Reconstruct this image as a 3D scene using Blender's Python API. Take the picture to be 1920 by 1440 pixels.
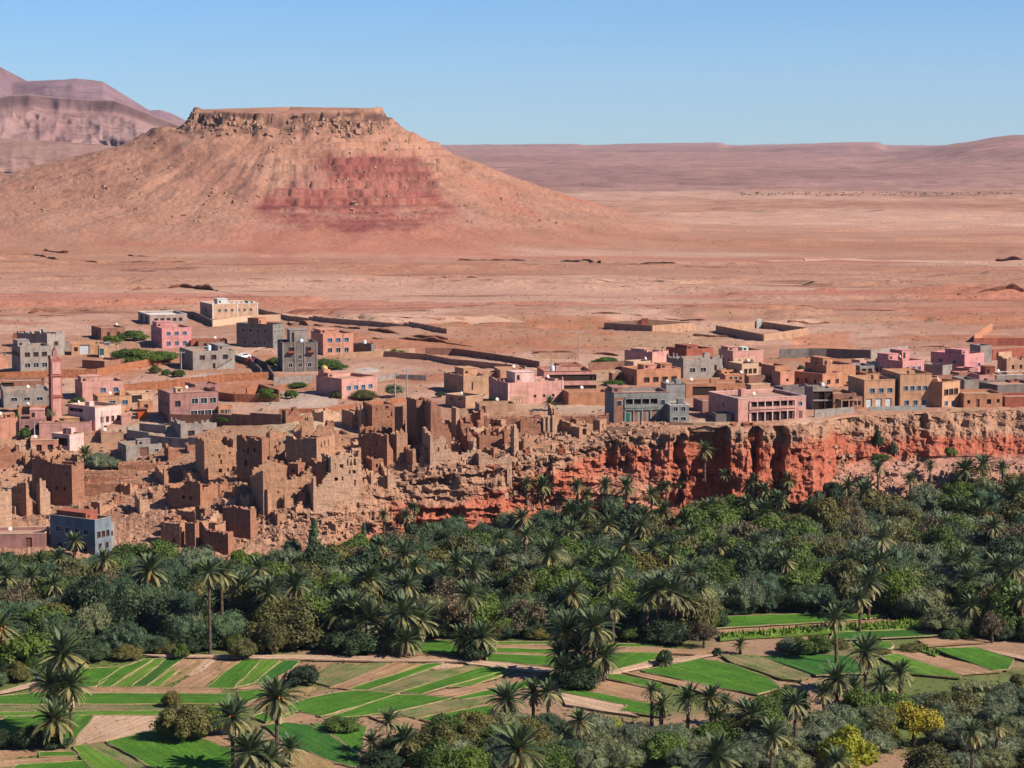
import bpy, bmesh, math, random
import numpy as np
from mathutils import Vector, Matrix

for o in list(bpy.data.objects):
    bpy.data.objects.remove(o)
scene = bpy.context.scene
COL = scene.collection

# ------------------------------------------------------------------ camera
F = 4200.0                                  # focal length in photograph pixels (1920 wide)
CAM_H = 80.0                                # metres above the valley floor
PITCH = math.atan(445.0 / F)
cam_data = bpy.data.cameras.new('camera')
cam_data.sensor_width = 36.0
cam_data.lens = F / 1920.0 * 36.0
cam_data.clip_start = 1.0
cam_data.clip_end = 60000.0
cam = bpy.data.objects.new('camera', cam_data)
cam.location = (0, 0, CAM_H)
cam.rotation_euler = (math.pi / 2 - PITCH, 0, 0)
COL.objects.link(cam)
scene.camera = cam

# ------------------------------------------------------------------ light
SUN_AZ = math.radians(24)                   # from the right, a little on the camera's side
SUN_EL = math.radians(40)
sun_vec = Vector((math.cos(SUN_AZ) * math.cos(SUN_EL), -math.sin(SUN_AZ) * math.cos(SUN_EL), math.sin(SUN_EL)))
ld = bpy.data.lights.new('sun', 'SUN')
ld.energy = 5.0
ld.angle = math.radians(0.5)
ld.color = (1.0, 0.92, 0.81)
sun = bpy.data.objects.new('sun', ld)
sun.rotation_euler = (-sun_vec).to_track_quat('-Z', 'Y').to_euler()
sun.location = (300, -100, 400)
COL.objects.link(sun)

world = bpy.data.worlds.new('World')
scene.world = world
world.use_nodes = True
wn = world.node_tree
for n in list(wn.nodes):
    wn.nodes.remove(n)
sky = wn.nodes.new('ShaderNodeTexSky')
sky.sky_type = 'NISHITA'
sky.sun_disc = False
sky.sun_elevation = SUN_EL
sky.sun_rotation = math.atan2(sun_vec.x, sun_vec.y)
sky.altitude = 1300
sky.air_density = 1.0
sky.dust_density = 0.0
sky.ozone_density = 6.0
bg = wn.nodes.new('ShaderNodeBackground')
bg.inputs['Strength'].default_value = 0.055
wo = wn.nodes.new('ShaderNodeOutputWorld')
tint = wn.nodes.new('ShaderNodeMix'); tint.data_type = 'RGBA'; tint.blend_type = 'MULTIPLY'
tint.inputs[0].default_value = 1.0
tint.inputs[7].default_value = (0.585, 0.85, 1.12, 1)       # the photograph's camera renders the dry sky bluer
wn.links.new(sky.outputs[0], tint.inputs[6])
wn.links.new(tint.outputs[2], bg.inputs[0])
wn.links.new(bg.outputs[0], wo.inputs[0])
scene.view_settings.view_transform = 'Standard'
scene.view_settings.look = 'None'
scene.view_settings.exposure = 1.0
scene.view_settings.gamma = 1.0
scene.view_settings.use_curve_mapping = False
scene.render.engine = 'CYCLES'
scene.cycles.volume_bounces = 0
scene.cycles.max_bounces = 5

# ------------------------------------------------------------------ projection helpers
SP, CP = math.sin(PITCH), math.cos(PITCH)
def dirY(py):
    return CP + (720.0 - py) / F * SP
def ratio(py):
    v = (720.0 - py) / F
    return (-SP + v * CP) / (CP + v * SP)
def tpx(px, py):
    return (px - 960.0) / F / dirY(py)
def Yz(py, z):                              # distance at which the ray of row py meets height z
    return (z - CAM_H) / ratio(py)
def proj(x, y, z):
    dz = z - CAM_H
    d = y * CP - dz * SP
    return 960 + F * x / d, 720 - F * (y * SP + dz * CP) / d

# ------------------------------------------------------------------ noise
def _h2(ix, iy, seed=0):
    n = (ix.astype(np.int64) * 374761393 + iy.astype(np.int64) * 668265263 + seed * 1442695041) & 0xffffffff
    n = ((n ^ (n >> 13)) * 1274126177) & 0xffffffff
    n = (n ^ (n >> 16)) & 0xffffffff
    n = (n * 2246822519) & 0xffffffff
    return ((n ^ (n >> 15)) & 0xffffff) / float(0xffffff)
def vnoise(x, y, seed=0):
    x = np.asarray(x, float); y = np.asarray(y, float)
    x, y = np.broadcast_arrays(x, y)
    ix = np.floor(x); iy = np.floor(y)
    fx = x - ix; fy = y - iy
    fx = fx * fx * (3 - 2 * fx); fy = fy * fy * (3 - 2 * fy)
    a = _h2(ix, iy, seed); b = _h2(ix + 1, iy, seed); c = _h2(ix, iy + 1, seed); d = _h2(ix + 1, iy + 1, seed)
    return (a * (1 - fx) + b * fx) * (1 - fy) + (c * (1 - fx) + d * fx) * fy
def fbm(x, y, oct=5, seed=0, gain=0.5):
    s = 0; a = 1.0; t = 0
    for i in range(oct):
        s = s + a * (vnoise(x * 2 ** i + 17.3 * i, y * 2 ** i - 9.1 * i, seed + i) * 2 - 1)
        t += a; a *= gain
    return s / t
def ridge(x, y, oct=5, seed=0, gain=0.5):
    s = 0; a = 1.0; t = 0
    for i in range(oct):
        s = s + a * (1 - np.abs(vnoise(x * 2 ** i + 7.3 * i, y * 2 ** i - 3.1 * i, seed + i) * 2 - 1))
        t += a; a *= gain
    return s / t
def sstep(a, b, x):
    t = np.clip((x - a) / (b - a), 0, 1)
    return t * t * (3 - 2 * t)

# ------------------------------------------------------------------ object helpers
def tag(o, label=None, cat=None, group=None, kind=None):
    if label: o['label'] = label
    if cat: o['category'] = cat
    if group: o['group'] = group
    if kind: o['kind'] = kind
    return o
def empty(name, loc, rz=0.0, label=None, cat=None, group=None):
    o = bpy.data.objects.new(name, None)
    o.empty_display_size = 0.5
    COL.objects.link(o)
    o.location = loc
    o.rotation_euler = (0, 0, rz)
    return tag(o, label, cat, group)
def link(name, me, parent=None, loc=None, rot=None, scale=None, mat=None):
    o = bpy.data.objects.new(name, me)
    COL.objects.link(o)
    if parent is not None: o.parent = parent
    if loc is not None: o.location = loc
    if rot is not None: o.rotation_euler = rot
    if scale is not None: o.scale = scale
    if mat is not None:
        o.material_slots[0].link = 'OBJECT'
        o.material_slots[0].material = mat
    return o
class MB:
    """collects vertices and faces, then links them as one mesh object"""
    def __init__(s): s.v = []; s.f = []
    def quad(s, a, b, c, d):
        n = len(s.v); s.v += [a, b, c, d]; s.f.append((n, n + 1, n + 2, n + 3))
    def tri(s, a, b, c):
        n = len(s.v); s.v += [a, b, c]; s.f.append((n, n + 1, n + 2))
    def box(s, x0, y0, z0, x1, y1, z1):
        n = len(s.v)
        s.v += [(x0, y0, z0), (x1, y0, z0), (x1, y1, z0), (x0, y1, z0), (x0, y0, z1), (x1, y0, z1), (x1, y1, z1), (x0, y1, z1)]
        s.f += [tuple(n + i for i in q) for q in ((0, 3, 2, 1), (4, 5, 6, 7), (0, 1, 5, 4), (1, 2, 6, 5), (2, 3, 7, 6), (3, 0, 4, 7))]
    def tube(s, pts, rad, n=7, cap=True):
        rings = []
        for i, p in enumerate(pts):
            p = Vector(p)
            q = Vector(pts[min(i + 1, len(pts) - 1)]) - Vector(pts[max(i - 1, 0)])
            q.normalize()
            u = q.cross(Vector((0.13, 1, 0.07))).normalized(); w = q.cross(u)
            r = rad[i] if hasattr(rad, '__len__') else rad
            rings.append(len(s.v))
            for k in range(n):
                a = 2 * math.pi * k / n
                s.v.append(tuple(p + (u * math.cos(a) + w * math.sin(a)) * r))
        for i in range(len(rings) - 1):
            for k in range(n):
                a, b = rings[i] + k, rings[i] + (k + 1) % n
                c, d = rings[i + 1] + (k + 1) % n, rings[i + 1] + k
                s.f.append((a, b, c, d))
        if cap:
            s.f.append(tuple(rings[-1] + k for k in range(n)))
    def mesh(s, name, mat=None, smooth=False):
        me = bpy.data.meshes.new(name)
        me.from_pydata(s.v, [], s.f)
        if mat: me.materials.append(mat)
        if smooth: me.polygons.foreach_set('use_smooth', [True] * len(me.polygons))
        me.update()
        return me
    def build(s, name, mat, parent=None, smooth=False, loc=None, rot=None):
        return link(name, s.mesh(name, mat, smooth), parent, loc, rot)
def np_mesh(name, V, Q, mat, cols=None, smooth=True):
    me = bpy.data.meshes.new(name)
    nv, nq = len(V), len(Q)
    k = Q.shape[1]
    me.vertices.add(nv); me.vertices.foreach_set('co', V.astype(np.float32).ravel())
    me.loops.add(nq * k); me.loops.foreach_set('vertex_index', Q.astype(np.int32).ravel())
    me.polygons.add(nq)
    me.polygons.foreach_set('loop_start', (np.arange(nq) * k).astype(np.int32))
    me.polygons.foreach_set('loop_total', np.full(nq, k, np.int32))
    me.polygons.foreach_set('use_smooth', np.full(nq, smooth, bool))
    if cols is not None:
        a = me.color_attributes.new('Col', 'FLOAT_COLOR', 'POINT')
        c4 = np.ones((nv, 4), np.float32); c4[:, :3] = cols
        a.data.foreach_set('color', c4.ravel())
    me.materials.append(mat)
    me.update(); me.validate()
    return me
def grid_quads(nr, nc):
    i = np.arange(nr - 1)[:, None] * nc + np.arange(nc - 1)[None, :]
    i = i.ravel()
    return np.stack([i, i + 1, i + nc + 1, i + nc], 1)

# ------------------------------------------------------------------ materials
MATS = {}
def _base(name):
    m = bpy.data.materials.new(name); m.use_nodes = True
    nt = m.node_tree
    b = nt.nodes['Principled BSDF']
    b.inputs['Roughness'].default_value = 0.9
    b.inputs['Specular IOR Level'].default_value = 0.15
    return m, nt, b
def N(nt, t, **kw):
    n = nt.nodes.new(t)
    for k, v in kw.items():
        if k in n.inputs: n.inputs[k].default_value = v
        else: setattr(n, k, v)
    return n
def mixrgb(nt, typ, fac, a, b):
    n = nt.nodes.new('ShaderNodeMix'); n.data_type = 'RGBA'; n.blend_type = typ
    for inp, val in ((0, fac), (6, a), (7, b)):
        if hasattr(val, 'is_output'): nt.links.new(val, n.inputs[inp])
        elif inp == 0: n.inputs[0].default_value = val
        else: n.inputs[inp].default_value = (*val, 1) if len(val) == 3 else val
    return n.outputs[2]
def ramp(nt, src, stops):
    r = nt.nodes.new('ShaderNodeValToRGB')
    e = r.color_ramp.elements
    while len(e) < len(stops): e.new(0.5)
    for i, (p, c) in enumerate(stops):
        e[i].position = p
        e[i].color = (*c, 1) if hasattr(c, '__len__') else (c, c, c, 1)
    nt.links.new(src, r.inputs[0])
    return r.outputs[0]
def mapped(nt, coord, scale):
    tc = nt.nodes.new('ShaderNodeTexCoord') if coord != 'Position' else nt.nodes.new('ShaderNodeNewGeometry')
    mp = nt.nodes.new('ShaderNodeMapping')
    mp.inputs['Scale'].default_value = scale
    nt.links.new(tc.outputs[coord], mp.inputs[0])
    return mp.outputs[0]
def noise(nt, vec, scale, detail=4, rough=0.55, dist=0.0):
    n = nt.nodes.new('ShaderNodeTexNoise')
    n.inputs['Scale'].default_value = scale; n.inputs['Detail'].default_value = detail
    n.inputs['Roughness'].default_value = rough; n.inputs['Distortion'].default_value = dist
    nt.links.new(vec, n.inputs['Vector'])
    return n.outputs[0]
def bump(nt, b, h, dist, strength=1.0):
    n = nt.nodes.new('ShaderNodeBump'); n.inputs['Distance'].default_value = dist; n.inputs['Strength'].default_value = strength
    nt.links.new(h, n.inputs['Height']); nt.links.new(n.outputs[0], b.inputs['Normal'])

def earth_mat(name, fine, mid, bumpd, streak=0.0, speck=0.0, speck_scale=0.35):
    """ground that takes its soil colour from the Col attribute; noise adds grain, streaks and low desert scrub"""
    m, nt, b = _base(name)
    at = nt.nodes.new('ShaderNodeAttribute'); at.attribute_name = 'Col'
    P = mapped(nt, 'Position', (1, 1, 1))
    n1 = noise(nt, P, fine, 6, 0.65)
    n2 = noise(nt, P, mid, 4, 0.6)
    c = mixrgb(nt, 'MULTIPLY', 1.0, at.outputs['Color'], ramp(nt, n1, [(0.25, 0.34), (0.5, 0.56), (0.75, 0.69)]))
    c = mixrgb(nt, 'MULTIPLY', 1.0, c, ramp(nt, n2, [(0.3, (0.86, 0.82, 0.80)), (0.55, (1, 1, 1)), (0.75, (1.1, 1.12, 1.1))]))
    if streak:
        S = mapped(nt, 'Position', (0.012, 0.055, 0.05))
        s1 = noise(nt, S, 1.0, 6, 0.62, 0.6)
        c = mixrgb(nt, 'MIX', ramp(nt, s1, [(0.60, 0.0), (0.635, streak), (0.67, streak * 0.3), (0.70, 0.0)]), c, (0.13, 0.055, 0.035))  # dark streaks paint the shaded undersides of small gully banks
        c = mixrgb(nt, 'MULTIPLY', 1.0, c, ramp(nt, s1, [(0.3, (1.12, 1.08, 1.04)), (0.45, (0.97, 0.97, 0.98)), (0.5, (1.08, 1.07, 1.05)), (0.6, (0.9, 0.86, 0.85))]))
    if speck:
        v = nt.nodes.new('ShaderNodeTexVoronoi'); v.inputs['Scale'].default_value = speck_scale
        nt.links.new(P, v.inputs['Vector'])
        d = N(nt, 'ShaderNodeMath', operation='MULTIPLY_ADD'); 
        nt.links.new(v.outputs['Distance'], d.inputs[0]); d.inputs[1].default_value = 1.0
        nt.links.new(noise(nt, P, speck_scale * 0.25, 3), d.inputs[2])
        c = mixrgb(nt, 'MIX', ramp(nt, d.outputs[0], [(0.44, speck), (0.55, 0.0)]), c, (0.10, 0.075, 0.035))
    nt.links.new(c, b.inputs['Base Color'])
    bump(nt, b, n1, bumpd)
    return m
def plaster(name, col, stain=0.25, blocks=False, scale=1.0):
    """painted render, cement block or mud wall: soft blotches, run-off stains, fine relief"""
    key = ('pl', name)
    if key in MATS: return MATS[key]
    m, nt, b = _base(name)
    P = mapped(nt, 'Object', (1, 1, 1))
    V = mapped(nt, 'Object', (1.6, 1.6, 0.18))
    n1 = noise(nt, P, 0.55 * scale, 5, 0.6)
    n2 = noise(nt, V, 1.0 * scale, 5, 0.65)
    c = mixrgb(nt, 'MULTIPLY', 1.0, col, ramp(nt, n1, [(0.25, .55 * (1 - stain)), (0.5, .55), (0.75,   .55 * (1 + stain * 0.4))]))
    c = mixrgb(nt, 'MULTIPLY', 1.0, c, ramp(nt, n2, [(0.3, 1 - stain * 0.7), (0.5, 1.0), (0.8, 1.04)]))
    if blocks:
        br = nt.nodes.new('ShaderNodeTexBrick')
        R = nt.nodes.new('ShaderNodeMapping'); R.inputs['Rotation'].default_value = (math.pi / 2, 0, 0)
        tc = nt.nodes.new('ShaderNodeTexCoord'); nt.links.new(tc.outputs['Object'], R.inputs[0]); nt.links.new(R.outputs[0], br.inputs['Vector'])
        br.inputs['Scale'].default_value = 1.0; br.inputs['Brick Width'].default_value = 0.6; br.inputs['Row Height'].default_value = 0.3
        br.inputs['Color1'].default_value = (1, 1, 1, 1); br.inputs['Color2'].default_value = (0.86, 0.85, 0.84, 1); br.inputs['Mortar'].default_value = (0.8, 0.79, 0.77, 1)
        c = mixrgb(nt, 'MULTIPLY', 0.8, c, br.outputs[0])
    nt.links.new(c, b.inputs['Base Color'])
    bump(nt, b, noise(nt, P, 6.0, 3), 0.03)
    MATS[key] = m
    return m
def mud(name, col):
    """rammed earth: horizontal lifts, pits and rain runnels"""
    key = ('mud', name)
    if key in MATS: return MATS[key]
    m, nt, b = _base(name)
    P = mapped(nt, 'Object', (1, 1, 1))
    L = mapped(nt, 'Object', (0.25, 0.25, 2.2))
    V = mapped(nt, 'Object', (1.8, 1.8, 0.25))
    n1 = noise(nt, P, 0.9, 6, 0.68)
    n2 = noise(nt, L, 1.0, 3, 0.5)
    n3 = noise(nt, V, 1.0, 5, 0.65)
    c = mixrgb(nt, 'MULTIPLY', 1.0, col, ramp(nt, n1, [(0.25, 0.34), (0.5, .53), (0.75, .64)]))
    c = mixrgb(nt, 'MULTIPLY', 1.0, c, ramp(nt, n2, [(0.35, 0.85), (0.5, 1.0), (0.7, 1.08)]))
    c = mixrgb(nt, 'MULTIPLY', 1.0, c, ramp(nt, n3, [(0.3, 0.75), (0.5, 1.0), (0.8, 1.1)]))
    nt.links.new(c, b.inputs['Base Color'])
    bump(nt, b, n1, 0.35)
    MATS[key] = m
    return m
def flat(name, col, rough=0.7, var=0.15, metal=0.0):
    key = ('fl', name)
    if key in MATS: return MATS[key]
    m, nt, b = _base(name)
    b.inputs['Roughness'].default_value = rough
    b.inputs['Metallic'].default_value = metal
    P = mapped(nt, 'Object', (1, 1, 1))
    c = mixrgb(nt, 'MULTIPLY', 1.0, col, ramp(nt, noise(nt, P, 1.7, 4), [(0.3, .60 * (1 - var)), (0.7, .60 * (1 + var * 0.5))]))
    nt.links.new(c, b.inputs['Base Color'])
    MATS[key] = m
    return m
def foliage(name, col, var=0.35, trans=0.25, scale=0.5, hue=(1.25, 1.1, 0.8)):
    """leaf colour that varies from tree to tree and clump to clump"""
    key = ('fo', name)
    if key in MATS: return MATS[key]
    m, nt, b = _base(name)
    oi = nt.nodes.new('ShaderNodeObjectInfo')
    P = mapped(nt, 'Position', (1, 1, 1))
    n = noise(nt, P, scale, 3, 0.6)
    n2 = noise(nt, P, 6.0, 2, 0.6)
    c = mixrgb(nt, 'MULTIPLY', 1.0, col, ramp(nt, oi.outputs['Random'], [(0.0, .66 * (1 - var)), (0.5, .66), (1.0, tuple(.66 * h for h in hue))]))
    c = mixrgb(nt, 'MULTIPLY', 1.0, c, ramp(nt, n, [(0.3, 0.72), (0.5, 1.0), (0.72, (1.3, 1.25, 1.1))]))
    c = mixrgb(nt, 'MULTIPLY', 1.0, c, ramp(nt, n2, [(0.3, 0.7), (0.5, 1.0), (0.7, 1.35)]))
    nt.links.new(c, b.inputs['Base Color'])
    b.inputs['Roughness'].default_value = 0.6
    b.inputs['Specular IOR Level'].default_value = 0.25
    if trans:
        tr = nt.nodes.new('ShaderNodeBsdfTranslucent'); nt.links.new(c, tr.inputs[0])
        mx = nt.nodes.new('ShaderNodeMixShader'); mx.inputs[0].default_value = trans
        out = nt.nodes['Material Output']
        nt.links.new(b.outputs[0], mx.inputs[1]); nt.links.new(tr.outputs[0], mx.inputs[2]); nt.links.new(mx.outputs[0], out.inputs[0])
    MATS[key] = m
    return m
# ================================================================== TERRAIN
# Columns of the valley wall: for a bearing, (row, height) pairs from the foot of the slope up to the plateau.
# rows: foot, base of the rock face, rim, three steps of the village slope
CTRL = {
 -400: [(1060,.5),(1045,2),(960,6),(900,10),(840,14.5),(770,20.5)],
 0:   [(1060,.5),(1045,2),(960,6),(900,10),(840,14.5),(770,20.5)],
 120: [(1060,.5),(1045,2),(960,6),(900,10),(840,14.5),(775,20)],
 250: [(1055,1),(1030,2.5),(960,6.5),(900,10.5),(845,14.5),(780,20)],
 400: [(1068,.5),(1025,3.2),(960,8),(900,12),(850,15.5),(785,20)],
 550: [(1060,1),(1015,4.5),(960,9),(900,14),(850,17.5),(790,21)],
 650: [(1045,1.5),(1000,5),(930,11),(890,14.6),(840,18),(785,21)],
 700: [(1030,2),(985,5.5),(905,12.5),(877,15),(830,18.5),(780,21)],
 800: [(1020,2),(985,5),(895,14),(872,16),(820,19.5),(770,22)],
 900: [(1010,2.5),(975,6),(880,15.5),(857,17.4),(810,20.5),(765,22.5)],
 1000:[(1005,2),(950,7.5),(865,16.5),(843,18.6),(800,21.5),(765,22.7)],
 1100:[(1005,2),(930,8.5),(838,18.5),(814,20.6),(795,22),(765,22.8)],
 1200:[(1010,1.5),(935,8),(812,21.2),(799,22.3),(790,22.7),(765,23)],
 1280:[(1010,1.5),(935,8),(803,22),(798,22.5),(790,22.8),(765,23)],
 1400:[(1005,1.5),(960,5.5),(800,22.2),(796,22.7),(788,22.9),(765,23)],
 1530:[(1005,1.5),(940,8),(797,22.2),(793,22.7),(785,22.9),(765,23)],
 1580:[(985,2.5),(870,13.4),(783,22.2),(779,22.7),(773,23),(760,23)],
 1700:[(980,2.5),(862,14.1),(778,22.4),(774,22.8),(769,23),(758,23)],
 1800:[(975,3),(855,14.6),(772,22.6),(769,22.9),(765,23),(757,23)],
 1920:[(965,3.6),(860,14.1),(768,22.7),(766,22.9),(762,23),(756,23)],
 2320:[(965,3.6),(860,14.1),(768,22.7),(766,22.9),(762,23),(756,23)],
}
_px = sorted(CTRL)
CT = np.array([tpx(p, 860) for p in _px])
CY = np.zeros((len(_px), 6)); CZ = np.zeros((len(_px), 6))
for i, p in enumerate(_px):
    last = 0
    for j, (py, z) in enumerate(CTRL[p]):
        y = max(Yz(py, z), last + 0.6); last = y
        CY[i, j] = y; CZ[i, j] = z
# smooth the table so that the slopes turn gradually
_tf = np.linspace(CT[0], CT[-1], 900)
_k = np.exp(-0.5 * (np.arange(-24, 25) / 8.0) ** 2); _k /= _k.sum()
def _sm(a):
    b_ = np.interp(_tf, CT, a); p_ = np.pad(b_, 24, mode='edge')
    return np.convolve(p_, _k, mode='valid')
CYs = np.stack([_sm(CY[:, j]) for j in range(6)], 1); CZs = np.stack([_sm(CZ[:, j]) for j in range(6)], 1)
CT, CY, CZ = _tf, CYs, CZs
def col_profile(t):
    t = np.asarray(t, float)
    y = np.stack([np.interp(t, CT, CY[:, j]) for j in range(6)], -1)
    z = np.stack([np.interp(t, CT, CZ[:, j]) for j in range(6)], -1)
    return y, z
# the table mountain: radius -> height towards the right, the left and the front
MX, MY = (545 - 960) / F * 1480, 1480.0
PR = ([0, 60, 63, 70, 90, 107, 146, 181, 213, 266, 330, 5000], [106, 105, 99, 94, 83, 75, 59, 46.5, 38, 26, 21, 0])
PL = ([0, 62, 66, 74, 88, 111, 139, 192, 240, 300, 420, 5000], [106, 104, 97, 91, 91.5, 81, 73, 59, 50, 40, 22, 0])
PF = ([0, 50, 53, 64, 84, 110, 150, 200, 250, 310, 370, 5000], [104, 102.5, 96, 91.5, 83.5, 75, 62, 47, 38, 29, 22, 0])
def mesa_h(X, Y):
    dx = X - MX; dy = Y - MY
    r = np.hypot(dx, dy)
    wx = dx / (r + 1e-6); wy = dy / (r + 1e-6)
    # gullies running down the slopes
    ang = np.arctan2(dy, dx)
    gul = ridge(ang * 7.0, r * 0.004, 4, 11)
    warp = 1 + 0.05 * fbm(ang * 3, r * 0.01, 3, 5) 
    rr = r * warp + (gul - 0.62) * 15 * sstep(70, 150, r) * sstep(420, 200, r) + fbm(X * 0.06, Y * 0.06, 4, 3) * 6 * sstep(30, 60, r) + (ridge(X * 0.11, Y * 0.02, 3, 8) - .6) * 9 * sstep(95, 70, r) * sstep(30, 50, r)
    hr = np.interp(rr, *PR); hl = np.interp(rr, *PL); hf = np.interp(rr, *PF)
    a = np.clip(wx, 0, 1) ** 2; b_ = np.clip(-wx, 0, 1) ** 2; c = 1 - a - b_
    h = a * hr + b_ * hl + c * hf
    # rock benches on the red face, caprock blocks
    bench = sstep(90, 82, h) * sstep(40, 50, h) * sstep(0, 25, dx) * sstep(120, 85, dx) * 1.2
    step = 4.6
    hb = h + fbm(X * .03, Y * .03, 3, 103) * 1.1
    hq = h + step * (sstep(0.5, 0.75, (hb / step) % 1.0) - (hb / step) % 1.0)
    h = h * (1 - 0.85 * bench) + hq * 0.85 * bench
    rough = fbm(X * 0.13, Y * 0.13, 4, 21) * .8 + fbm(X * 0.4, Y * 0.4, 3, 27) * 0.7
    h = h + rough * .75 * sstep(24, 40, h) * np.where(r < 55, 0.2, 1.0)
    h = h + fbm(X * 0.09, Y * 0.09, 4, 31) * 4.0 * sstep(80, 90, h) * sstep(54, 60, r)
    h = h + (MY - Y) * -0.035 * sstep(60, 50, r)
    return h
def plain_h(X, Y):
    t = X / Y
    z = 23 + fbm(X * 0.008, Y * 0.01, 4, 41) * 1.2 * sstep(560, 800, Y)
    # small scarps: flat treads with short eroded steps
    s = fbm(X * 0.006, Y * 0.016, 5, 44)
    z = z + 1.3 * sstep(0.02, 0.06, s) * sstep(600, 680, Y) + 1.5 * sstep(0.24, 0.27, s) * sstep(600, 700, Y)
    z = z + fbm(X * 0.1, Y * 0.1, 3, 47) * 0.22
    # distant ground climbs to the skyline
    far = np.interp(Y, [0, 2400, 2700, 3200, 4200, 6000, 9000, 14000, 30000], [0, 0, 4, 13, 22, 36, 52, 62, 62])
    z = z + far * (1 + 0.10 * fbm(X * 0.0012, Y * 0.0012, 4, 51)) * (Y > 2000)
    z = z + fbm(X * 0.004, Y * 0.004, 5, 52) * 6 * sstep(2600, 3500, Y)
    # long low tablelands on the right skyline
    right = sstep(0.155, 0.235, t)
    z = z + right * sstep(3000, 4600, Y) * sstep(9000, 5600, Y) * 50
    for (t0, t1, y0, hgt) in ((0.035, 0.0935, 8200, 17), (0.115, 0.164, 6600, 22), (-0.03, 0.03, 9000, 10)):
        m = sstep(t0 - 0.02, t1 - 0.004, t) * sstep(t1 + 0.0015, t1 - 0.001, t)
        z = z + m * hgt * sstep(y0 - 300, y0, Y) * (0.8 + 0.2 * fbm(X * 0.003, Y * 0, 3, 53))
    return z
def base_h(X, Y):
    X = np.asarray(X, float); Y = np.asarray(Y, float)
    m = np.where((Y > 900) & (Y < 2100), mesa_h(X, Y), 0)
    p = plain_h(X, Y)
    # smooth union with the plain
    k = 6.0
    d = m - p
    return np.where(d > k, m, np.where(d < -k, p, p + (d + k) ** 2 / (4 * k)))
def slope_h(t, Y):
    """ground height anywhere, arrays ok"""
    t, Y = np.broadcast_arrays(np.asarray(t, float), np.asarray(Y, float))
    yy, zz = col_profile(t)
    z = np.zeros(Y.shape)
    z = np.where(Y < yy[..., 0], np.where(Y > yy[..., 0] - 12, zz[..., 0] * sstep(-12, 0, Y - yy[..., 0]), 0.0), z)
    for j in range(5):
        a, b_ = yy[..., j], yy[..., j + 1]
        s = (Y - a) / (b_ - a)
        z = np.where((Y >= a) & (Y < b_), zz[..., j] + (zz[..., j + 1] - zz[..., j]) * s, z)
    s = sstep(0, 60, Y - yy[..., 5])
    z = np.where(Y >= yy[..., 5], zz[..., 5] * (1 - s) + base_h(t * Y, Y) * s, z)
    return z
# lookup table of the ground along 560 bearings, so that things can be set down quickly
_GT = np.linspace(-0.262, 0.262, 560)
_GY = np.concatenate([np.arange(150, 640, 0.4), np.arange(640, 2000, 2.0), np.arange(2000, 6000, 12.0)])
_GZ = slope_h(np.repeat(_GT[:, None], len(_GY), 1), np.repeat(_GY[None, :], len(_GT), 0))
def ground_v(x, y):
    x = np.atleast_1d(np.asarray(x, float)); y = np.atleast_1d(np.asarray(y, float))
    ft = np.clip((x / y - _GT[0]) / (_GT[1] - _GT[0]), 0, len(_GT) - 1.001); i = ft.astype(int); ft -= i
    j = np.clip(np.searchsorted(_GY, y) - 1, 0, len(_GY) - 2); fy = np.clip((y - _GY[j]) / (_GY[j + 1] - _GY[j]), 0, 1)
    return (_GZ[i, j] * (1 - ft) + _GZ[i + 1, j] * ft) * (1 - fy) + (_GZ[i, j + 1] * (1 - ft) + _GZ[i + 1, j + 1] * ft) * fy
def ground(x, y):
    return float(ground_v(x, y)[0])
def G(px, py, h=0.0):
    """the ground point seen at photograph pixel px,py (nearest surface along the ray); with h, the ground under a thing whose top, h metres up, is seen there"""
    t = min(max(tpx(px, py), _GT[0]), _GT[-1] - 1e-6); r = ratio(py)
    f = (t - _GT[0]) / (_GT[1] - _GT[0]); i = min(int(f), len(_GT) - 2); f -= i
    Z = _GZ[i] * (1 - f) + _GZ[i + 1] * f + h
    d = (CAM_H + _GY * r) - Z
    k = int(np.argmax(d < 0))
    if d[k] >= 0: k = len(_GY) - 1
    y0 = _GY[k]
    if k > 0 and d[k] < 0:
        a, b_ = d[k - 1], d[k]; y0 = _GY[k - 1] + (_GY[k] - _GY[k - 1]) * a / (a - b_ + 1e-9)
    t = tpx(px, py)
    return Vector((t * y0, y0, CAM_H + y0 * r - h))
def GH(px, py, h):
    return G(px, py, h)
def mpp(p):                                  # photograph pixels per metre at a point
    return F / (p.y * CP - (p.z - CAM_H) * SP)

RED = np.array([.55, .160, .090]); TAN = np.array([.52, .285, .180]); PLAIN = np.array([.48, .245, .160]); SAND = np.array([.60, .355, .255])
BROWN = np.array([.30, .14, .085]); PALE = np.array([.58, .40, .29]); MAUVE = np.array([.34, .185, .158]); GRN = np.array([.10, .14, .03]); SOIL = np.array([.34, .17, .09])
def lerp(a, b, w):
    return a * (1 - w[..., None]) + b * w[..., None]

M_ground = earth_mat('valley soil', 1.3, 0.12, 0.12)
M_rock = earth_mat('red clay and conglomerate', 1.1, 0.25, 0.55)
M_slope = earth_mat('village ground', 1.2, 0.10, 0.25, 0.0, 0.35, 0.5)
M_plain = earth_mat('desert plain', 0.45, 0.03, 0.6, 0.85, 0.45, 0.33)
M_mesa = earth_mat('table mountain rock', 0.5, 0.03, 0.5, 0.0, 0.0)
M_far = earth_mat('distant plain', 0.02, 0.003, 6.0, 0.5, 0.0)

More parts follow.
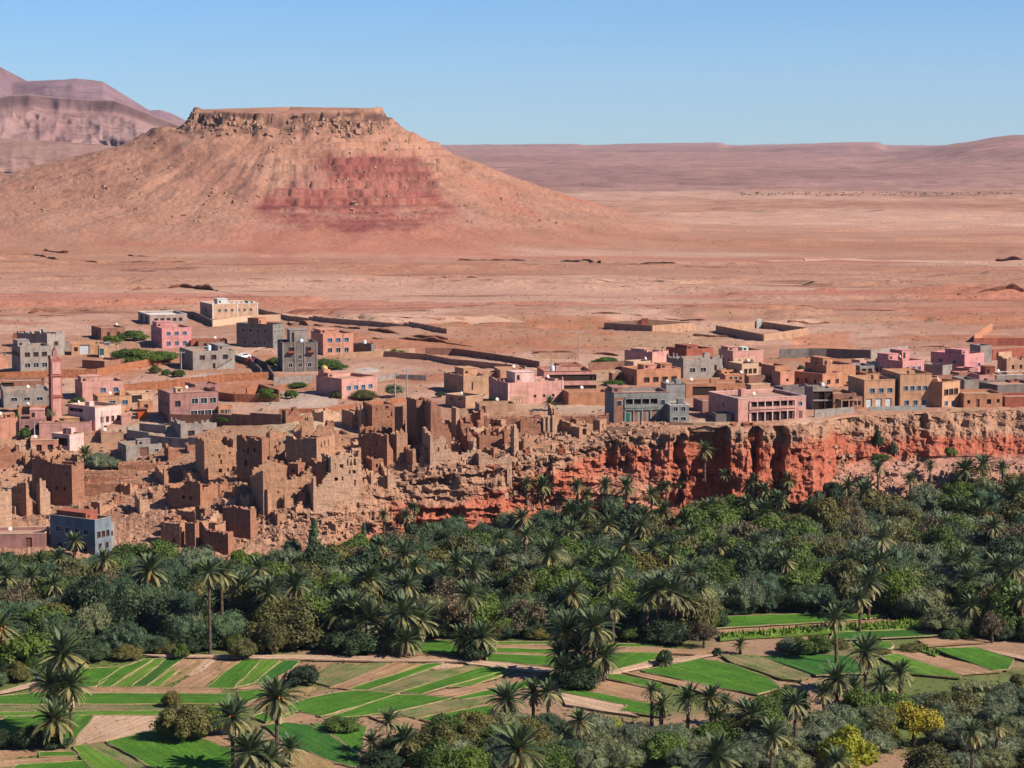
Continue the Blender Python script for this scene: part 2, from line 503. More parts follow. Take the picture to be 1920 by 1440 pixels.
def sheet(name, tcols, yfun, zfun, colfun, mat, nr, skirt=3.0, smooth=True, rowpow=1.0):
    T = tcols[None, :]
    s = (np.linspace(0, 1, nr) ** rowpow)[:, None]
    Y = yfun(T, s)
    T = np.broadcast_to(T, Y.shape)
    Z = zfun(T, Y, s)
    X = T * Y
    V = np.stack([X, Y, Z], -1)
    C = colfun(T, Y, Z, s)
    if skirt:
        V = np.concatenate([V, V[-1:] + np.array([0, 0.5, -skirt])]); C = np.concatenate([C, C[-1:]])
    nc = V.shape[1]
    me = np_mesh(name, V.reshape(-1, 3), grid_quads(V.shape[0], nc), mat, C.reshape(-1, 3), smooth)
    return tag(link(name, me), kind='structure')

# --- valley floor
def vf_y(T, s):
    yy, _ = col_profile(T)
    return 60 + (yy[..., 0] + 0.8 - 60) * s
def vf_col(T, Y, Z, s):
    n = fbm(T * Y * 0.05, Y * 0.05, 4, 61)
    c = lerp(np.array([.40,.24,.15]) * np.ones(T.shape + (3,)), np.array([.15, .18, .05]), sstep(-0.25, 0.15, n))
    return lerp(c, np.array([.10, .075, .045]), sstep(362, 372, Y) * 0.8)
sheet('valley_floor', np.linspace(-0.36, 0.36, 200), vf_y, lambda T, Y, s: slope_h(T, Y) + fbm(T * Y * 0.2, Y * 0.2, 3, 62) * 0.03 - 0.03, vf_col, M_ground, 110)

# --- cliff: its own dense sheet, pushed in and out along the view of the valley
OFFX = [0, 560, 640, 700, 760, 800, 830, 870, 905, 940, 948, 965, 1000, 1004, 1036, 1042, 1100, 1150, 1205, 1222, 1232, 1262, 1270, 1282, 1288, 1340, 1362, 1369, 1384, 1401, 1406, 1413, 1419, 1431, 1442, 1447, 1466, 1473, 1500, 1520, 1541, 1549, 1575, 1640, 1690, 1702, 1706, 1733, 1741, 1770, 1830, 1900, 2300]
OFFV = [0, 0,   .5,  1.5, 0.3, 1.6, 0.2, 1.6, 0.4, 2.2,  .0,  0.6, 0.9,  -1.8, -1.4, 1.2,  0.2,  -0.5, 1.6,  1.0,  2.6,  3.6,  2.0,  4.4,  -3.0, -3.4, -3.0, 3.0,  4.2,  3.8,  -2.6, -2.4, 2.4,  2.9,  2.4,  -1.9, -1.6, 3.6,  4.0,  3.2,  4.4,  1.2,  .2,   1.0,  1.6,  2.6,  -1.5, -1.2, 2.2,  1.8,  2.3,  1.2,  1.2]
OFFT = [tpx(x, 860) for x in OFFX]
NCR = 1500; NRR = 150
tc = np.linspace(tpx(-330, 860), tpx(2250, 860), NCR)
yy, zz = col_profile(tc)
S = np.linspace(0, 1, NRR)[:, None]
# row parameter -> 0..0.25 talus, 0.25..0.85 face, 0.85..1 rim shelf
seg = [0.0, 0.26, 0.88, 1.0]
def rowlerp(A):
    out = np.zeros((NRR, NCR))
    for j in range(3):
        m = ((S >= seg[j]) & (S <= seg[j + 1] + 1e-9))[:, 0]
        w = (S[m] - seg[j]) / (seg[j + 1] - seg[j])
        out[m] = A[None, :, j] * (1 - w) + A[None, :, j + 1] * w
    return out
Yc = rowlerp(yy); Zc = rowlerp(zz)
T2 = np.broadcast_to(tc[None, :], Yc.shape); S2 = np.broadcast_to(S, Yc.shape)
U = T2 * 460.0
hgt = (zz[:, 2] - zz[:, 1])[None, :]
pxs = 960 + F * T2 * dirY(860)
face = sstep(0.20, 0.32, S2) * sstep(0.905, 0.86, S2)
off = np.interp(T2 + fbm(U * 0.35, Zc * 0.35, 3, 70) * 0.0035, OFFT, OFFV)
steep = sstep(620, 900, pxs)
right_rock = sstep(1560, 1600, pxs)
vert = ridge(U * 0.30, Zc * 0.07, 4, 71) - 0.62                 # vertical runnels
lay = fbm(U * 0.07, Zc * 0.75 + U * 0.05, 4, 72)                 # bedding
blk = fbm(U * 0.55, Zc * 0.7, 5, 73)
blk2 = ridge(U * 0.9, Zc * 0.9, 4, 78) - 0.6
left_layered = sstep(1180, 1000, pxs)
scree = np.clip(sstep(1545, 1600, pxs) * sstep(0.40, 0.28, S2) + np.exp(-((pxs - 1175) / 70) ** 2) * sstep(0.66, 0.45, S2), 0, 1)
quiet = (1 - .75 * sstep(-1.2, -2.4, off)) * (1 - .85 * scree)
D = face * (off * (0.35 + 0.65 * steep) + vert * 3.2 * quiet * (1 - 0.7 * left_layered) + lay * (0.9 + 1.6 * left_layered) + blk * (1.5 + 0.6 * right_rock) * quiet + blk2 * 1.0 * quiet)
D = D + (1 - face) * (1 - .7 * scree) * (blk * 0.45 + fbm(U * 0.2, Yc * 0.2, 3, 74) * 0.35)
D = D * (0.3 + 0.7 * sstep(380, 620, pxs))
# deep undercut shadow lines beneath ledges, left of centre
und = sstep(0.70, 0.78, S2) * sstep(0.86, 0.82, S2) * left_layered * steep * sstep(-0.1, 0.2, fbm(U * 0.12, Zc * 0, 3, 75))
D = D - und * 2.6
# talus fans
fan = np.exp(-((pxs - 1165) / 62) ** 2) * sstep(0.62, 0.30, S2) * sstep(0.0, 0.2, S2)
D = D + fan * 5.0 * (1 - S2)
ZN = Zc + (1 - .8 * scree) * (fbm(U * 0.5, Yc * 0.5 + Zc, 4, 76) * 0.5 + ridge(U * 0.8, Zc * 0.8, 3, 79) * 0.35 - 0.2) * sstep(0, 0.1, S2) * sstep(1.0, 0.93, S2)
Yd = Yc - D
Vc = np.stack([T2 * Yc, Yd, ZN], -1)
redness = np.clip(sstep(0.80, 0.66, S2 + 0.10 * fbm(U * 0.2, Zc * 0.2, 4, 77) + 0.16 * right_rock) * sstep(620, 800, pxs - 120 * fbm(U * 0.1, Zc * 0.3, 3, 80)), 0, 1)
redness = np.where(pxs < 1060, redness * sstep(0.62, 0.45, S2 + 0.12 * fbm(U * .15, Zc * .3, 3, 81) - sstep(900, 1060, pxs) * 0.28), redness)
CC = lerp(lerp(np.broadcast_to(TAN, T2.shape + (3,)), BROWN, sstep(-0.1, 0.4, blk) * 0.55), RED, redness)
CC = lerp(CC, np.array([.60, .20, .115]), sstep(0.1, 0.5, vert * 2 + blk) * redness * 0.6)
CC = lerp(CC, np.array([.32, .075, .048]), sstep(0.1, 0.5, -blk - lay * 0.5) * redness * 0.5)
talus_c = np.array([.60, .33, .24])
CC = lerp(CC, talus_c, sstep(1545, 1590, pxs) * sstep(0.34, 0.22, S2) * 0.85)
CC = lerp(CC, np.array([.64, .30, .20]), np.clip(fan * 1.6, 0, 1) * 0.8)
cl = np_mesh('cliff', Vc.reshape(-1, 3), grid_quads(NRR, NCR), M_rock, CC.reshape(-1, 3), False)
tag(link('cliff', cl), kind='structure')

# --- village slope and plateau edge
def vs_y(T, s):
    yy, _ = col_profile(T)
    return (yy[..., 3] - 0.5) + (765 - yy[..., 3]) * s
def vs_z(T, Y, s):
    return slope_h(T, Y) + (fbm(T * Y * 0.15, Y * 0.15, 4, 82) * 0.35 + ridge(T * Y * 0.5, Y * 0.5, 3, 83) * 0.35 - 0.25) * sstep(0, 0.01, s)
LOTS = [(330,712,100,13,(.55,.31,.22),.9),(190,702,60,12,(.50,.22,.12),.7),(520,690,40,10,(.52,.31,.22),.7),(690,695,110,16,(.56,.33,.23),.9),(690,695,25,6,(.62,.54,.48),.8),(380,706,25,4,(.60,.52,.46),.6),
 (560,748,70,14,(.55,.42,.34),.8),(270,806,75,12,(.60,.42,.31),.9),(620,795,130,20,(.60,.43,.29),.85),(560,810,80,12,(.44,.34,.20),.5),(180,862,60,12,(.50,.28,.18),.6),(650,640,90,18,(.48,.19,.10),.7),(480,668,40,10,(.50,.24,.14),.7),
 (780,650,120,12,(.47,.20,.11),.5),(880,660,120,10,(.50,.22,.13),.5),(1240,640,160,12,(.47,.30,.17),.6),(1550,640,60,18,(.56,.23,.13),.8),(1130,700,60,14,(.47,.31,.18),.6),(1080,765,60,9,(.57,.41,.30),.7),(1350,792,60,7,(.50,.36,.25),.6),
 (1350,764,70,10,(.52,.24,.14),.6),(960,760,100,10,(.55,.38,.26),.6),(740,730,60,12,(.52,.30,.2),.6),(250,1000,55,14,(.56,.34,.24),.8),(930,830,60,10,(.40,.33,.18),.5)]
def vs_col(T, Y, Z, s):
    X = T * Y
    n = fbm(X * 0.03, Y * 0.03, 5, 84); n2 = fbm(X * 0.012, Y * 0.03, 4, 85)
    px = 960 + F * T
    c = np.broadcast_to(PLAIN, T.shape + (3,)).copy()
    c = lerp(c, SAND, sstep(-0.05, 0.3, n) * 0.9)
    c = lerp(c, np.array([.46, .17, .085]), sstep(0.12, 0.3, n2) * 0.7)
    c = lerp(c, np.array([.34, .26, .15]), sstep(0.25, 0.45, fbm(X * 0.2, Y * 0.2, 4, 86)) * 0.4)
    # rubble-coloured ground among the ruins
    c = lerp(c, np.array([.50, .27, .165]), sstep(505, 485, Y) * sstep(1200, 1100, px) * 0.7)
    # pale open lots
    qx, qy = proj(X, Y, Z)
    nz_ = fbm(qx * .02, qy * .05, 4, 87) * .5
    for (cx, cy, rx, ry, col, k) in LOTS:
        d_ = np.sqrt(((qx - cx) / rx) ** 2 + ((qy - cy) / ry) ** 2) + nz_
        c = lerp(c, np.array(col), sstep(1.15, .85, d_) * k)
    return c
sheet('village_ground', np.linspace(-0.34, 0.34, 620), vs_y, vs_z, vs_col, M_slope, 180, rowpow=1.5)
# --- plain up to and including the table mountain
def pl_col(T, Y, Z, s):
    X = T * Y
    c = np.broadcast_to(PLAIN, T.shape + (3,)).copy()
    n = fbm(X * 0.004, Y * 0.012, 5, 91)
    c = lerp(c, SAND, sstep(0.02, 0.35, n) * 0.8)
    c = lerp(c, np.array([.44, .19, .11]), sstep(0.05, 0.4, -n) * 0.6)
    # red soil patches and the pale track beds
    n2 = fbm(X * 0.006 + 3, Y * 0.02, 4, 92)
    c = lerp(c, np.array([.52, .19, .12]), sstep(0.22, 0.4, n2) * 0.7)
    c = lerp(c, SAND * 1.05, sstep(1350, 1650, Y) * sstep(0.02, 0.08, T) * 0.7)
    # mountain colours
    dx = X - MX; r = np.hypot(dx, Y - MY)
    up = sstep(25, 34, Z)
    c = lerp(c, np.array([.46, .228, .150]), up * 0.9)
    nn = fbm(X * 0.012, Z * 0.05, 4, 93)
    qx, qy = proj(X, Y, Z)
    nq = nn * 55; ne = fbm(qx * .03, qy * .03, 4, 99) * 22
    redz = sstep(-12, 10, qy - 292 + ne * .5) * sstep(16, -16, qy - 442 + np.abs(qx - 665) * .22 + ne) * sstep(-14, 14, qx - (600 - (qy - 290) * 1.25) + ne) * sstep(16, -16, qx - (778 + (qy - 290) * .75) + ne * 1.6) * (Y < MY)
    c = lerp(c, np.array([.50, .19, .125]), sstep(395, 430, qy + ne) * sstep(505, 465, qy + ne) * sstep(380, 520, qx) * sstep(1050, 800, qx) * .75)
    c = lerp(c, np.array([.29, .082, .066]), redz * (.72 + .25 * sstep(-.3, .3, fbm(qx * .02, qy * .06, 4, 109))))
    strata = fbm(X * 0.004, Z * 0.55, 3, 94)
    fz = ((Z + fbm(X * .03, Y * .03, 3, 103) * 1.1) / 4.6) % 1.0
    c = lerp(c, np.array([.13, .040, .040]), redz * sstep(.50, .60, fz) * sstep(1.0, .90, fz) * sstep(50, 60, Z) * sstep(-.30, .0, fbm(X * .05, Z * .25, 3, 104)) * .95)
    c = lerp(c, np.array([.24, .065, .055]), redz * sstep(0.0, 0.35, strata) * 0.75)
    c = lerp(c, np.array([.22, .11, .085]), up * sstep(.28, .45, fbm(qx * .045, qy * .09, 4, 105)) * sstep(330, 260, qy + (qx - 400) * .12) * .35)
    c = lerp(c, np.array([.50, .19, .14]), redz * sstep(0.1, 0.35, -strata) * 0.4)
    redr = sstep(0.0, 0.35, fbm(X * 0.02, Y * 0.02, 4, 95)) * up * sstep(70, 50, Z) * sstep(60, 130, dx)
    c = lerp(c, np.array([.50, .19, .12]), redr * 0.8)
    c = lerp(c, np.array([.45, .25, .18]), up * sstep(0.1, 0.45, fbm(X * 0.05, Y * 0.05, 4, 96)) * 0.5)
    c = lerp(c, np.array([.36, .165, .115]), up * sstep(.0, .4, fbm((X + Z * 2.2) * .018, (X - Z) * .004, 5, 106)) * sstep(40, 55, Z) * (1 - redz) * .75)
    c = lerp(c, np.array([.25, .115, .085]), up * sstep(.30, .42, fbm(X * .10, Z * .28, 4, 107)) * sstep(45, 60, Z) * .6)
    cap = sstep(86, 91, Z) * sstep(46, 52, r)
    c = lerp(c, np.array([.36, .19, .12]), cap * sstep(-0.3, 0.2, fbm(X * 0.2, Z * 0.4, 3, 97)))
    c = lerp(c, np.array([.10, .045, .035]), cap * sstep(102.3, 101, Z) * sstep(96.5, 98.5, Z + fbm(X * .08, Y * 0, 3, 108) * 4) * .85)  # undercut shadow below the cap slab, painted as a dark band
    c = lerp(c, np.array([.12, .055, .045]), cap * sstep(101, 98, Z) * sstep(-0.1, 0.25, fbm(X * 0.12, Z * 0.6, 3, 98)) * 0.7)  # broken shade on the cap cliff, painted into the rock colour
    return c
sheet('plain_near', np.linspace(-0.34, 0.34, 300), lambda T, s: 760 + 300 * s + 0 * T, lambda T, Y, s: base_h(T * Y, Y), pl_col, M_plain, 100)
tm = np.concatenate([np.linspace(-0.34, -0.25, 30, endpoint=False), np.linspace(-0.25, 0.10, 760, endpoint=False), np.linspace(0.10, 0.34, 70)])
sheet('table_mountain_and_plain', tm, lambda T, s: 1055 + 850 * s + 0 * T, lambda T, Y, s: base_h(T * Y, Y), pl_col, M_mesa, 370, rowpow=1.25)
def fa_col(T, Y, Z, s):
    X = T * Y
    c = np.broadcast_to(SAND * 0.93, T.shape + (3,)).copy()
    n = fbm(X * 0.002, Y * 0.004, 4, 101)
    c = lerp(c, PLAIN, sstep(-0.1, 0.3, n))
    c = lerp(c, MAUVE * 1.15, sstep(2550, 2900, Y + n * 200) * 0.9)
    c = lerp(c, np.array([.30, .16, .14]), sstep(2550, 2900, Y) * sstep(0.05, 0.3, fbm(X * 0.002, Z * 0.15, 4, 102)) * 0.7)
    return c
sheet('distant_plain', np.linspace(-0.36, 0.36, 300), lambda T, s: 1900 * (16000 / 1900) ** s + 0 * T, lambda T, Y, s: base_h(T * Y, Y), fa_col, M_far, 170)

# --- mountains behind on the left: each a ridge with its own distance
def mountain(name, Y0, sil, foot_py, depth, mat, seed, rough, capc, bodyc, cap_drop=None):
    """sil: skyline points (px,py); slopes fall towards the camera and away"""
    pxs_ = np.array([p[0] for p in sil]); pys = np.array([p[1] for p in sil])
    NC, NR = 320, 80
    px = np.linspace(pxs_[0], pxs_[-1], NC)
    top = CAM_H + Y0 * ratio(np.interp(px, pxs_, pys))
    t = (px - 960) / F
    z0 = base_h(t * (Y0 - depth), np.full(NC, Y0 - depth)) - 4
    s = np.linspace(0, 1, NR)[:, None]
    Tt = np.broadcast_to(t[None, :], (NR, NC))
    if cap_drop:
        prof = np.interp(s, [0, 0.45, 0.86, 0.90, 1.0], [0, 0.30, 1 - cap_drop, 1 - 0.03, 1.0])
    else:
        prof = s ** 1.3
    Z = z0[None, :] + (top - z0)[None, :] * prof
    X0 = Tt * Y0
    g = ridge(X0 * rough, s * 1.5, 5, seed) - 0.62
    Yv = Y0 - depth * (1 - s) - g * depth * 0.42 * np.sin(np.pi * np.clip(s, 0, 1)) 
    Z = Z + fbm(X0 * rough * 3, s * 9, 4, seed + 5) * (top - z0)[None, :] * 0.05 * np.sin(np.pi * s)
    V = np.stack([Tt * Yv, Yv, Z], -1)
    back = V[-1:].copy(); back[..., 1] += depth * 0.8; back[..., 2] -= 60
    back2 = back.copy(); back2[..., 1] += depth; back2[..., 2] = 0
    V = np.concatenate([V, back, back2])
    w = fbm(X0 * rough * 2, s * 3, 4, seed + 9)
    C = lerp(np.broadcast_to(np.array(bodyc), V.shape).copy()[:NR], np.array(capc), np.clip(sstep(0.0, 0.4, w) + 0 * s, 0, 1) * 0.6)
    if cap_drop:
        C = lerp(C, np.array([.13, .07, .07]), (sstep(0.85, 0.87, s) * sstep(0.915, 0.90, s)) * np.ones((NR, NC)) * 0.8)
    C = np.concatenate([C, C[-1:], C[-1:]])
    me = np_mesh(name, V.reshape(-1, 3), grid_quads(V.shape[0], NC), mat, C.reshape(-1, 3), True)
    return tag(link(name, me), kind='structure')
mountain('far_mountain', 5200, [(-420,180),(-200,150),(-60,130),(-14,122),(2,121),(9,128),(14,140),(22,149),(30,155),(60,152),(130,149),(150,147),(185,151),(200,153),(212,166),(225,176),(240,187),(262,200),(285,207),(305,206),(325,212),(345,222),(380,240),(430,262)], 262, 900, M_far, 201, 0.004, (.24,.145,.18), (.28,.17,.19))
mountain('scarp_mountain', 3600, [(-420,190),(-200,186),(0,184),(30,178),(60,177),(105,181),(150,185),(220,188),(235,193),(270,207),(310,222),(345,236),(400,262),(450,275)], 265, 700, M_far, 211, 0.009, (.30,.145,.14), (.37,.22,.20), 0.16)
mountain('low_foothills', 2500, [(-420,270),(-200,266),(0,262),(60,262),(130,266),(200,272),(300,285),(420,300)], 330, 420, M_far, 221, 0.010, (.34,.19,.155), (.38,.225,.185))
# ================================================================== BUILDINGS
PAL = {
 'pink': (.74,.37,.30), 'salmon': (.74,.33,.22), 'orange': (.62,.28,.155), 'ochre': (.70,.37,.21), 'beige': (.72,.44,.29),
 'cream': (.72,.48,.32), 'grey': (.44,.36,.31), 'darkgrey': (.25,.205,.185), 'slate': (.22,.265,.30), 'red': (.44,.13,.085),
 'mauve': (.45,.22,.19), 'brown': (.38,.18,.12), 'palepink': (.88,.56,.50), 'bluegrey': (.44,.41,.38), 'tan': (.56,.32,.20),
 'rose': (.76,.33,.31), 'teal': (.33,.32,.29), 'white': (.80,.76,.70), 'lilac': (.50,.36,.31), 'charcoal': (.27,.24,.215),
}
BLOCK = {'grey', 'darkgrey', 'bluegrey'}
def wall_mat(k):
    return plaster(k + ' render', PAL[k], 0.42 if k not in ('white', 'cream') else 0.15, k in BLOCK)
M_glass = flat('dark window glass', (.035, .045, .06), 0.25, 0.1)
M_blueglass = flat('blue painted shutter', (.07, .15, .25), 0.5)
M_frame = flat('pale window surround', (.50, .36, .27), 0.7)
M_whitefr = flat('white window surround', (.62, .58, .52), 0.7)
M_bluefr = flat('pale blue window surround', (.38, .44, .50), 0.7)
M_roofd = flat('earthen roof deck', (.50, .30, .21), 0.95, 0.3)
M_door = flat('painted steel door', (.22, .10, .07), 0.6)
M_greend = flat('green steel door', (.03, .16, .12), 0.6)
M_whited = flat('white steel door', (.70, .72, .74), 0.6)
M_steel = flat('galvanised steel', (.42, .43, .45), 0.5, 0.2, 0.3)
M_tank = flat('pale plastic water tank', (.62, .68, .74), 0.5)
M_wood = flat('weathered pole wood', (.30, .20, .14), 0.9)
M_concrete = flat('concrete', (.46, .40, .36), 0.9, 0.3)
M_hole = flat('dark opening', (.05, .03, .025), 0.95)

def cut_face(mb, o, u, n, W, H, z0, ops, depth=0.22):
    """a wall skin from o along u (unit), outward normal n, with openings (x0,z0,x1,z1) sunk to depth"""
    xs = sorted({0.0, W} | {min(max(v, 0), W) for q in ops for v in (q[0], q[2])})
    zs = sorted({z0, H} | {min(max(v, z0), H) for q in ops for v in (q[1], q[3])})
    def P(x, z, d=0.0): return (o[0] + u[0] * x - n[0] * d, o[1] + u[1] * x - n[1] * d, z)
    def inside(cx, cz): return any(q[0] < cx < q[2] and q[1] < cz < q[3] for q in ops)
    for i in range(len(xs) - 1):
        for j in range(len(zs) - 1):
            if xs[i + 1] - xs[i] < 1e-4 or zs[j + 1] - zs[j] < 1e-4: continue
            if not inside((xs[i] + xs[i + 1]) / 2, (zs[j] + zs[j + 1]) / 2):
                mb.quad(P(xs[i], zs[j]), P(xs[i + 1], zs[j]), P(xs[i + 1], zs[j + 1]), P(xs[i], zs[j + 1]))
    for (a, b, c, d) in ops:
        mb.quad(P(a, b), P(c, b), P(c, b, depth), P(a, b, depth)); mb.quad(P(a, d, depth), P(c, d, depth), P(c, d), P(a, d))
        mb.quad(P(a, b, depth), P(a, d, depth), P(a, d), P(a, b)); mb.quad(P(c, b), P(c, d), P(c, d, depth), P(c, b, depth))

def window_at(root, o, u, n, q, kind, depth):
    """frame and pane (or a leaf of a door) filling the opening q of a wall face"""
    a, b, c, d = q
    def box(mb, x0, z0, x1, z1, d0, d1):
        pts = [(o[0] + u[0] * x - n[0] * dd, o[1] + u[1] * x - n[1] * dd, z) for dd in (d0, d1) for (x, z) in ((x0, z0), (x1, z0), (x1, z1), (x0, z1))]
        k = len(mb.v); mb.v += pts
        mb.f += [tuple(k + i for i in f) for f in ((0, 1, 2, 3), (7, 6, 5, 4), (0, 4, 5, 1), (1, 5, 6, 2), (2, 6, 7, 3), (3, 7, 4, 0))]
    if kind in ('door', 'gdoor', 'wdoor', 'garage'):
        m = MB(); box(m, a + .02, b, c - .02, d - .02, depth - .06, depth + .02)
        for k in range(1, 3): box(m, a + .1, b + (d - b) * k / 3 - .03, c - .1, b + (d - b) * k / 3 + .03, depth - .09, depth - .055)
        m.build('door', {'door': M_door, 'gdoor': M_greend, 'wdoor': M_whited, 'garage': M_door}[kind], root)
        return
    if kind == 'hole':
        m = MB(); box(m, a, b, c, d, depth - .01, depth + .03); m.build('window_opening', M_hole, root); return
    fm = {'win': M_frame, 'blue': M_bluefr, 'white': M_whitefr, 'dark': M_door}.get(kind, M_frame)
    t = 0.09; e = 0.07
    m = MB()
    box(m, a - t, b - t, c + t, b, -e, depth * .5); box(m, a - t, d, c + t, d + t, -e, depth * .5)
    box(m, a - t, b, a, d, -e, depth * .5); box(m, c, b, c + t, d, -e, depth * .5)
    box(m, (a + c) / 2 - .03, b, (a + c) / 2 + .03, d, depth * .4, depth * .7)
    f = m.build('window', fm, root)
    p = MB(); box(p, a, b, c, d, depth * .75, depth + .02)
    p.build('pane', M_blueglass if kind == 'blue' else M_glass, f)

def spread(W, n, ww, m0=None, m1=None):
    m0 = 0.09 * W if m0 is None else m0 * W; m1 = 0.09 * W if m1 is None else m1 * W
    L = W - m0 - m1
    return [m0 + L * (i + .5) / n - ww / 2 for i in range(n)]

HOUSES = []
def house(label, col, xl, xc, xr, yt, yb, R=(), L=(), a=22, d=None, boxes=(), cope=None, par=0.6, ragged=0, cat='house', name='house', group=None, roofc=None, base=2.5, tank=None):
    p = G(xc, yb); s = mpp(p)
    ar = math.radians(a)
    W = max((xr - xc) / (s * math.cos(ar)), 1.2)
    if d is None: d = (xc - xl) / (s * math.sin(ar)) if xc - xl > 3 else 7.0
    d = min(max(d, 2.0), 22)
    H = (yb - yt) / s
    rt = empty(name, p, ar, label, cat, group)
    rng = random.Random(hash_label(label))
    mat = wall_mat(col)
    mb = MB()
    def mk(face, rows):
        WW = W if face == 'R' else d
        o, u, n = ((0, 0), (1, 0), (0, -1)) if face == 'R' else ((0, d), (0, -1), (-1, 0))
        ops = []
        for row in rows:
            zc, cnt, ww, wh, kind = row[:5]
            if ww < 2 and kind != 'door': ww *= rng.uniform(.72, .9); wh *= rng.uniform(.74, .92)
            m0, m1 = (row[5], row[6]) if len(row) > 6 else (None, None)
            for x in spread(WW, cnt, ww, m0, m1):
                z0 = 0.02 if kind in ('door', 'gdoor', 'wdoor', 'garage') and zc < .3 else zc * H - wh / 2
                q = (x, z0, x + ww, min(z0 + wh, H - .35)); ops.append((q, kind))
        dep = 0.25
        cut_face(mb, o, u, n, WW, H, -base, [q for q, k in ops], dep)
        for q, k in ops: window_at(rt, o, u, n, q, k, dep)
    mk('R', R); mk('L', L)
    T = .25; zr = H - par
    mb.quad((W, 0, -base), (W, d, -base), (W, d, H), (W, 0, H)); mb.quad((W, d, -base), (0, d, -base), (0, d, H), (W, d, H))
    # parapet: inner faces and its top
    mb.quad((T, T, zr), (T, T, H), (W - T, T, H), (W - T, T, zr)); mb.quad((W - T, d - T, zr), (W - T, d - T, H), (T, d - T, H), (T, d - T, zr))
    mb.quad((T, d - T, zr), (T, d - T, H), (T, T, H), (T, T, zr)); mb.quad((W - T, T, zr), (W - T, T, H), (W - T, d - T, H), (W - T, d - T, zr))
    mb.quad((0, 0, H), (W, 0, H), (W - T, T, H), (T, T, H)); mb.quad((W, 0, H), (W, d, H), (W - T, d - T, H), (W - T, T, H))
    mb.quad((W, d, H), (0, d, H), (T, d - T, H), (W - T, d - T, H)); mb.quad((0, d, H), (0, 0, H), (T, T, H), (T, d - T, H))
    mb.build('walls', mat, rt)
    r = MB(); r.box(T + .002, T + .002, zr - .15, W - T - .002, d - T - .002, zr + .01)
    r.build('roof', roofc or M_roofd, rt)
    if cope:
        c = MB(); e = .06; hh = .14; z1 = H + .005
        c.box(-e, -e, z1, W + e, T, z1 + hh); c.box(-e, d - T, z1, W + e, d + e, z1 + hh)
        c.box(-e, T, z1, T, d - T, z1 + hh); c.box(W - T, T, z1, W + e, d - T, z1 + hh)
        c.build('coping', wall_mat(cope), rt)
    if ragged:
        b = MB(); x = .0
        while x < W:
            ww = rng.uniform(.4, 1.1)
            if rng.random() < .6: b.box(x, .003, H, min(x + ww, W), T, H + rng.choice((.2, .4, .6)) * ragged)
            x += ww
        y = .0
        while y < d:
            ww = rng.uniform(.4, 1.1)
            if rng.random() < .6: b.box(.003, y, H, T, min(y + ww, d), H + rng.choice((.2, .4, .6)) * ragged)
            y += ww
        if b.v: b.build('unfinished_courses', mat, rt)
    for bx in boxes:                          # rooftop rooms: (x0,y0,x1,y1 as fractions, height, colour)
        x0, y0, x1, y1, hh, cc = bx
        b = MB(); X0, Y0, X1, Y1 = x0 * W, y0 * d, x1 * W, y1 * d
        X0 = max(X0, .27); Y0 = max(Y0, .27); X1 = min(X1, W - .27); Y1 = min(Y1, d - .27)
        b.box(X0, Y0, zr + .02, X1, Y1, H + hh)
        sr = b.build('rooftop_room', wall_mat(cc or col), rt)
        b2 = MB(); b2.box(X0 - .1, Y0 - .1, H + hh + .003, X1 + .1, Y1 + .1, H + hh + .15); b2.build('roof_slab', wall_mat(cc or col), sr)
        if X1 - X0 > 1.4:
            b3 = MB(); b3.box(X0 + .4, Y0 - .03, H + .1, X0 + 1.1, Y0 - .004, H + max(hh - .5, .6)); b3.build('doorway', M_hole, sr)
    if tank:
        b = MB(); x, y = tank[0] * W, tank[1] * d; b.tube([(x, y, zr + .02), (x, y, zr + 1.3), (x, y, zr + 1.5)], [.55, .55, .25], 10)
        b.build('water_tank', M_tank, rt, True)
    if H > 3.5 and W > 4 and d > 3 and not boxes:
        k = MB(); x, y = rng.uniform(.3, .8) * W, rng.uniform(.3, .7) * d
        k.box(x, y, zr + .02, x + 1.3, y + 1.6, H + rng.uniform(.3, 1.1)); k.build('stair_hood', mat, rt)
    if rng.random() < .45 and W > 4:
        k = MB(); x, y = rng.uniform(.1, .9) * W, rng.uniform(.2, .8) * d
        k.tube([(x, y, zr), (x, y, H + .5)], .05, 5); k.tube([(x, y - .02, H + .5), (x + .1, y - .25, H + .62)], [.08, .42], 9); k.build('satellite_dish', M_whitefr, rt)
    HOUSES.append(rt); rt['_d'] = (W, d, H)
    return rt, W, d, H, s
def hash_label(l):
    h = 7
    for ch in l: h = (h * 131 + ord(ch)) & 0x7fffffff
    return h
def part_box(rt, name, mat, *boxes):
    if len(boxes) > 1 and name not in ('outdoor_stair', 'pergola', 'string_course'):
        for b in boxes: o = part_box(rt, name, mat, b)
        return o
    m = MB()
    for b in boxes: m.box(*b)
    return m.build(name, mat, rt)

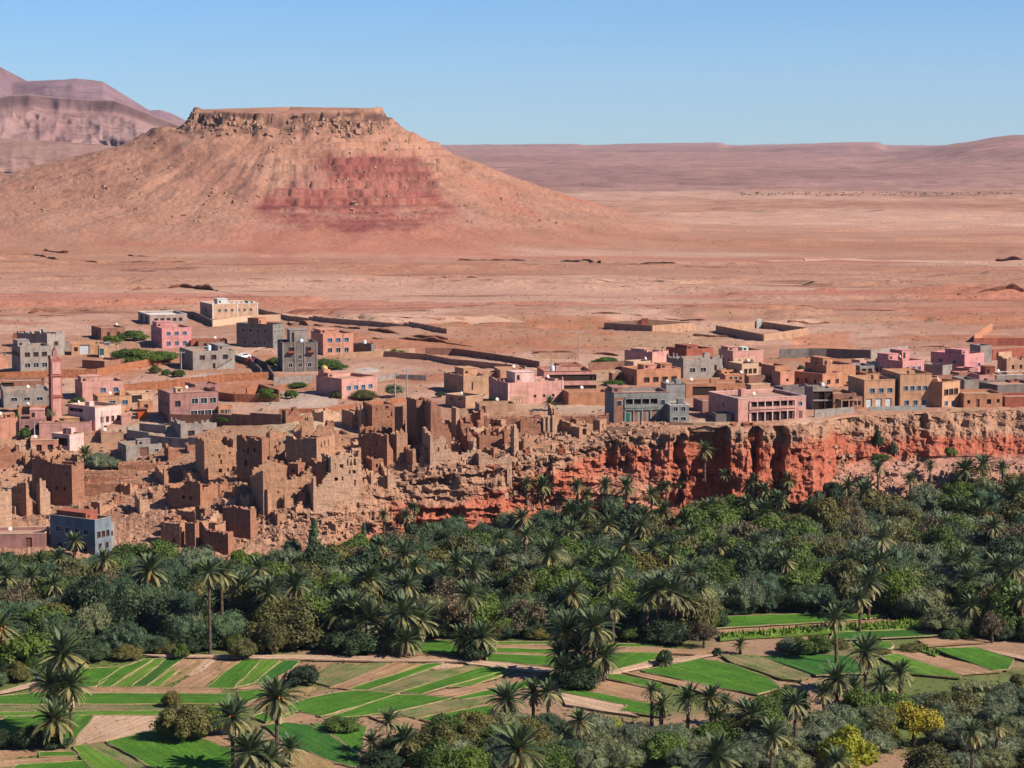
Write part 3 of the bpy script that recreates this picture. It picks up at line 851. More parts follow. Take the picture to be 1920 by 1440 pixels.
# ---- far row of the village, left
house('beige two-storey house with white battlements, farthest back on the left', 'beige', 365,398,480,571,597, [(.55,6,1.0,1.0,'white')], [(.5,1,1.6,2.2,'hole')], 24, cope='white', boxes=[(.2,.3,.42,.6,1.4,'white')], ragged=.0)
r = HOUSES[-1]; W, d, H = r['_d']
part_box(r, 'corner_strip', wall_mat('white'), *[(x - .2, -.1, -1, x + .2, -.004, H) for x in (.25, W * .55, W - .25)])
for k in range(9):
    part_box(r, 'merlon', wall_mat('white'), (W * k / 9 + .1, -.02, H + .15, W * k / 9 + .8, .23, H + .65))
house('long low lilac house with white flat roof and dark portico, left of the battlement house', 'lilac', 244,281,347,591,609, [(.5,5,1.2,1.1,'dark')], [(.42,2,2.6,2.3,'hole')], 22, cope='white', roofc=wall_mat('white'))
house('bright pink two-storey house with blue windows, left of the village', 'rose', 272,304,356,615,654, [(.72,3,1.3,1.2,'blue'),(.24,3,1.3,1.2,'blue')], [(.72,3,1.2,1.1,'blue'),(.24,3,1.2,1.1,'blue')], 24, boxes=[(.0,.55,.6,.95,1.1,'rose')])
house('brown mud-coloured shed with arched openings behind the pink house with blue windows', 'brown', 160,190,232,615,636, [(.4,2,1.2,1.6,'hole')], [(.4,1,1.6,1.8,'hole')], 26)
house('low dark red block between the pink and charcoal houses', 'red', 356,358,424,638,652, [(.5,1,1,1,'hole')], (), 15, d=6)
house('charcoal two-storey house with orange roof room, below the beige battlement house', 'charcoal', 439,512,530,609,653, [(.70,3,.9,1.1,'white'),(.24,3,.9,1.1,'white')], [(.72,4,1.3,1.2,'white'),(.2,3,1.3,1.2,'white')], 62, boxes=[(.2,.45,.9,.75,1.5,'orange')], cope='darkgrey')
house('grey cement house with outdoor stair on the open slope, two storeys', 'grey', 323,362,437,659,694, [(.66,3,1.4,1.2,'dark'),(.2,1,1.0,1.6,'hole')], [(.6,2,1.2,1.5,'hole')], 22, boxes=[(.7,.3,.98,.9,.8,'grey')], tank=(.55,.5))
r = HOUSES[-1]; W, d, H = r['_d']
part_box(r, 'outdoor_stair', M_concrete, *[(W * .5 + i * .5, -1.3, -1, W * .5 + (i + 1) * .5 - .005, -.01, .25 * (i + 1)) for i in range(10)])
house('grey tower-like house with red window canopies and rooftop water tank', 'darkgrey', 516,530,594,643,697, [(.75,2,1.5,1.4,'dark',.02,.02),(.5,1,1.1,1.3,'white'),(.22,3,1.3,1.2,'white')], [(.5,1,1,1,'hole')], 14, boxes=[(.25,.2,.75,.8,3.0,'grey')], cope='darkgrey', tank=(.55,.1), d=9)
r = HOUSES[-1]; W, d, H = r['_d']
for x in (.16, .72): part_box(r, 'canopy', wall_mat('red'), (W * x, -.9, H * .66, W * x + 1.9, -.003, H * .66 + .35))
part_box(r, 'pilaster', wall_mat('grey'), *[(W * x, -.15, -1, W * x + .3, -.003, H) for x in (.0, .34, .62, .97)])
house('salmon pink two-storey house with pale blue windows, right of the grey tower house', 'salmon', 577,606,661,626,667, [(.70,3,1.5,1.3,'blue'),(.24,3,1.5,1.3,'white')], [(.5,2,1,1,'hole')], 22, boxes=[(.05,.3,.6,.9,.7,'salmon')])
r = HOUSES[-1]; W, d, H = r['_d']
part_box(r, 'pipe_strip', wall_mat('pink'), (W * .66, -.12, -1, W * .66 + .25, -.003, H))
house('low dark cement shed with pale water tank, right of the salmon house', 'darkgrey', 661,696,704,645,661, (), (), 60, tank=(.5,.5))
house('grey two-storey block house with square windows at the left edge of the village', 'grey', 9,39,92,650,701, [(.70,3,1.5,1.3,'dark'),(.30,3,1.5,1.3,'white')], [(.70,4,1.2,1.2,'dark')], 26, boxes=[(.02,.4,.4,.9,1.2,'grey')])
house('orange and grey house behind the grey block house', 'grey', 23,89,114,627,668, [(.55,1,1.6,1.2,'dark')], (), 58, ragged=1)
house('rust red wing of the orange and grey house at the left', 'red', 20,24,54,628,650, (), (), 10, d=8, boxes=[(.3,.2,.8,.8,.8,'orange')])
house('small grey annex with ragged top beside the orange and grey house', 'grey', 112,114,129,643,658, (), (), 15, d=5, ragged=1)
house('low ochre yard building with white door, behind the minaret', 'ochre', 128,134,184,645,665, [(.45,1,2.6,2.5,'wdoor',.25,.3),(.5,1,1.2,1.4,'hole',.02,.7)], (), 12, d=8)
house('small beige hut with sky-blue roof box, above the dark garden trees', 'beige', 182,186,222,648,670, [(.45,1,1.4,2.0,'gdoor',.0,.75)], (), 14, d=6, boxes=[(.3,.2,.6,.7,.5,'bluegrey')])
house('low dark brick shed beside the earth bank behind the minaret', 'brown', 149,196,226,677,692, (), (), 60)
# ---- around the minaret
house('pink two-storey house with flat roof room, right behind the minaret', 'pink', 128,155,228,717,752, [(.55,2,1.4,1.2,'blue',.35,.05)], [(.5,2,1.2,1.2,'hole')], 22, boxes=[(.02,.3,.5,.8,1.0,'pink')])
house('ochre orange house in front of the pink house, beside the mosque', 'ochre', 165,184,244,744,774, [(.6,2,1.5,1.2,'blue',.25,.02)], (), 20, cope='orange')
house('low beige store with white roof behind the ochre house', 'beige', 230,244,283,738,756, [(.4,1,3.0,1.8,'hole',.0,.5)], (), 22, cope='cream')
house('brown and pink brick house with white ground-floor windows, behind the long brown wall', 'mauve', 285,319,405,738,795, [(.66,1,1.3,1.4,'dark',.08,.75),(.72,3,1.6,1.3,'white',.42,.02),(.30,4,1.8,1.5,'white',.42,.0)], [(.62,4,1.0,1.2,'hole'),(.2,4,1.0,1.2,'hole')], 24, boxes=[(.2,.3,.34,.5,.8,'cream')], cope='brown')
house('small grey roof storey behind the brown and pink brick house', 'mauve', 339,366,409,722,742, [(.5,2,1.6,1.2,'hole')], (), 26, ragged=.7)
house('grey cement compound house with ragged wall at the left edge, beside the minaret', 'grey', -20,7,90,735,764, [(.5,3,1.6,1.0,'white')], (), 16, ragged=1)
house('low dark red yard with a blue-grey gate box at the far left', 'brown', -10,2,80,715,731, [(.5,1,3.0,1.6,'hole',.0,.7)], (), 10, d=9)
house('peach orange house with flat roof at the left edge below the minaret', 'salmon', -60,-40,29,786,826, (), (), 18, boxes=[(.7,.2,.95,.7,.6,'orange')])
house('mauve house with small roof terrace, left of the mosque', 'mauve', 30,36,84,786,818, [(.5,2,1.1,1.3,'hole')], (), 10, d=9, boxes=[(.4,.3,.95,.8,1.6,'pink')])
house('long pink house with a shallow tent-shaped roof hood, below the mosque', 'pink', 68,74,169,793,824, [(.55,1,.8,.7,'dark')], (), 6, d=10, cope='ochre', boxes=[(.35,.35,.75,.75,.5,'ochre')])
house('small pink house with a covered balcony, stacked below the long pink house', 'palepink', 92,131,152,816,850, (), [(.6,1,4.2,1.7,'hole')], 55, cope='cream')
house('low orange terrace house with pale parapet, left of the covered balcony', 'salmon', 54,58,108,826,852, [(.45,2,1.5,1.6,'hole')], (), 10, d=8, cope='cream')
# mosque
house('white-pink prayer hall of the mosque with small red windows', 'palepink', 117,179,220,764,808, [(.45,4,.7,1.5,'dark',.15,.02)], [(.80,2,3.0,.8,'hole',.1,.5)], 48, cat='mosque', name='mosque_hall', cope='cream')
# grey stone yards
house('grey unfinished block house with rough top below the long brown wall', 'grey', 311,339,403,796,822, [(.35,2,1.6,1.2,'dark')], (), 24, ragged=1.2)
house('grey stone house with a dark central doorway and stepped front', 'grey', 211,237,300,835,867, [(.42,1,1.9,3.0,'door',.38,.38),(.6,1,1.0,.9,'white',.7,.0)], [(.5,2,1,1.4,'hole')], 24, boxes=[(.32,.0,.68,.25,1.0,'grey')])
house('salmon house with small golden dome turret, centre of the village', 'pink', 588,641,704,711,748, [(.52,4,1.4,1.1,'blue')], (), 42, boxes=[(.05,.6,.3,.9,.9,'pink')], cope='salmon')
r = HOUSES[-1]; W, d, H = r['_d']
b = MB(); b.box(.3, d - 2.6, H - .5, 2.3, d - .4, H + 1.6); tu = b.build('turret', wall_mat('salmon'), r)
b = MB(); b.tube([(1.3, d - 1.5, H + 1.6), (1.3, d - 1.5, H + 1.9), (1.3, d - 1.5, H + 2.3), (1.3, d - 1.5, H + 2.6)], [.75, .85, .6, .15], 10); b.build('dome', flat('gilded dome', (.65, .42, .16), .5), tu, True)
# ---- centre
house('tan house with unfinished parapet left of the big pink house', 'tan', 830,869,916,706,740, [(.45,1,.5,2.2,'hole',.3,.6)], (), 26, ragged=.5, boxes=[(.4,.5,.95,.95,1.2,'ochre')])
house('low tan outbuilding with pale roof above the ruins', 'tan', 834,873,905,744,764, (), [(.7,2,.9,.5,'hole')], 40, cope='cream')
house('tall orange wall block behind the big pink house', 'ochre', 935,938,985,694,722, [(.45,1,2.4,1.8,'hole',.6,.02)], (), 10, d=9)
house('big windowless pink house with notched parapet and palm in front', 'pink', 916,953,1057,718,760, [(.35,3,.8,.7,'hole',.4,.1)], (), 25, ragged=1.3, boxes=[(.25,.35,.6,.8,1.8,'palepink')])
r = HOUSES[-1]; W, d, H = r['_d']
part_box(r, 'corner_strip', wall_mat('palepink'), (-.12, -.12, -1, .3, -.003, H), (W - .3, -.12, -1, W + .1, -.003, H))
house('pink house with a long shaded veranda behind the notched pink house', 'pink', 1014,1020,1110,697,732, [(.66,1,11.5,1.5,'hole',.2,.02),(.15,1,11.5,.9,'hole',.2,.02)], (), 8, d=11, cope='red', tank=(.25,.5))
house('plain orange yard wall block beside the grey arcade house', 'orange', 1059,1066,1142,736,760, (), (), 8, d=7)
house('beige mud enclosure with small red door above the ruins', 'tan', 893,899,967,758,776, [(.45,1,.9,1.5,'door',.02,.8)], (), 10, d=6)
# ---- right half, back row
house('dark-sided pink house with low roof rooms at the back, left of the red house', 'pink', 1173,1223,1256,661,683, (), (), 50, boxes=[(.0,.3,.5,.8,.6,'pink')], ragged=.6)
house('red house with stepped roof behind the grey block house', 'red', 1253,1287,1340,655,680, (), (), 30, boxes=[(.1,.1,.5,.7,.8,'red')])
house('small white and grey lean-to behind the orange four-window house', 'cream', 1172,1188,1222,678,697, [(.5,1,.9,1.0,'dark')], (), 28)
house('orange house with four dark windows, behind the grey arcade house', 'orange', 1168,1194,1279,694,723, [(.35,4,1.5,1.3,'dark',.12,.05)], [(.35,2,1,1.6,'hole')], 22, boxes=[(.3,.4,.6,.8,.7,'salmon'),(.65,.3,.9,.7,.9,'orange')], cope='salmon')
house('rough grey block house with broken parapet and two bright windows', 'grey', 1254,1281,1357,675,709, [(.42,2,1.9,1.4,'white',.1,.35),(.5,1,.9,1.5,'hole',.7,.05)], (), 22, ragged=2.2)
house('cream and pink house with three triangular windows', 'pink', 1352,1374,1434,659,694, [(.25,1,1.4,1.1,'dark',.75,.05)], [(.4,2,1.2,2.0,'hole')], 22, boxes=[(.0,.4,.3,.9,.8,'pink'),(.4,.2,.6,.5,.7,'white')], cope='cream')
r = HOUSES[-1]; W, d, H = r['_d']
part_box(r, 'cream_band', wall_mat('cream'), (.2, -.06, H * .38, W * .72, -.003, H * .66))
for k in range(3):
    x = W * (.14 + .2 * k); m = MB(); m.v += [(x, -.09, H * .42), (x + 1.3, -.09, H * .42), (x + .65, -.09, H * .6), (x, -.062, H * .42), (x + 1.3, -.062, H * .42), (x + .65, -.062, H * .6)]
    m.f += [(0, 1, 2), (5, 4, 3), (0, 3, 4, 1), (1, 4, 5, 2), (2, 5, 3, 0)]; m.build('triangular_window', M_door, r)
house('small cream house with three slim windows, below the triangular-window house', 'cream', 1369,1391,1424,682,708, [(.45,3,.9,1.2,'dark')], [(.4,1,.8,1.2,'hole')], 26)
house('orange house with low front wing, left of the brown terrace row', 'orange', 1432,1453,1480,687,722, (), [(.35,2,1,1.4,'hole')], 24, cope='salmon')
house('orange front wing with one small window', 'salmon', 1450,1463,1491,697,724, [(.4,1,.8,.8,'hole')], (), 24)
house('brown mud compound with an open dark bay, behind the pink hotel', 'orange', 1283,1286,1398,719,748, [(.5,1,5.4,2.0,'hole',.12,.5),(.5,3,.8,.8,'hole',.6,.04)], (), 6, d=8)
house('orange house with a deep roof terrace in the middle of the right row', 'orange', 1490,1542,1586,702,727, [(.4,2,1.2,1.2,'dark')], [(.4,3,1.1,1.2,'hole')], 38, cope='salmon')
house('tall orange house behind the terrace house, small white window', 'orange', 1518,1549,1608,686,722, [(.35,1,1.3,1.1,'white',.7,.05)], (), 24, boxes=[(.0,.2,.3,.8,1.6,'orange')], cope='salmon')
house('small blue-grey house with two black windows, left of the rose house', 'bluegrey', 1609,1612,1640,686,712, [(.66,2,1.2,1.0,'dark')], (), 12, d=8)
house('pale cement stair tower beside the blue-grey house', 'bluegrey', 1636,1639,1653,680,706, [(.5,1,1.0,1.0,'dark')], (), 14, d=5)
house('rose pink house with crenelated back wall, middle of the right row', 'rose', 1651,1692,1738,677,712, [(.55,3,1.1,1.1,'blue')], [(.45,3,1.2,1.2,'blue')], 34, boxes=[(.02,.55,.5,.98,1.2,'rose'),(.6,.5,.95,.95,2.0,'rose')])
house('crimson and rose house with raised left block at the right', 'rose', 1756,1808,1852,664,704, [(.45,1,1.0,.9,'blue',.6,.1)], [(.6,2,1.1,1,'blue')], 40, boxes=[(.0,.1,.42,.6,.9,'rose')])
house('plain grey cement cube left of the crimson and rose house', 'grey', 1735,1767,1789,685,710, (), (), 44)
house('low mauve house with one window in front of the crimson house', 'mauve', 1796,1817,1837,692,711, [(.5,1,1.0,.9,'dark')], (), 38, cope='rose')
house('long low rose terrace right of the mauve house', 'pink', 1834,1836,1884,703,722, [(.5,1,1.0,.8,'hole',.1,.6)], (), 8, d=7, boxes=[(.4,.4,.8,.9,1.6,'red')])
house('grey tower stub with broken top at the back right', 'grey', 1834,1838,1861,648,680, (), (), 16, d=6)
house('beige mud house with broken corner at the right edge', 'tan', 1876,1887,1945,676,708, [(.6,3,.9,1.1,'hole')], (), 20, ragged=1.5)
# ---- right half, cliff-top row
def gallery(rt, x0, x1, z0, z1, n, depth, pm, sm, rail=None):
    """columns, floor slab and back wall of an open gallery built on the front of a house"""
    m = MB(); m.box(x0, -.25, z1, x1, -.004, z1 + .3); m.build('gallery_beam', sm, rt)
    for k in range(n + 1):
        x = x0 + (x1 - x0) * k / n
        c = MB(); c.box(x - .11, -.22, z0, x + .11, -.006, z1); c.build('column', pm, rt)
    if rail:
        m = MB(); m.box(x0, -.18, z0, x1, -.03, z0 + rail); m.build('balustrade', sm, rt)
_, W, d, H, s = house('grey two-storey arcade house with green door on the cliff edge', 'teal', 1141,1151,1255,737,794, [(.70,1,11.2,2.0,'hole',.0,.0)], (), 10, d=9, cope='mauve', boxes=[(.02,.3,.2,.9,.8,'mauve')])
r = HOUSES[-1]
# its front: two storeys of bays, windows at each end
part_box(r, 'front_panel', wall_mat('brown'), (.1, -.03, -.5, W * .19, -.004, H * .86), )
part_box(r, 'front_panel', wall_mat('teal'), (W * .80, -.03, H * .42, W - .1, -.004, H * .86))
gallery(r, W * .2, W * .8, H * .50, H * .80, 4, 1, wall_mat('bluegrey'), wall_mat('teal'), .8)
gallery(r, W * .2, W * .98, -.3, H * .43, 5, 1, wall_mat('bluegrey'), wall_mat('teal'))
part_box(r, 'window', M_whitefr, (W * .05, -.1, H * .6, W * .15, -.034, H * .76)); part_box(r, 'window', M_whitefr, (W * .85, -.1, H * .6, W * .94, -.034, H * .76))
part_box(r, 'pane', M_glass, (W * .06, -.13, H * .61, W * .14, -.104, H * .75)); part_box(r, 'pane', M_glass, (W * .86, -.13, H * .61, W * .93, -.104, H * .75))
part_box(r, 'door', M_greend, (W * .21, -.05, -.2, W * .29, -.004, H * .34))
part_box(r, 'lower_wall', wall_mat('brown'), *[(W * (.33 + .155 * k), -.02, -.3, W * (.33 + .155 * k) + 1.2, -.004, H * .40) for k in range(4)])
house('tall grey block behind the right end of the arcade house', 'bluegrey', 1244,1249,1285,721,760, (), (), 8, d=6, cope='darkgrey')
house('dark grey lean-to with white awning edge at the right of the arcade house', 'teal', 1253,1256,1292,760,792, [(.78,2,1.2,1.0,'white'),(.2,2,1.2,1.0,'white')], (), 8, d=6, cope='white')
_, W, d, H, s = house('pink hotel with two-storey arcaded gallery on the cliff edge', 'pink', 1339,1384,1517,748,793, [(.70,1,9.6,1.5,'hole',.17,.17),(.22,1,9.6,1.9,'hole',.17,.17),(.7,1,.9,.9,'blue',.84,.0)], [(.6,1,.9,1.0,'hole'),(.2,1,.8,1.2,'hole')], 20, cope='palepink', cat='hotel')
r = HOUSES[-1]
gallery(r, W * .165, W * .835, H * .53, H * .86, 6, 1, wall_mat('palepink'), wall_mat('pink'), .55)
gallery(r, W * .165, W * .835, -.1, H * .42, 6, 1, wall_mat('palepink'), wall_mat('pink'))
part_box(r, 'door', M_door, (W * .90, -.05, 0, W * .95, -.004, 2.0))
house('low mauve wing left of the pink hotel', 'mauve', 1314,1317,1352,752,772, (), (), 12, d=7)
house('grey cement shed in deep shade left of the pink hotel', 'darkgrey', 1338,1342,1372,776,792, (), (), 6, d=4)
house('dark cement block with slanted roof wall behind the pink hotel', 'darkgrey', 1454,1468,1520,726,748, (), (), 24)
house('grey unfinished concrete frame house right of the pink hotel', 'grey', 1518,1524,1562,728,768, [(.66,2,2.6,1.8,'hole'),(.18,2,2.6,2.0,'hole')], (), 8, d=7, ragged=.8)
house('dark brown house with wooden pergola, left of the ochre row', 'brown', 1554,1562,1607,738,768, [(.35,2,2.2,2.2,'hole')], (), 12, d=8)
r = HOUSES[-1]; W, d, H = r['_d']
part_box(r, 'pergola', flat('pergola timber', (.55, .30, .18)), (1.0, -2.4, 2.2, W - .6, -2.2, 2.4), (1.0, -2.4, -.5, 1.2, -2.2, 2.2), (W - .8, -2.4, -.5, W - .6, -2.2, 2.2), (W * .5, -2.4, -.5, W * .5 + .2, -2.2, 2.2), (1.0, -2.2, 2.2, 1.2, -.01, 2.38), (W - .8, -2.2, 2.2, W - .6, -.01, 2.38))
house('ochre house with three garage doors, first of the three ochre houses', 'ochre', 1611,1620,1680,713,765, [(.62,3,1.2,1.1,'blue',.12,.02),(.1,3,1.9,2.6,'wdoor',.0,.05)], (), 12, d=10, cope='ochre')
house('ochre house with seven windows, second of the three ochre houses', 'ochre', 1681,1687,1748,702,764, [(.58,4,1.1,1.1,'blue'),(.14,3,1.1,1.1,'blue')], (), 10, d=12, cope='orange')
house('ochre house with wide dark windows, third of the three ochre houses', 'ochre', 1725,1766,1806,717,765, [(.60,3,1.5,1.4,'dark'),(.16,2,1.3,1.2,'blue',.05,.2)], (), 40, cope='orange')
house('long low orange house with two doors at the right end of the cliff row', 'orange', 1803,1807,1881,738,764, [(.40,1,.8,1.1,'hole',.05,.8),(.15,1,.8,1.8,'door',.28,.55),(.4,1,1.3,1.3,'hole',.55,.25),(.45,1,.8,.9,'hole',.8,.02)], (), 6, d=9)
house('brick red yard building at the right edge', 'red', 1880,1884,1960,744,763, (), (), 6, d=8)
house('dark grey stepped terraces behind the long low orange house', 'darkgrey', 1840,1870,1960,722,742, (), (), 20)
house('grey roofless block between the ochre house and the stepped terraces', 'grey', 1805,1808,1836,712,738, (), (), 10, d=8)
house('grey retaining house with flat tin roof, far right middle', 'grey', 1862,1868,1950,704,722, (), (), 10, d=8, cope='white')

# ---- low buildings and yards that fill the gaps of the right-hand village
for args in [
 ('low brown yard house between the cream house and the brown mud compound','brown',1398,1404,1436,706,722),
 ('low beige yard wall building left of the orange front wing','tan',1400,1408,1446,722,736),
 ('long low brown roof behind the three-garage house','brown',1606,1616,1668,694,706),
 ('low terracotta shed between the terrace house and the blue-grey house','orange',1580,1590,1616,694,712),
 ('small pink roof storey behind the blue-grey house','pink',1600,1612,1640,676,690),
 ('low dark brick shed left of the rose house','brown',1610,1624,1652,700,716),
 ('ochre roof room behind the second ochre house','ochre',1700,1712,1740,692,706),
 ('low brown compound behind the third ochre house','brown',1748,1758,1806,706,722),
 ('low mauve block at the foot of the crimson and rose house','mauve',1790,1798,1832,700,716),
 ('pale mud store right of the low rose terrace','tan',1880,1888,1930,700,716),
 ('small beige hut behind the grey tower stub','beige',1862,1872,1900,660,676),
 ('low red mud house at the right edge behind the stepped terraces','red',1884,1894,1950,716,732),
 ('low orange house left of the cream house with slim windows','orange',1340,1352,1380,694,708),
 ('low terracotta wall house right of the grey block house','orange',1352,1360,1400,704,716),
 ('brown shed behind the pink veranda house','brown',1040,1050,1090,684,698),
 ('low tan house left of the orange wall block','tan',890,900,938,700,720),
 ('small tan house with flat roof above the spur ruins','tan',946,954,1000,744,760),
 ('mud-coloured shed right of the plain orange yard wall','brown',1142,1148,1168,700,718),
 ('low mauve store in front of the dark cement block','mauve',1398,1408,1446,736,748),
 ('brown lean-to between the pergola house and the ochre house','brown',1590,1598,1618,744,768),
 ('small salmon house at the far left behind the grey block house','salmon',-20,-6,14,668,690),
 ('low orange yard house left of the minaret foot','orange',22,34,92,766,782),
 ('small pink gate house right of the mosque hall','pink',222,228,246,780,796),
 ('tan mud yard behind the grey stone house','tan',176,190,230,812,832),
 ('low brown shed below the bright pink house','brown',360,372,420,640,654),
 ('low pale hut beside the white car','beige',420,428,446,660,672),
 ('small brown house left of the brown and pink brick house','orange',255,262,285,752,772),
 ('low orange annex right of the brown and pink brick house','orange',404,410,436,762,782),
]:
    l, c_, xl, xc, xr, yt, yb = args
    rr_ = random.Random(hash_label(l))
    house(l, c_, xl, xc, xr, yt, yb, [(.5, rr_.randint(1, 3), .9, 1.0, rr_.choice(('dark', 'hole', 'win')), .15, .15)] if rr_.random() < .75 else (), (), rr_.choice((14, 20, 26)), ragged=rr_.choice((0, 0, .7)), cope=rr_.choice((None, None, 'cream', 'salmon')))

# minaret
p = G(105, 788); s = mpp(p); a = math.radians(26)
mn = empty('minaret', p, a, 'slender square red-brick minaret with right face painted sunlit pale and small lantern', 'minaret')
Wm = 2.6; Hm = (788 - 672) / s
def tower(z0, z1, w0, w1): 
    m = MB(); k = [(-w0, -w0), (w0, -w0), (w0, w0), (-w0, w0)]; k2 = [(-w1, -w1), (w1, -w1), (w1, w1), (-w1, w1)]
    m.v += [(x, y, z0) for x, y in k] + [(x, y, z1) for x, y in k2]
    m.f += [(0, 1, 5, 4), (1, 2, 6, 5), (2, 3, 7, 6), (3, 0, 4, 7), (4, 5, 6, 7)]; return m
tower(-3, Hm, Wm / 2, Wm / 2 - .15).build('shaft', plaster('minaret plaster', (.50, .17, .14), .2), mn)
for zz_ in (.38, .72):
    part_box(mn, 'string_course', wall_mat('red'), (-Wm / 2 - .08, -Wm / 2 - .08, Hm * zz_, Wm / 2 + .08, Wm / 2 + .08, Hm * zz_ + .2))
sf = MB(); sf.box(-Wm / 2 + .35, -Wm / 2 - .03, -1, Wm / 2 - .35, -Wm / 2 + .05, Hm * .36); sf.box(-Wm / 2 + .4, -Wm / 2 - .03, Hm * .42, Wm / 2 - .4, -Wm / 2 + .06, Hm * .70); sf.box(-Wm / 2 + .4, -Wm / 2 - .02, Hm * .76, Wm / 2 - .4, -Wm / 2 + .16, Hm * .95)
sf.build('sunlit_panel', wall_mat('pink'), mn)  # paler panels put the sunlit tone of this face into the colour
for sx in (-1, 1):
    for sy in (-1, 1):
        part_box(mn, 'merlon', wall_mat('salmon'), (sx * 1.0 - .22, sy * 1.0 - .22, Hm + .003, sx * 1.0 + .22, sy * 1.0 + .22, Hm + .7))
tower(Hm, Hm + 1.9, .55, .5).build('lantern', wall_mat('mauve'), mn)
b = MB(); b.tube([(0, 0, Hm + 1.9), (0, 0, Hm + 2.2), (0, 0, Hm + 2.7), (0, 0, Hm + 3.2)], [.5, .4, .12, .05], 8); b.build('finial', M_door, mn, True)
for z in (.2, .55): part_box(mn, 'slit_window', M_hole, (-Wm / 2 - .02, -.25, Hm * z, -Wm / 2 + .1, .25, Hm * z + .9))

# ------------------------------------------------------------------ walls on the ground
def wall_run(label, col, pts, h, th=.3, panels=0, name='boundary_wall', cat='wall', taper=None, mat=None):
    P = [G(x, y) for x, y in pts]
    c = P[0].copy()
    mat = mat or wall_mat(col)
    if panels:
        root = empty(name, c, 0, label, cat)
    mb = MB()
    for i in range(len(P) - 1):
        A, B = P[i], P[i + 1]; L = (B - A).length
        n = max(1, int(L / (panels or 4.0)))
        dirv = (B - A).normalized(); nr = Vector((-dirv.y, dirv.x, 0)).normalized() * th / 2
        for k in range(n):
            a = A.lerp(B, k / n); b = A.lerp(B, (k + 1) / n)
            za, zb = ground(a.x, a.y), ground(b.x, b.y)
            h0 = h if taper is None else h + (taper - h) * (k / n)
            top = (za + zb) / 2 + h0
            m = MB() if panels else mb
            q = []
            for (pt, zz_) in ((a, za), (b, zb)):
                for sg in (1, -1):
                    q.append((pt.x + nr.x * sg - c.x, pt.y + nr.y * sg - c.y, zz_ - 1.2 - c.z)); q.append((pt.x + nr.x * sg - c.x, pt.y + nr.y * sg - c.y, top - c.z))
            o = len(m.v); m.v += q
            m.f += [tuple(o + j for j in f) for f in ((0, 4, 5, 1), (6, 2, 3, 7), (1, 5, 7, 3), (0, 1, 3, 2), (4, 6, 7, 5))]
            if panels:
                m.build('panel', mat, root)
                pm = MB(); pm.box(a.x - c.x - .13, a.y - c.y - .2, za - c.z - 1, a.x - c.x + .13, a.y - c.y + .2, top - c.z + .12); pm.build('post', M_concrete, root)
    if not panels:
        o = mb.build(name, mat); o.location = c
        tag(o, label, cat)
        return o
    return root
wall_run('long pale wall of concrete panels running down from the beige battlement house', 'tan', [(484,586),(530,598),(610,604),(700,611),(838,626)], 1.5, .15, 3.0)
wall_run('dark compound wall running back from the beige battlement house', 'darkgrey', [(300,591),(365,596),(398,612)], 2.0)
wall_run('pale terrace wall in front of the beige battlement house', 'cream', [(398,613),(470,604),(526,602)], 2.2)
def compound(label, col, pts, h):
    P = [G(x, y) for x, y in pts]; c = P[0].copy()
    root = empty('walled_compound', c, 0, label, 'compound')
    for i in range(len(P)):
        A, B = P[i], P[(i + 1) % len(P)]
        dv = (B - A); dv.z = 0; dv.normalize(); nr = Vector((-dv.y, dv.x, 0)) * .15
        m = MB(); q = []
        for pt in (A - dv * .12, B + dv * .12):
            for sg in (1, -1):
                for zz_ in (-1.2, h): q.append((pt.x + nr.x * sg - c.x, pt.y + nr.y * sg - c.y, pt.z + zz_ - c.z))
        m.v += q; m.f += [(0, 4, 5, 1), (6, 2, 3, 7), (1, 5, 7, 3), (0, 1, 3, 2), (4, 6, 7, 5)]
        m.build('wall', wall_mat(col), root)
    return root
cr = compound('square walled plot with red gate pillar on the open plain', 'tan', [(1134,616),(1223,622),(1300,616),(1214,610)], 1.9)
part_box(cr, 'gate', wall_mat('red'), *[(v.x - 1, v.y - .35, v.z - .5, v.x + 1.2, v.y + .35, v.z + 2.3) for v in [G(1208, 610.5) - G(1134, 616)]])
part_box(cr, 'gate', wall_mat('rose'), *[(v.x - .5, v.y - .3, v.z - .5, v.x + .5, v.y + .3, v.z + 2.0) for v in [G(1275, 618) - G(1134, 616)]])
cr = compound('irregular walled plot with white gatehouse on the open plain', 'tan', [(1343,622),(1432,640),(1514,627),(1425,614)], 2.0)
part_box(cr, 'gatehouse', wall_mat('white'), *[(v.x - .8, v.y - .8, v.z - .5, v.x + .8, v.y + .8, v.z + 2.8) for v in [G(1423, 615) - G(1343, 622)]])
wall_run('grey curving retaining wall below the salmon house', 'tan', [(636,672),(720,668),(800,674),(850,684),(985,697)], 1.5)
wall_run('stepped brown wall behind the grey curving wall', 'brown', [(797,664),(850,664),(920,674),(1012,690)], 1.7)
wall_run('pale panel wall on the rise above the stepped wall', 'beige', [(1010,672),(1086,672)], 1.6, .2)
wall_run('dark wall running down beside the white car', 'darkgrey', [(437,674),(470,683),(490,702)], 1.4)
wall_run('second dark wall down the lane beside the white car', 'darkgrey', [(473,678),(500,692),(514,714)], 1.6)
wall_run('grey block wall in front of the grey tower house', 'grey', [(513,722),(586,718)], 1.8)
wall_run('grey wall right of the house with golden dome', 'grey', [(704,716),(740,712),(800,714)], 1.4)
MUDW = mud('red mud wall', (.50, .19, .095))
wall_run('long rust-red earth bank wall across the left of the village', 'red', [(110,708),(180,706),(260,690),(324,676)], 1.9, .5, mat=MUDW)
wall_run('rust-red earth wall at the far left below the grey block house', 'red', [(-40,712),(60,708),(95,706)], 1.6, .5, mat=MUDW)
wall_run('rust-red earth wall below the grey stair house', 'red', [(232,736),(330,726),(420,716),(503,712)], 1.9, .5, mat=MUDW)
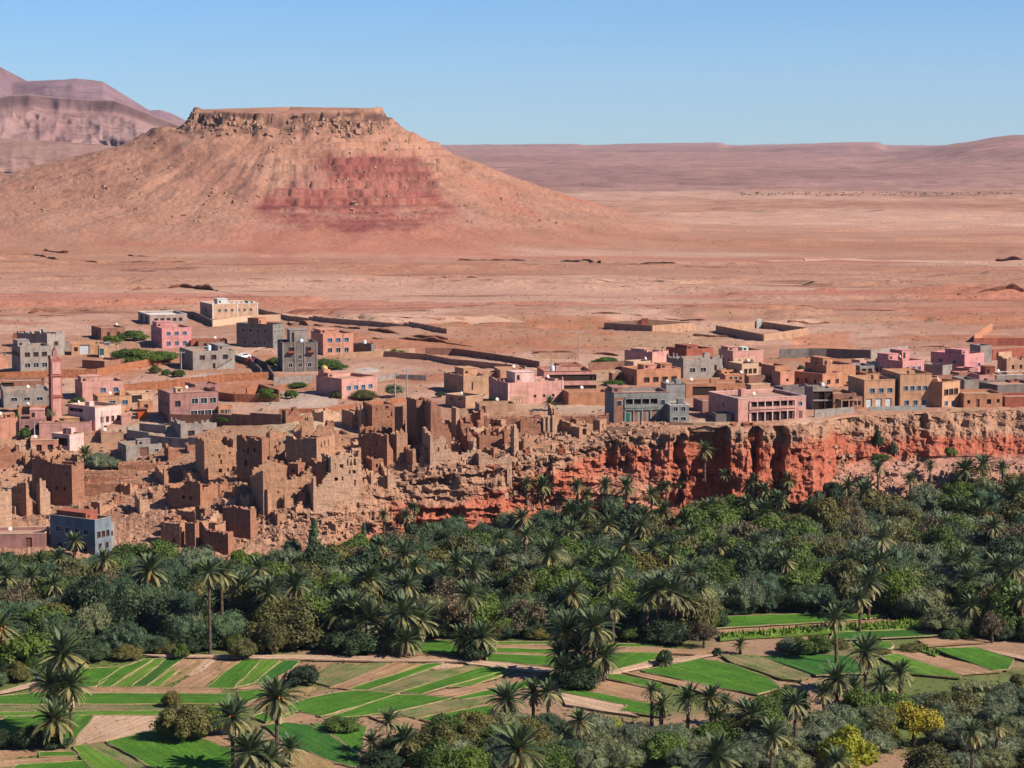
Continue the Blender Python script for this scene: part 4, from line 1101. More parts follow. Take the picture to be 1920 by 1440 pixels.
wall_run('rust-red yard wall right of the brown and pink brick house', 'red', [(408,748),(440,754),(524,752)], 1.8, .4, mat=MUDW)
wall_run('dark red slanting yard wall beside the lane', 'red', [(462,750),(486,740),(524,752)], 2.6, .3, mat=MUDW)
wall_run('red earthen terrace edge above the ruins', 'red', [(524,776),(600,774),(690,764),(760,752)], 1.0, .5, mat=MUDW)
wall_run('long brown yard wall in front of the brown and pink brick house', 'brown', [(318,797),(400,797),(470,797),(528,795)], 2.4)
wall_run('mauve grey yard wall around the grey stone enclosure', 'grey', [(239,820),(280,832),(322,840),(386,838)], 2.1)
wall_run('grey end wall of the stone enclosure', 'grey', [(239,820),(262,806),(312,812)], 1.6)
wall_run('low stone wall on the cliff edge left of the pink hotel', 'tan', [(1256,796),(1300,798),(1340,798)], .6)
wall_run('pale low block wall at the rim below the arcade house', 'tan', [(1137,812),(1182,810)], 1.2)
wall_run('pale garden wall on the cliff edge below the ochre houses', 'bluegrey', [(1630,770),(1680,769),(1735,768)], .9)
wall_run('grey garden wall on the cliff edge below the pergola house', 'grey', [(1527,781),(1600,775)], 1.4)
wall_run('long cement wall behind the right row of houses', 'darkgrey', [(1462,672),(1516,671),(1550,671),(1632,674)], 2.6)
wall_run('pale continuation of the cement wall behind the rose house', 'grey', [(1632,674),(1668,668),(1702,664)], 2.4)
wall_run('dark wall around the plot at the back right', 'red', [(1826,648),(1870,648),(1960,648)], 2.2)
wall_run('orange wall climbing the slope at the back right', 'orange', [(1826,642),(1845,628),(1860,618)], 2.2)
wall_run('thin dark wall at the top of the back right plot', 'brown', [(1860,618),(1900,616),(1960,612)], 1.0)
wall_run('dark red yard wall at the right edge behind the beige mud house', 'red', [(1860,676),(1960,670)], 3.0)
wall_run('low brown wall left of the pink roof-room house', 'brown', [(1104,694),(1172,692)], 2.0)
wall_run('low pale yard walls right of the salmon house', 'beige', [(701,667),(778,665)], 1.8)

# ------------------------------------------------------------------ poles, cars, metal box
def pole(x, yb, yt, label, arm=True):
    p = G(x, yb); h = (yb - yt) / mpp(p)
    r = empty('utility_pole', p, .3, label, 'pole', 'utility poles in the village')
    m = MB(); m.tube([(0, 0, -.5), (0, 0, h)], [.17, .11], 7); m.build('mast', M_concrete, r)
    if arm: part_box(r, 'crossarm', M_steel, (-.9, -.06, h - .5, .9, .06, h - .38))
    for x_ in (-.8, 0, .8):
        if arm: part_box(r, 'insulator', M_whitefr, (x_ - .06, -.06, h - .378, x_ + .06, .06, h - .18))
pole(741,755,700,'slim concrete utility pole above the ruins, left one of the pair')
pole(763,748,690,'slim concrete utility pole above the ruins, right one of the pair')
pole(1086,666,621,'tall lattice-thin pylon standing alone on the plain')
pole(431,796,765,'short pole against the long brown yard wall', False)
pole(340,697,658,'utility pole at the corner of the grey stair house')
pole(192,815,770,'thin pole in the street right of the mosque', False)
pole(1034,696,660,'thin pole behind the pink veranda house', False)
pole(1302,745,716,'dark pole in front of the brown mud compound')
pole(65,827,790,'thin pole beside the long pink house', False)
def car(px, py, rz, col, label):
    p = G(px, py); r = empty('parked_car', p, rz, label, 'car')
    prof = [(-2.1, .35), (2.1, .35), (2.1, .8), (1.2, .95), (.7, 1.42), (-1.2, 1.45), (-1.8, .95), (-2.1, .85)]
    m = MB(); k = len(prof)
    m.v += [(x, -.82, z) for x, z in prof] + [(x, .82, z) for x, z in prof]
    m.f += [tuple(range(k)), tuple(reversed(range(k, 2 * k)))] + [(i, i + k, (i + 1) % k + k, (i + 1) % k) for i in range(k)]
    m.build('body', flat('car paint ' + label[:5], col, .35, .05), r)
    for sy in (-1, 1):
        w = MB(); y = sy * .825; w.v += [(1.05, y, .95), (.62, y, 1.35), (-1.12, y, 1.37), (-1.6, y, .95), (1.05, y * .98, .95), (.62, y * .98, 1.35), (-1.12, y * .98, 1.37), (-1.6, y * .98, .95)]
        w.f += [(0, 1, 2, 3), (7, 6, 5, 4), (0, 4, 5, 1), (1, 5, 6, 2), (2, 6, 7, 3), (3, 7, 4, 0)]; w.build('window', M_glass, r)
        for x in (-1.3, 1.3):
            t = MB(); t.tube([(x, sy * .62, .33), (x, sy * .86, .33)], .33, 10); t.build('wheel', M_glass, r)
car(457, 672, 1.0, (.8, .8, .8), 'white car parked on the lane below the charcoal house')
car(476, 682, .9, (.30, .03, .03), 'dark red car parked behind the lane wall, right of the white car')
p = G(267, 784); r = empty('metal_kiosk', p, .1, 'bright orange metal kiosk in the shade left of the brick house', 'kiosk')
part_box(r, 'body', flat('orange paint', (.75, .12, .02), .6), (-.95, 0, -.3, .95, 1.6, 2.0)); part_box(r, 'roof', wall_mat('brown'), (-1.2, -.3, 2.003, 1.2, 1.9, 2.2))

# ------------------------------------------------------------------ eroded banks and tracks of the plain
M_bank = mud('dark eroded bank', (.33, .14, .085))  # earth colour darkened to carry the shade of the overhanging edge
def bank(pts, h, seed):
    P = [G(x, y) for x, y in pts]; mb = MB(); rows = []
    k = 0
    for i in range(len(P) - 1):
        L = (P[i + 1] - P[i]).length; n = max(2, int(L / 1.6))
        for q in range(n):
            a = P[i].lerp(P[i + 1], q / n); k += 1
            nn = float(fbm(np.array([k * .21 + seed]), np.array([0.0]), 4, 600)[0]); hh = h * .7 * max(.05, .5 + nn * 1.5)
            off = float(fbm(np.array([k * .13]), np.array([seed * 1.0]), 3, 601)[0]) * 5
            z = ground(a.x, a.y)
            rows.append([(a.x, a.y + off - .4, z - .6), (a.x, a.y + off - .9 * hh, z + hh * .8), (a.x, a.y + off, z + hh), (a.x, a.y + off + 5, z - .5)])
    for r in rows: mb.v += r
    for i in range(len(rows) - 1):
        for j in range(3): mb.f.append((i * 4 + j, i * 4 + 4 + j, i * 4 + 5 + j, i * 4 + 1 + j))
    tag(mb.build('eroded_bank', M_bank), kind='structure')
for i, (pts, h) in enumerate([([(248,545),(300,540),(340,537),(390,544),(437,551)],2.2),([(540,607),(600,612),(680,618)],1.3),([(690,620),(760,628),(800,634),(850,638)],1.8),([(700,632),(800,640),(905,655),(935,662)],1.6),([(1000,664),(1100,662),(1170,668)],1.2),
    ([(1110,588),(1200,592),(1330,600)],1.1),([(1480,603),(1560,605)],1.0),([(1800,555),(1850,548),(1925,546)],2.0),([(1300,628),(1400,633)],.7),([(0,480),(60,478),(130,486)],1.6),([(0,440),(14,436)],3),([(85,470),(130,475)],2.2),([(860,488),(1000,489),(1130,493)],1.3),
    ([(1870,490),(1930,489)],2.2),([(240,480),(300,482)],1.4),([(1680,652),(1760,650),(1820,652)],1.4),([(820,330*0+520),(900,522)],.6),([(60,583),(140,580),(170,584)],1.0)]):
    bank(pts, h, i * 13 + 1)
M_track = flat('pale trodden track', (.62, .36, .25), .95, .2)
def track(pts, w, name='track'):
    P = [G(x, y) for x, y in pts]; mb = MB(); R = []
    for i in range(len(P) - 1):
        L = (P[i + 1] - P[i]).length; n = max(2, int(L / 4))
        for q in range(n + (i == len(P) - 2)):
            a = P[i].lerp(P[i + 1], q / n); dv = (P[i + 1] - P[i]).normalized(); nr = Vector((-dv.y, dv.x, 0)) * w / 2
            wob = float(fbm(np.array([len(R) * .2]), np.array([pts[0][0] * 1.0]), 2, 610)[0])
            a = a + nr * wob * 1.2
            ww = 1 + wob * .6
            for sg in (1, 0, -1):
                x, y = a.x + nr.x * sg * ww, a.y + nr.y * sg * ww
                R.append((x, y, ground(x, y) + .10 + (.05 if sg == 0 else 0)))
    mb.v = R
    for i in range(len(R) // 3 - 1):
        for j in range(2): mb.f.append((i * 3 + j, i * 3 + 3 + j, i * 3 + 4 + j, i * 3 + 1 + j))
    tag(mb.build(name, M_track), kind='structure')
track([(850,517),(1060,520),(1150,528),(1300,533),(1500,534),(1700,531),(1925,534)], 3)
track([(1150,537),(1240,533),(1300,533)], 3)
track([(540,585),(700,590),(850,600),(980,602)], 9)
track([(560,598),(750,604),(900,607)], 7)
track([(440,672),(480,655),(520,640)], 3)
track([(1440,490),(1560,486),(1700,490),(1810,492)], 16)
# ================================================================== RUINED KASBAH
MUD1 = mud('ochre rammed earth', (.58, .30, .18)); MUD2 = mud('brown rammed earth', (.46, .205, .125)); MUD3 = mud('pale rammed earth', (.68, .40, .26))
M_beam = flat('old palm beams', (.20, .12, .08), .95)
CELL = .36
def ruin_wall(mb, ox, oy, ux, uy, W, prof, H, base, holes, seed, th=0.7, jag=.5):
    """a crumbling earth wall: cells along its length, each as high as the broken outline; holes left open"""
    nx = max(2, int(W / CELL)); nz = max(3, int((H * max(prof) + 1.2) / .42))
    xs = np.linspace(0, 1, nx)
    hp = np.interp((np.arange(nx) + .5) / nx, np.linspace(0, 1, len(prof)), prof) * H
    hp = hp + jag * (fbm(np.arange(nx) * .35 + seed, np.zeros(nx), 3, 301) * 1.6 + (_h2(np.arange(nx), np.zeros(nx) + seed, 5) - .5) * .55)
    dx = W / nx; dz = .42
    occ = np.zeros((nx, nz), bool)
    for i in range(nx):
        for k in range(nz):
            occ[i, k] = (k + .5) * dz < hp[i]
    for (hx, hz, hw, hh) in holes:
        a, b = hx * W - hw / 2, hx * W + hw / 2
        for i in range(nx):
            if a <= (i + .5) * dx <= b:
                for k in range(nz):
                    if hz - hh / 2 <= (k + .5) * dz <= hz + hh / 2: occ[i, k] = False
    vid = {}
    px_, py_ = -uy, ux                       # thickness direction, into the building
    def V(i, k, side):
        key = (i, k, side)
        if key not in vid:
            q_ = (i * 73856093 ^ k * 19349663 ^ (seed * 83492791 + side * 7919)) & 0xffffffff
            q_ = (q_ * 2654435761 + 12345) & 0xffffffff; q_ ^= q_ >> 15
            j1 = (q_ & 1023) / 1023 - .5; j2 = ((q_ >> 10) & 1023) / 1023 - .5; j3 = ((q_ >> 20) & 1023) / 1023 - .5
            z = k * dz if k else -base
            tt = th * (1.25 - .5 * min(k / max(nz, 1), 1))
            e = 0 if i in (0, nx) else j1 * .22
            off = (0 if side == 0 else tt) + j2 * .03 + (0.10 - .02 * k if side == 0 else 0) * -1 * 0 
            x = i * dx + e
            vid[key] = len(mb.v)
            mb.v.append((ox + ux * x + px_ * off, oy + uy * x + py_ * off, z + (j3 * .26 if k else 0)))
        return vid[key]
    for i in range(nx):
        for k in range(nz):
            if not occ[i, k]: continue
            mb.f.append((V(i, k, 0), V(i + 1, k, 0), V(i + 1, k + 1, 0), V(i, k + 1, 0)))
            mb.f.append((V(i, k, 1), V(i, k + 1, 1), V(i + 1, k + 1, 1), V(i + 1, k, 1)))
            if k == nz - 1 or not occ[i, k + 1]: mb.f.append((V(i, k + 1, 0), V(i + 1, k + 1, 0), V(i + 1, k + 1, 1), V(i, k + 1, 1)))
            if k > 0 and not occ[i, k - 1]: mb.f.append((V(i, k, 0), V(i, k, 1), V(i + 1, k, 1), V(i + 1, k, 0)))
            if i == 0 or not occ[i - 1, k]: mb.f.append((V(i, k, 0), V(i, k + 1, 0), V(i, k + 1, 1), V(i, k, 1)))
            if i == nx - 1 or not occ[i + 1, k]: mb.f.append((V(i + 1, k, 0), V(i + 1, k, 1), V(i + 1, k + 1, 1), V(i + 1, k + 1, 0)))
def ruin(label, xl, xc, xr, yt, yb, R=(1, 1), L=(1, 1), B=None, K=None, a=24, d=None, hR=(), hL=(), mat=None, th=.7, floor=None, cat='ruin', base=3.0, jag=.5, name='ruined_house'):
    p = G(xc, yb); s = mpp(p); ar = math.radians(a)
    W = max((xr - xc) / (s * math.cos(ar)), 1.0)
    if d is None: d = (xc - xl) / (s * math.sin(ar)) if xc - xl > 3 else 5.0
    d = min(max(d, 1.6), 16); H = (yb - yt) / s
    r = empty(name, p, ar, label, cat)
    sd = hash_label(label) % 997
    mat = mat or MUD1
    hs = lambda hh: [(x, z * H, w, h) for (x, z, w, h) in hh]
    def side(nm, *args):
        m = MB(); ruin_wall(m, *args, jag=jag); m.build(nm, mat, r)
    if R: side('wall', 0, 0, 1, 0, W, R, H, base, hs(hR), sd, th)
    if L: side('wall', 0, d, 0, -1, d, L[::-1], H, base, [(1 - x, z, w, h) for x, z, w, h in hs(hL)], sd + 1, th)
    if B: side('wall', W, d, -1, 0, W, B[::-1], H, base, (), sd + 2, th)
    if K: side('wall', W, 0, 0, 1, d, K, H, base, (), sd + 3, th)
    if floor:
        m = MB(); m.box(th, th, -base, W - th, d - th, H * floor); m.build('roof', M_mudroof, r)
    return r, W, d, H
M_mudroof = mud('trodden earth roof', (.52, .32, .22))
# left group
ruin('brown square mud tower with two dark windows, left group of ruins', 93,136,153,872,952,(1,1,.98),(1.0,1.02,1),(1,.95,.8),(1,1),62,hL=[(.25,.75,.6,.9),(.35,.42,.7,1.0),(.75,.42,.6,.8),(.9,.1,.8,1.0)],mat=MUD2,floor=.9,jag=.25)
ruin('dark broken wall behind the brown square tower', 56,100,112,860,935,(1,.8),(.7,1.0,1.02,.9),(.6,.4),None,62,mat=MUD2)
ruin('crumbling four-storey facade at the left edge with slit windows', 16,50,78,905,968,(.95,.5,.35,.45,.6),(1,1,.8),None,None,50,hL=[(.4,.75,.5,.6),(.5,.45,.5,.6),(.6,.18,.7,1.0)],hR=[(.4,.5,.5,1.0),(.7,.4,.5,.8)],mat=MUD1)
ruin('pale orange broken gable wall beside the crumbling facade', 72,76,93,899,967,(1,.95,.6),(1,.8),None,None,30,d=2.5,mat=MUD3)
ruin('tall pale wall at the extreme left edge of the picture', -40,-30,17,922,1000,(1,1,1),(1,1),None,None,30,d=8,mat=MUD3,jag=.2)
ruin('heap-like broken rooms above the left tower', -30,-8,40,835,880,(.9,.6,1,.5,.8,.4),(1,.7),(.9,.7,.5),(.5,.8),24,mat=MUD2)
ruin('pale broken rooms below the long pink house', 30,36,66,828,868,(.6,1,.5,.9,.3),(1,.6),(.5,1,.4),(.7,.5),24,d=6,mat=MUD3)
ruin('roofless orange rooms with beams left of the date palm', 66,74,140,850,892,(.5,.8,.4,1,1,.6),(1,.6),(.7,.5),(.9,.8),20,d=7,hR=[(.3,.4,1,1)],mat=MUD1)
ruin('long low mud wall enclosing the terrace below the lone palm', 152,156,300,906,930,(1,.97,.93,.85),(1,1),(1.2,1.1,1.0),(.8,1),4,d=7,mat=MUD2,jag=.12)
rr, W, d, H = ruin('long mud shed with pale flat roof and dark openings, below the lone palm', 150,158,286,884,905,(1,1,1,.9),(1,1),(1,1),(1,1),4,d=5,hR=[(.45,.3,1.4,1.2),(.6,.3,1.4,1.2),(.72,.3,1.6,1.2),(.85,.3,1.6,1.2)],mat=MUD1,floor=.92,jag=.05)
ruin('brown mud yard wall under the grey stone house', 214,222,300,870,893,(1,.9,1,.95),(1,1),(1,1),(1,1),8,d=4,mat=MUD2,jag=.1,floor=.6)
ruin('orange mud house with two small windows and raised back room', 308,376,413,916,955,(.85,1.2,.8),(1.25,1.3,.9,.9),(1,1),(1,.9),58,hL=[(.3,.5,.8,.8),(.52,.5,.8,.8)],mat=mud('orange mud plaster',(.48,.22,.13)),floor=.7,jag=.08)
ruin('round-cornered pale mud room above the orange mud house', 295,300,345,880,902,(1,1,.9),(1,1),(1,1),(1,1),14,d=5,mat=MUD1,jag=.1)
ruin('small yard walls right of the round-cornered mud room', 338,345,385,884,905,(1,1,.6),(1,.8),(1,1.1),(.6,1),12,d=5,mat=MUD1,jag=.1)
ruin('tall plain mud tower with three rows of pinhole windows', 359,384,440,826,903,(.93,1.0,.98,.8,.78),(1,1.02,1),(.9,1.1,1.05),(1,.95),24,hR=[(.25,.62,.5,.6),(.47,.6,.55,.6),(.8,.68,.55,.6),(.55,.45,.4,.7),(.5,.25,.45,.6),(.75,.25,.5,.6)],mat=MUD1,jag=.22,base=4)
ruin('dark leaning mud tower with light slits near its top', 441,492,503,823,900,(1,1,1),(.98,.98,.99,1.1),(1,.7),(1,1),60,hL=[(.35,.90,.5,.6),(.6,.90,.5,.7),(.3,.70,.5,.6),(.55,.68,.5,1.0),(.75,.68,.5,.6),(.65,.38,.8,.9)],mat=MUD2,jag=.2,base=4)
ruin('broken lit back wall right of the dark leaning tower', 500,506,534,828,880,(1.1,.95,.6,.9,.8),(1,.8),(1,.8,.6),(.4,.8),20,d=6,mat=MUD1)
ruin('massive dark mud block with grooved pale end wall', 533,594,624,822,892,(1.0,1.02,1.0),(.98,.98,1.0),(.9,.8),(1,.9),60,hR=[(.25,.8,.4,1.2),(.45,.8,.4,1.2),(.65,.8,.4,1.2),(.3,.55,.5,.6)],hL=[(.9,.8,.5,.6)],mat=MUD1,jag=.15,base=4)
ruin('broken hall behind the massive dark block', 560,566,632,802,850,(.8,.5,1.1,1.0,.7),(1,.6),(.7,1.2,.6,.4),(.8,.5),18,d=8,hR=[(.3,.5,1.4,1.2)],mat=MUD1)
ruin('small turret of mud on the skyline of the ruins', 574,578,588,782,815,(1,.9),(1,.8),(1,1),(1,1),22,d=2.5,mat=MUD1)
ruin('thin mud stub rising behind the broken hall', 610,614,626,788,815,(.8,1),(1,.8),None,None,22,d=2,mat=MUD2)
ruin('dark opened gable with steep broken edge, lower centre of the ruins', 582,612,622,866,930,(1,1.05,.9),(.9,1.05,1.0),None,None,58,mat=MUD2,base=4)
ruin('rounded heap of collapsed orange wall left of the opened gable', 555,562,590,873,915,(.3,.8,1,.9),(.3,.2),None,None,10,d=3,mat=MUD1)
ruin('four-storey mud house with rows of small square windows, centre of the ruins', 616,621,676,856,942,(.98,1.0,1.05,1.15,1.18),(1,1),(.9,1),(1.1,.9),22,d=6,hR=[(.15,.80,.6,.7),(.35,.80,.6,.7),(.18,.52,.5,.9),(.4,.52,.5,.9),(.62,1.05,1.2,1.0),(.85,1.05,1.2,1.0),(.56,.86,.4,.9),(.68,.86,.4,.9),(.80,.86,.4,.9),(.92,.86,.4,.9),(.62,.66,.7,1.0),(.78,.66,.7,1.0),(.93,.66,.7,1.0),(.8,.38,.5,1.2)],mat=MUD3,jag=.18,base=5)
ruin('long facade with low doorway at the foot of the ruins', 464,494,584,882,966,(.75,.75,.8,.78,.82,.85),(1.0,.9,.75),(.9,1.1,.95,1.1),(.9,.8),22,hR=[(.37,.08,1.2,1.8),(.75,.55,.5,.7),(.3,.5,.5,.6)],hL=[(.5,.6,.5,1)],mat=MUD1,jag=.25,base=5)
ruin('pale tall buttress wall right of the low doorway facade', 583,588,624,898,965,(.7,.8,1.1,1.2),(1,.8),None,None,20,d=4,mat=MUD3,base=5)
ruin('jagged dark inner walls above the low doorway facade', 508,516,572,862,905,(.8,1,.6,.9,.5),(1,.7),(1,.8,1.1),(.8,.6),20,d=5,mat=MUD2)
ruin('low mud room with flat roof and yellow drum, lower left ruins', 326,366,412,960,985,(.9,.9,1.1),(1,1,.9),(1,1),(1,1),46,mat=MUD1,floor=.7,jag=.12)
ruin('square mud house with one small window at the foot of the ruins', 299,338,348,982,1026,(1,1),(1,1,1),(1,1),(1,1),66,hL=[(.35,.3,.7,.8)],mat=MUD1,floor=.85,jag=.15)
ruin('narrow upright wall slabs right of the square mud house', 346,366,372,982,1030,(1,1),(.95,1),None,None,66,mat=MUD2,jag=.3)
ruin('roofless two-room mud house right of the wall slabs', 368,404,420,984,1026,(1,.9),(1,.5,1,1),(1,1),(1,.9),60,mat=MUD1,jag=.2)
ruin('round-shouldered brown mud bastion at the edge of the trees', 379,428,436,998,1040,(1,1),(.85,1,1.05,1.0),(1,1),(1,.9),62,hL=[(.3,.55,.6,.7)],mat=MUD2,jag=.12,floor=.9)
ruin('high dark retaining wall with crumbled right edge', 414,470,482,952,1012,(1,.8,.5),(.85,1.02,1.0,.92),(1,.9),None,62,mat=MUD2,jag=.25,base=5)
# right group on the spur
ruin('tall thin-walled castle with star-like slits and a diagonal break', 692,698,741,760,815,(1,1.02,1.03,1.0),(1,1),(.5,.6,.3),(1,1),20,d=7,hR=[(.2,.85,.5,.6),(.65,.9,.5,.6),(.7,.6,.4,.5),(.85,.68,.4,.5),(.8,.3,.4,.6)],mat=MUD2,jag=.2,base=5)
ruin('narrow dark slab tower beside the castle with the diagonal break', 740,756,760,762,850,(1,1),(1,1),None,(1,.9),64,mat=MUD2,jag=.2,base=4)
ruin('long dark facade with lit jagged crest, right of the four-storey house', 670,726,738,815,880,(.9,.6,.5),(1.03,1.0,1.02,.9),(.8,.9),None,60,hL=[(.35,.75,.5,1.2),(.45,.3,.5,1.2)],mat=MUD2,jag=.3,base=4)
ruin('red-brown upper rooms above the long dark facade', 678,686,735,806,835,(.6,1,.7,.9),(1,.6),(1,.9),(.9,.7),20,d=5,mat=MUD2)
ruin('pale slender tower split by a dark gap', 738,744,764,812,870,(.85,1.1,.8),(1,.8),(.8,1),(1,.9),24,d=4,mat=MUD1,base=4)
ruin('tallest square mud tower on the skyline of the ruins', 776,781,806,750,845,(1,1,.99),(1,1),(.9,1),(1,.98),22,d=6,hR=[(.2,.3,.5,1)],mat=MUD2,jag=.15,base=4)
ruin('broad broken keep right of the tallest tower', 803,808,846,752,855,(1,.98,.96,.6,.55,.4),(1,1),(.6,.7,.5),(.4,.3),18,d=7,hR=[(.3,.92,.7,.5),(.4,.6,.4,.4)],mat=MUD2,jag=.4,base=4)
ruin('lower dark keep rooms between the slender tower and the front facade', 768,774,803,842,884,(.9,.5,1,.8),(1,.8),(1,1),(1,1),20,d=5,hR=[(.3,.5,.7,1.2)],mat=MUD1,base=4)
ruin('sunlit front facade with stepped skyline and small doorway, on the spur', 802,807,893,820,882,(.9,.95,1.0,.6,.45,.42,.5,.75),(1,1.2),None,(.9,.6),16,d=7,hR=[(.15,.65,.6,.8),(.32,.72,.6,.8),(.25,.1,.8,1.5),(.4,.3,.4,.5),(.85,.3,.5,.7)],mat=MUD3,jag=.35,base=5)
ruin('thin lit pillar wall right of the broad keep', 852,855,862,765,822,(1,1.02),(1,1),None,None,20,d=3,mat=MUD3,jag=.2)
ruin('small brown rooms with empty window behind the pillar wall', 860,866,903,790,825,(.8,1,.5,.9),(1,.8),(1,1),(.9,1),20,d=5,mat=MUD2)
ruin('dark torn wall standing alone above the spur', 884,901,907,772,815,(1,1),(.5,.9,1.05),None,(1,.5),58,mat=MUD2)
ruin('dark hall with one bright window at the right of the ruins', 896,899,942,817,850,(1,1,.98),(.95,1.05,1),(.8,.9),(.8,.9),14,d=6,hR=[(.72,.45,.5,.9)],mat=MUD2,jag=.2,base=4)
ruin('thin tapering wall finger right of the dark hall', 961,964,972,795,855,(.8,1.05,.6),(1,.7),None,None,22,d=2,mat=MUD3,jag=.3)
ruin('dark low wall under the terrace above the spur', 902,908,1022,784,806,(1,.9,1,1.1,.9),(1,1),(1,1),None,4,d=3,mat=MUD2,jag=.3)
ruin('rounded collapsed rooms left of the three pillars', 905,912,975,802,828,(.9,.5,.8,.9,.4),(1,.6),(.8,1,.5),(.7,.4),12,d=5,mat=MUD1)
ruin('hut remains below the dark terrace wall', 970,976,1016,788,818,(.8,1,.9,.6),(1,.6),(1,.6),(.5,.3),12,d=5,mat=MUD2)
for i, (x, l) in enumerate(((1019, 'leftmost'), (1027, 'middle'), (1036, 'rightmost'))):
    ruin(l + ' of three thin mud pillars at the right end of the ruins', x - 1, x, x + 5, 782, 814, (1, 1), (1, 1), None, None, 20, d=1.2, mat=MUD3, jag=.2)
ruin('dark mud terrace wall running to the arcade house', 1040,1044,1142,780,803,(1,.95,1,1.0,1.05),(1,1),None,None,3,d=3,mat=MUD2,jag=.15)
ruin('small roofless mud house with square doorway near the three pillars', 1069,1086,1112,800,824,(1,.9,1.1,1),(1,.8),(1.1,1.2),(1,1),36,hR=[(.35,.55,1.2,1.0)],mat=MUD1,jag=.12)
ruin('broken foundation walls on the slope below the three pillars', 975,982,1032,826,845,(.8,.3,1,.4),(1,.6),(.7,.9),(.5,.6),16,d=5,mat=MUD1)
ruin('pale wall remains along the rim right of the front facade', 892,898,960,850,878,(.6,1,.3,.7,.9),(1,.6),(.6,.4),None,10,d=5,mat=MUD3)
ruin('pale standing buttress on the cliff rim', 948,951,957,880,908,(1,1),(1,1),None,(1,1),14,d=1.5,mat=MUD3,jag=.2,base=4)
ruin('mud hut shell below the lower keep', 690,696,730,888,915,(.6,1,.5,.3),(1,.8),(1,.6),(.6,.4),20,d=4,hR=[(.4,.5,1,1)],mat=MUD3,base=4)
# blue-grey house at the bottom left and its neighbours
house('dark blue-grey three-storey house with bright right side, at the foot of the ruins', 'slate', 82,179,203,975,1046, [(.60,3,.9,1.2,'dark'),(.28,2,.9,1.2,'dark')], [(.66,4,1.6,1.2,'white'),(.2,3,1.4,1.2,'hole')], 57, boxes=[(.15,.25,.85,.9,.9,'red')], cope='grey')
house('grey side wing of the blue-grey house', 'bluegrey', 198,201,214,980,1030, [(.6,1,.8,1,'dark')], (), 30, d=6)
house('long low mauve yard building left of the blue-grey house', 'mauve', -30,-20,84,1002,1030, [(.4,1,1.2,2.0,'door',.6,.2)], (), 6, d=8, cope='cream')

# ---- the many smaller roofless rooms and stubs that fill the kasbah
rf = random.Random(31)
ZONES = [((0, 858, 60, 1000), 'at the far left of the ruins'), ((150, 925, 300, 975), 'on the slope behind the blue-grey house'), ((300, 850, 440, 880), 'around the tall plain tower'), ((300, 905, 470, 1010), 'below the tall plain tower'),
         ((440, 860, 600, 960), 'below the dark leaning tower'), ((480, 950, 640, 1000), 'at the foot of the long facade'), ((500, 790, 690, 840), 'behind the massive dark block'), ((620, 850, 740, 925), 'right of the four-storey house'),
         ((680, 780, 800, 870), 'around the castle with star-like slits'), ((800, 800, 960, 875), 'on the spur by the broad keep'), ((930, 790, 1130, 830), 'near the three thin pillars'), ((60, 835, 160, 900), 'behind the brown square tower')]
FK = ['low roofless mud room', 'broken mud wall stub', 'jagged gable fragment', 'small square mud house shell']
for (zx0, zy0, zx1, zy1), zn in ZONES:
    cnt = max(3, int((zx1 - zx0) * (zy1 - zy0) / 1150)); items = []
    for i in range(cnt):
        x = zx0 + (zx1 - zx0) * (i + rf.uniform(.1, .9)) / cnt; y = rf.uniform(zy0, zy1); items.append((x, y))
    items.sort(); seen = {}
    for i, (x, y) in enumerate(items):
        k = rf.randint(0, 3); w = rf.uniform(14, 34); dk = rf.uniform(8, 24); hh = rf.uniform(14, 34) * (1.4 if k == 2 else 1)
        seen[k] = seen.get(k, 0) + 1
        lab = ['first', 'second', 'third', 'fourth', 'fifth', 'sixth', 'seventh', 'eighth', 'ninth', 'tenth'][min(seen[k] - 1, 9)] + ' ' + FK[k] + ' from left ' + zn
        pr = lambda n: tuple(rf.uniform(.45, 1.1) for _ in range(n))
        a_ = rf.choice((20, 24, 28, 55, 60, 64))
        mt = rf.choice((MUD1, MUD2, MUD1, MUD3))
        if k == 0: ruin(lab, x - dk, x, x + w, y - hh, y, pr(4), pr(3), pr(4), pr(3), a_, mat=mt, jag=.35)
        elif k == 1: ruin(lab, x - 2, x, x + w, y - hh * .8, y, pr(4), pr(2), None, None, a_, d=2.5, mat=mt, jag=.45)
        elif k == 2: ruin(lab, x - dk, x, x + w * .7, y - hh, y, (1, .7, .35), (.4, .8, 1.05), None, None, a_, mat=mt, jag=.45)
        else: ruin(lab, x - dk, x, x + w * .8, y - hh, y, (1, .98, .95), (1, 1.02, 1), (1, .95), (1, 1), a_, mat=mt, jag=.15, floor=rf.choice((.8, None)), hR=[(.4, .55, .5, .7)], hL=[(.5, .5, .5, .7)])

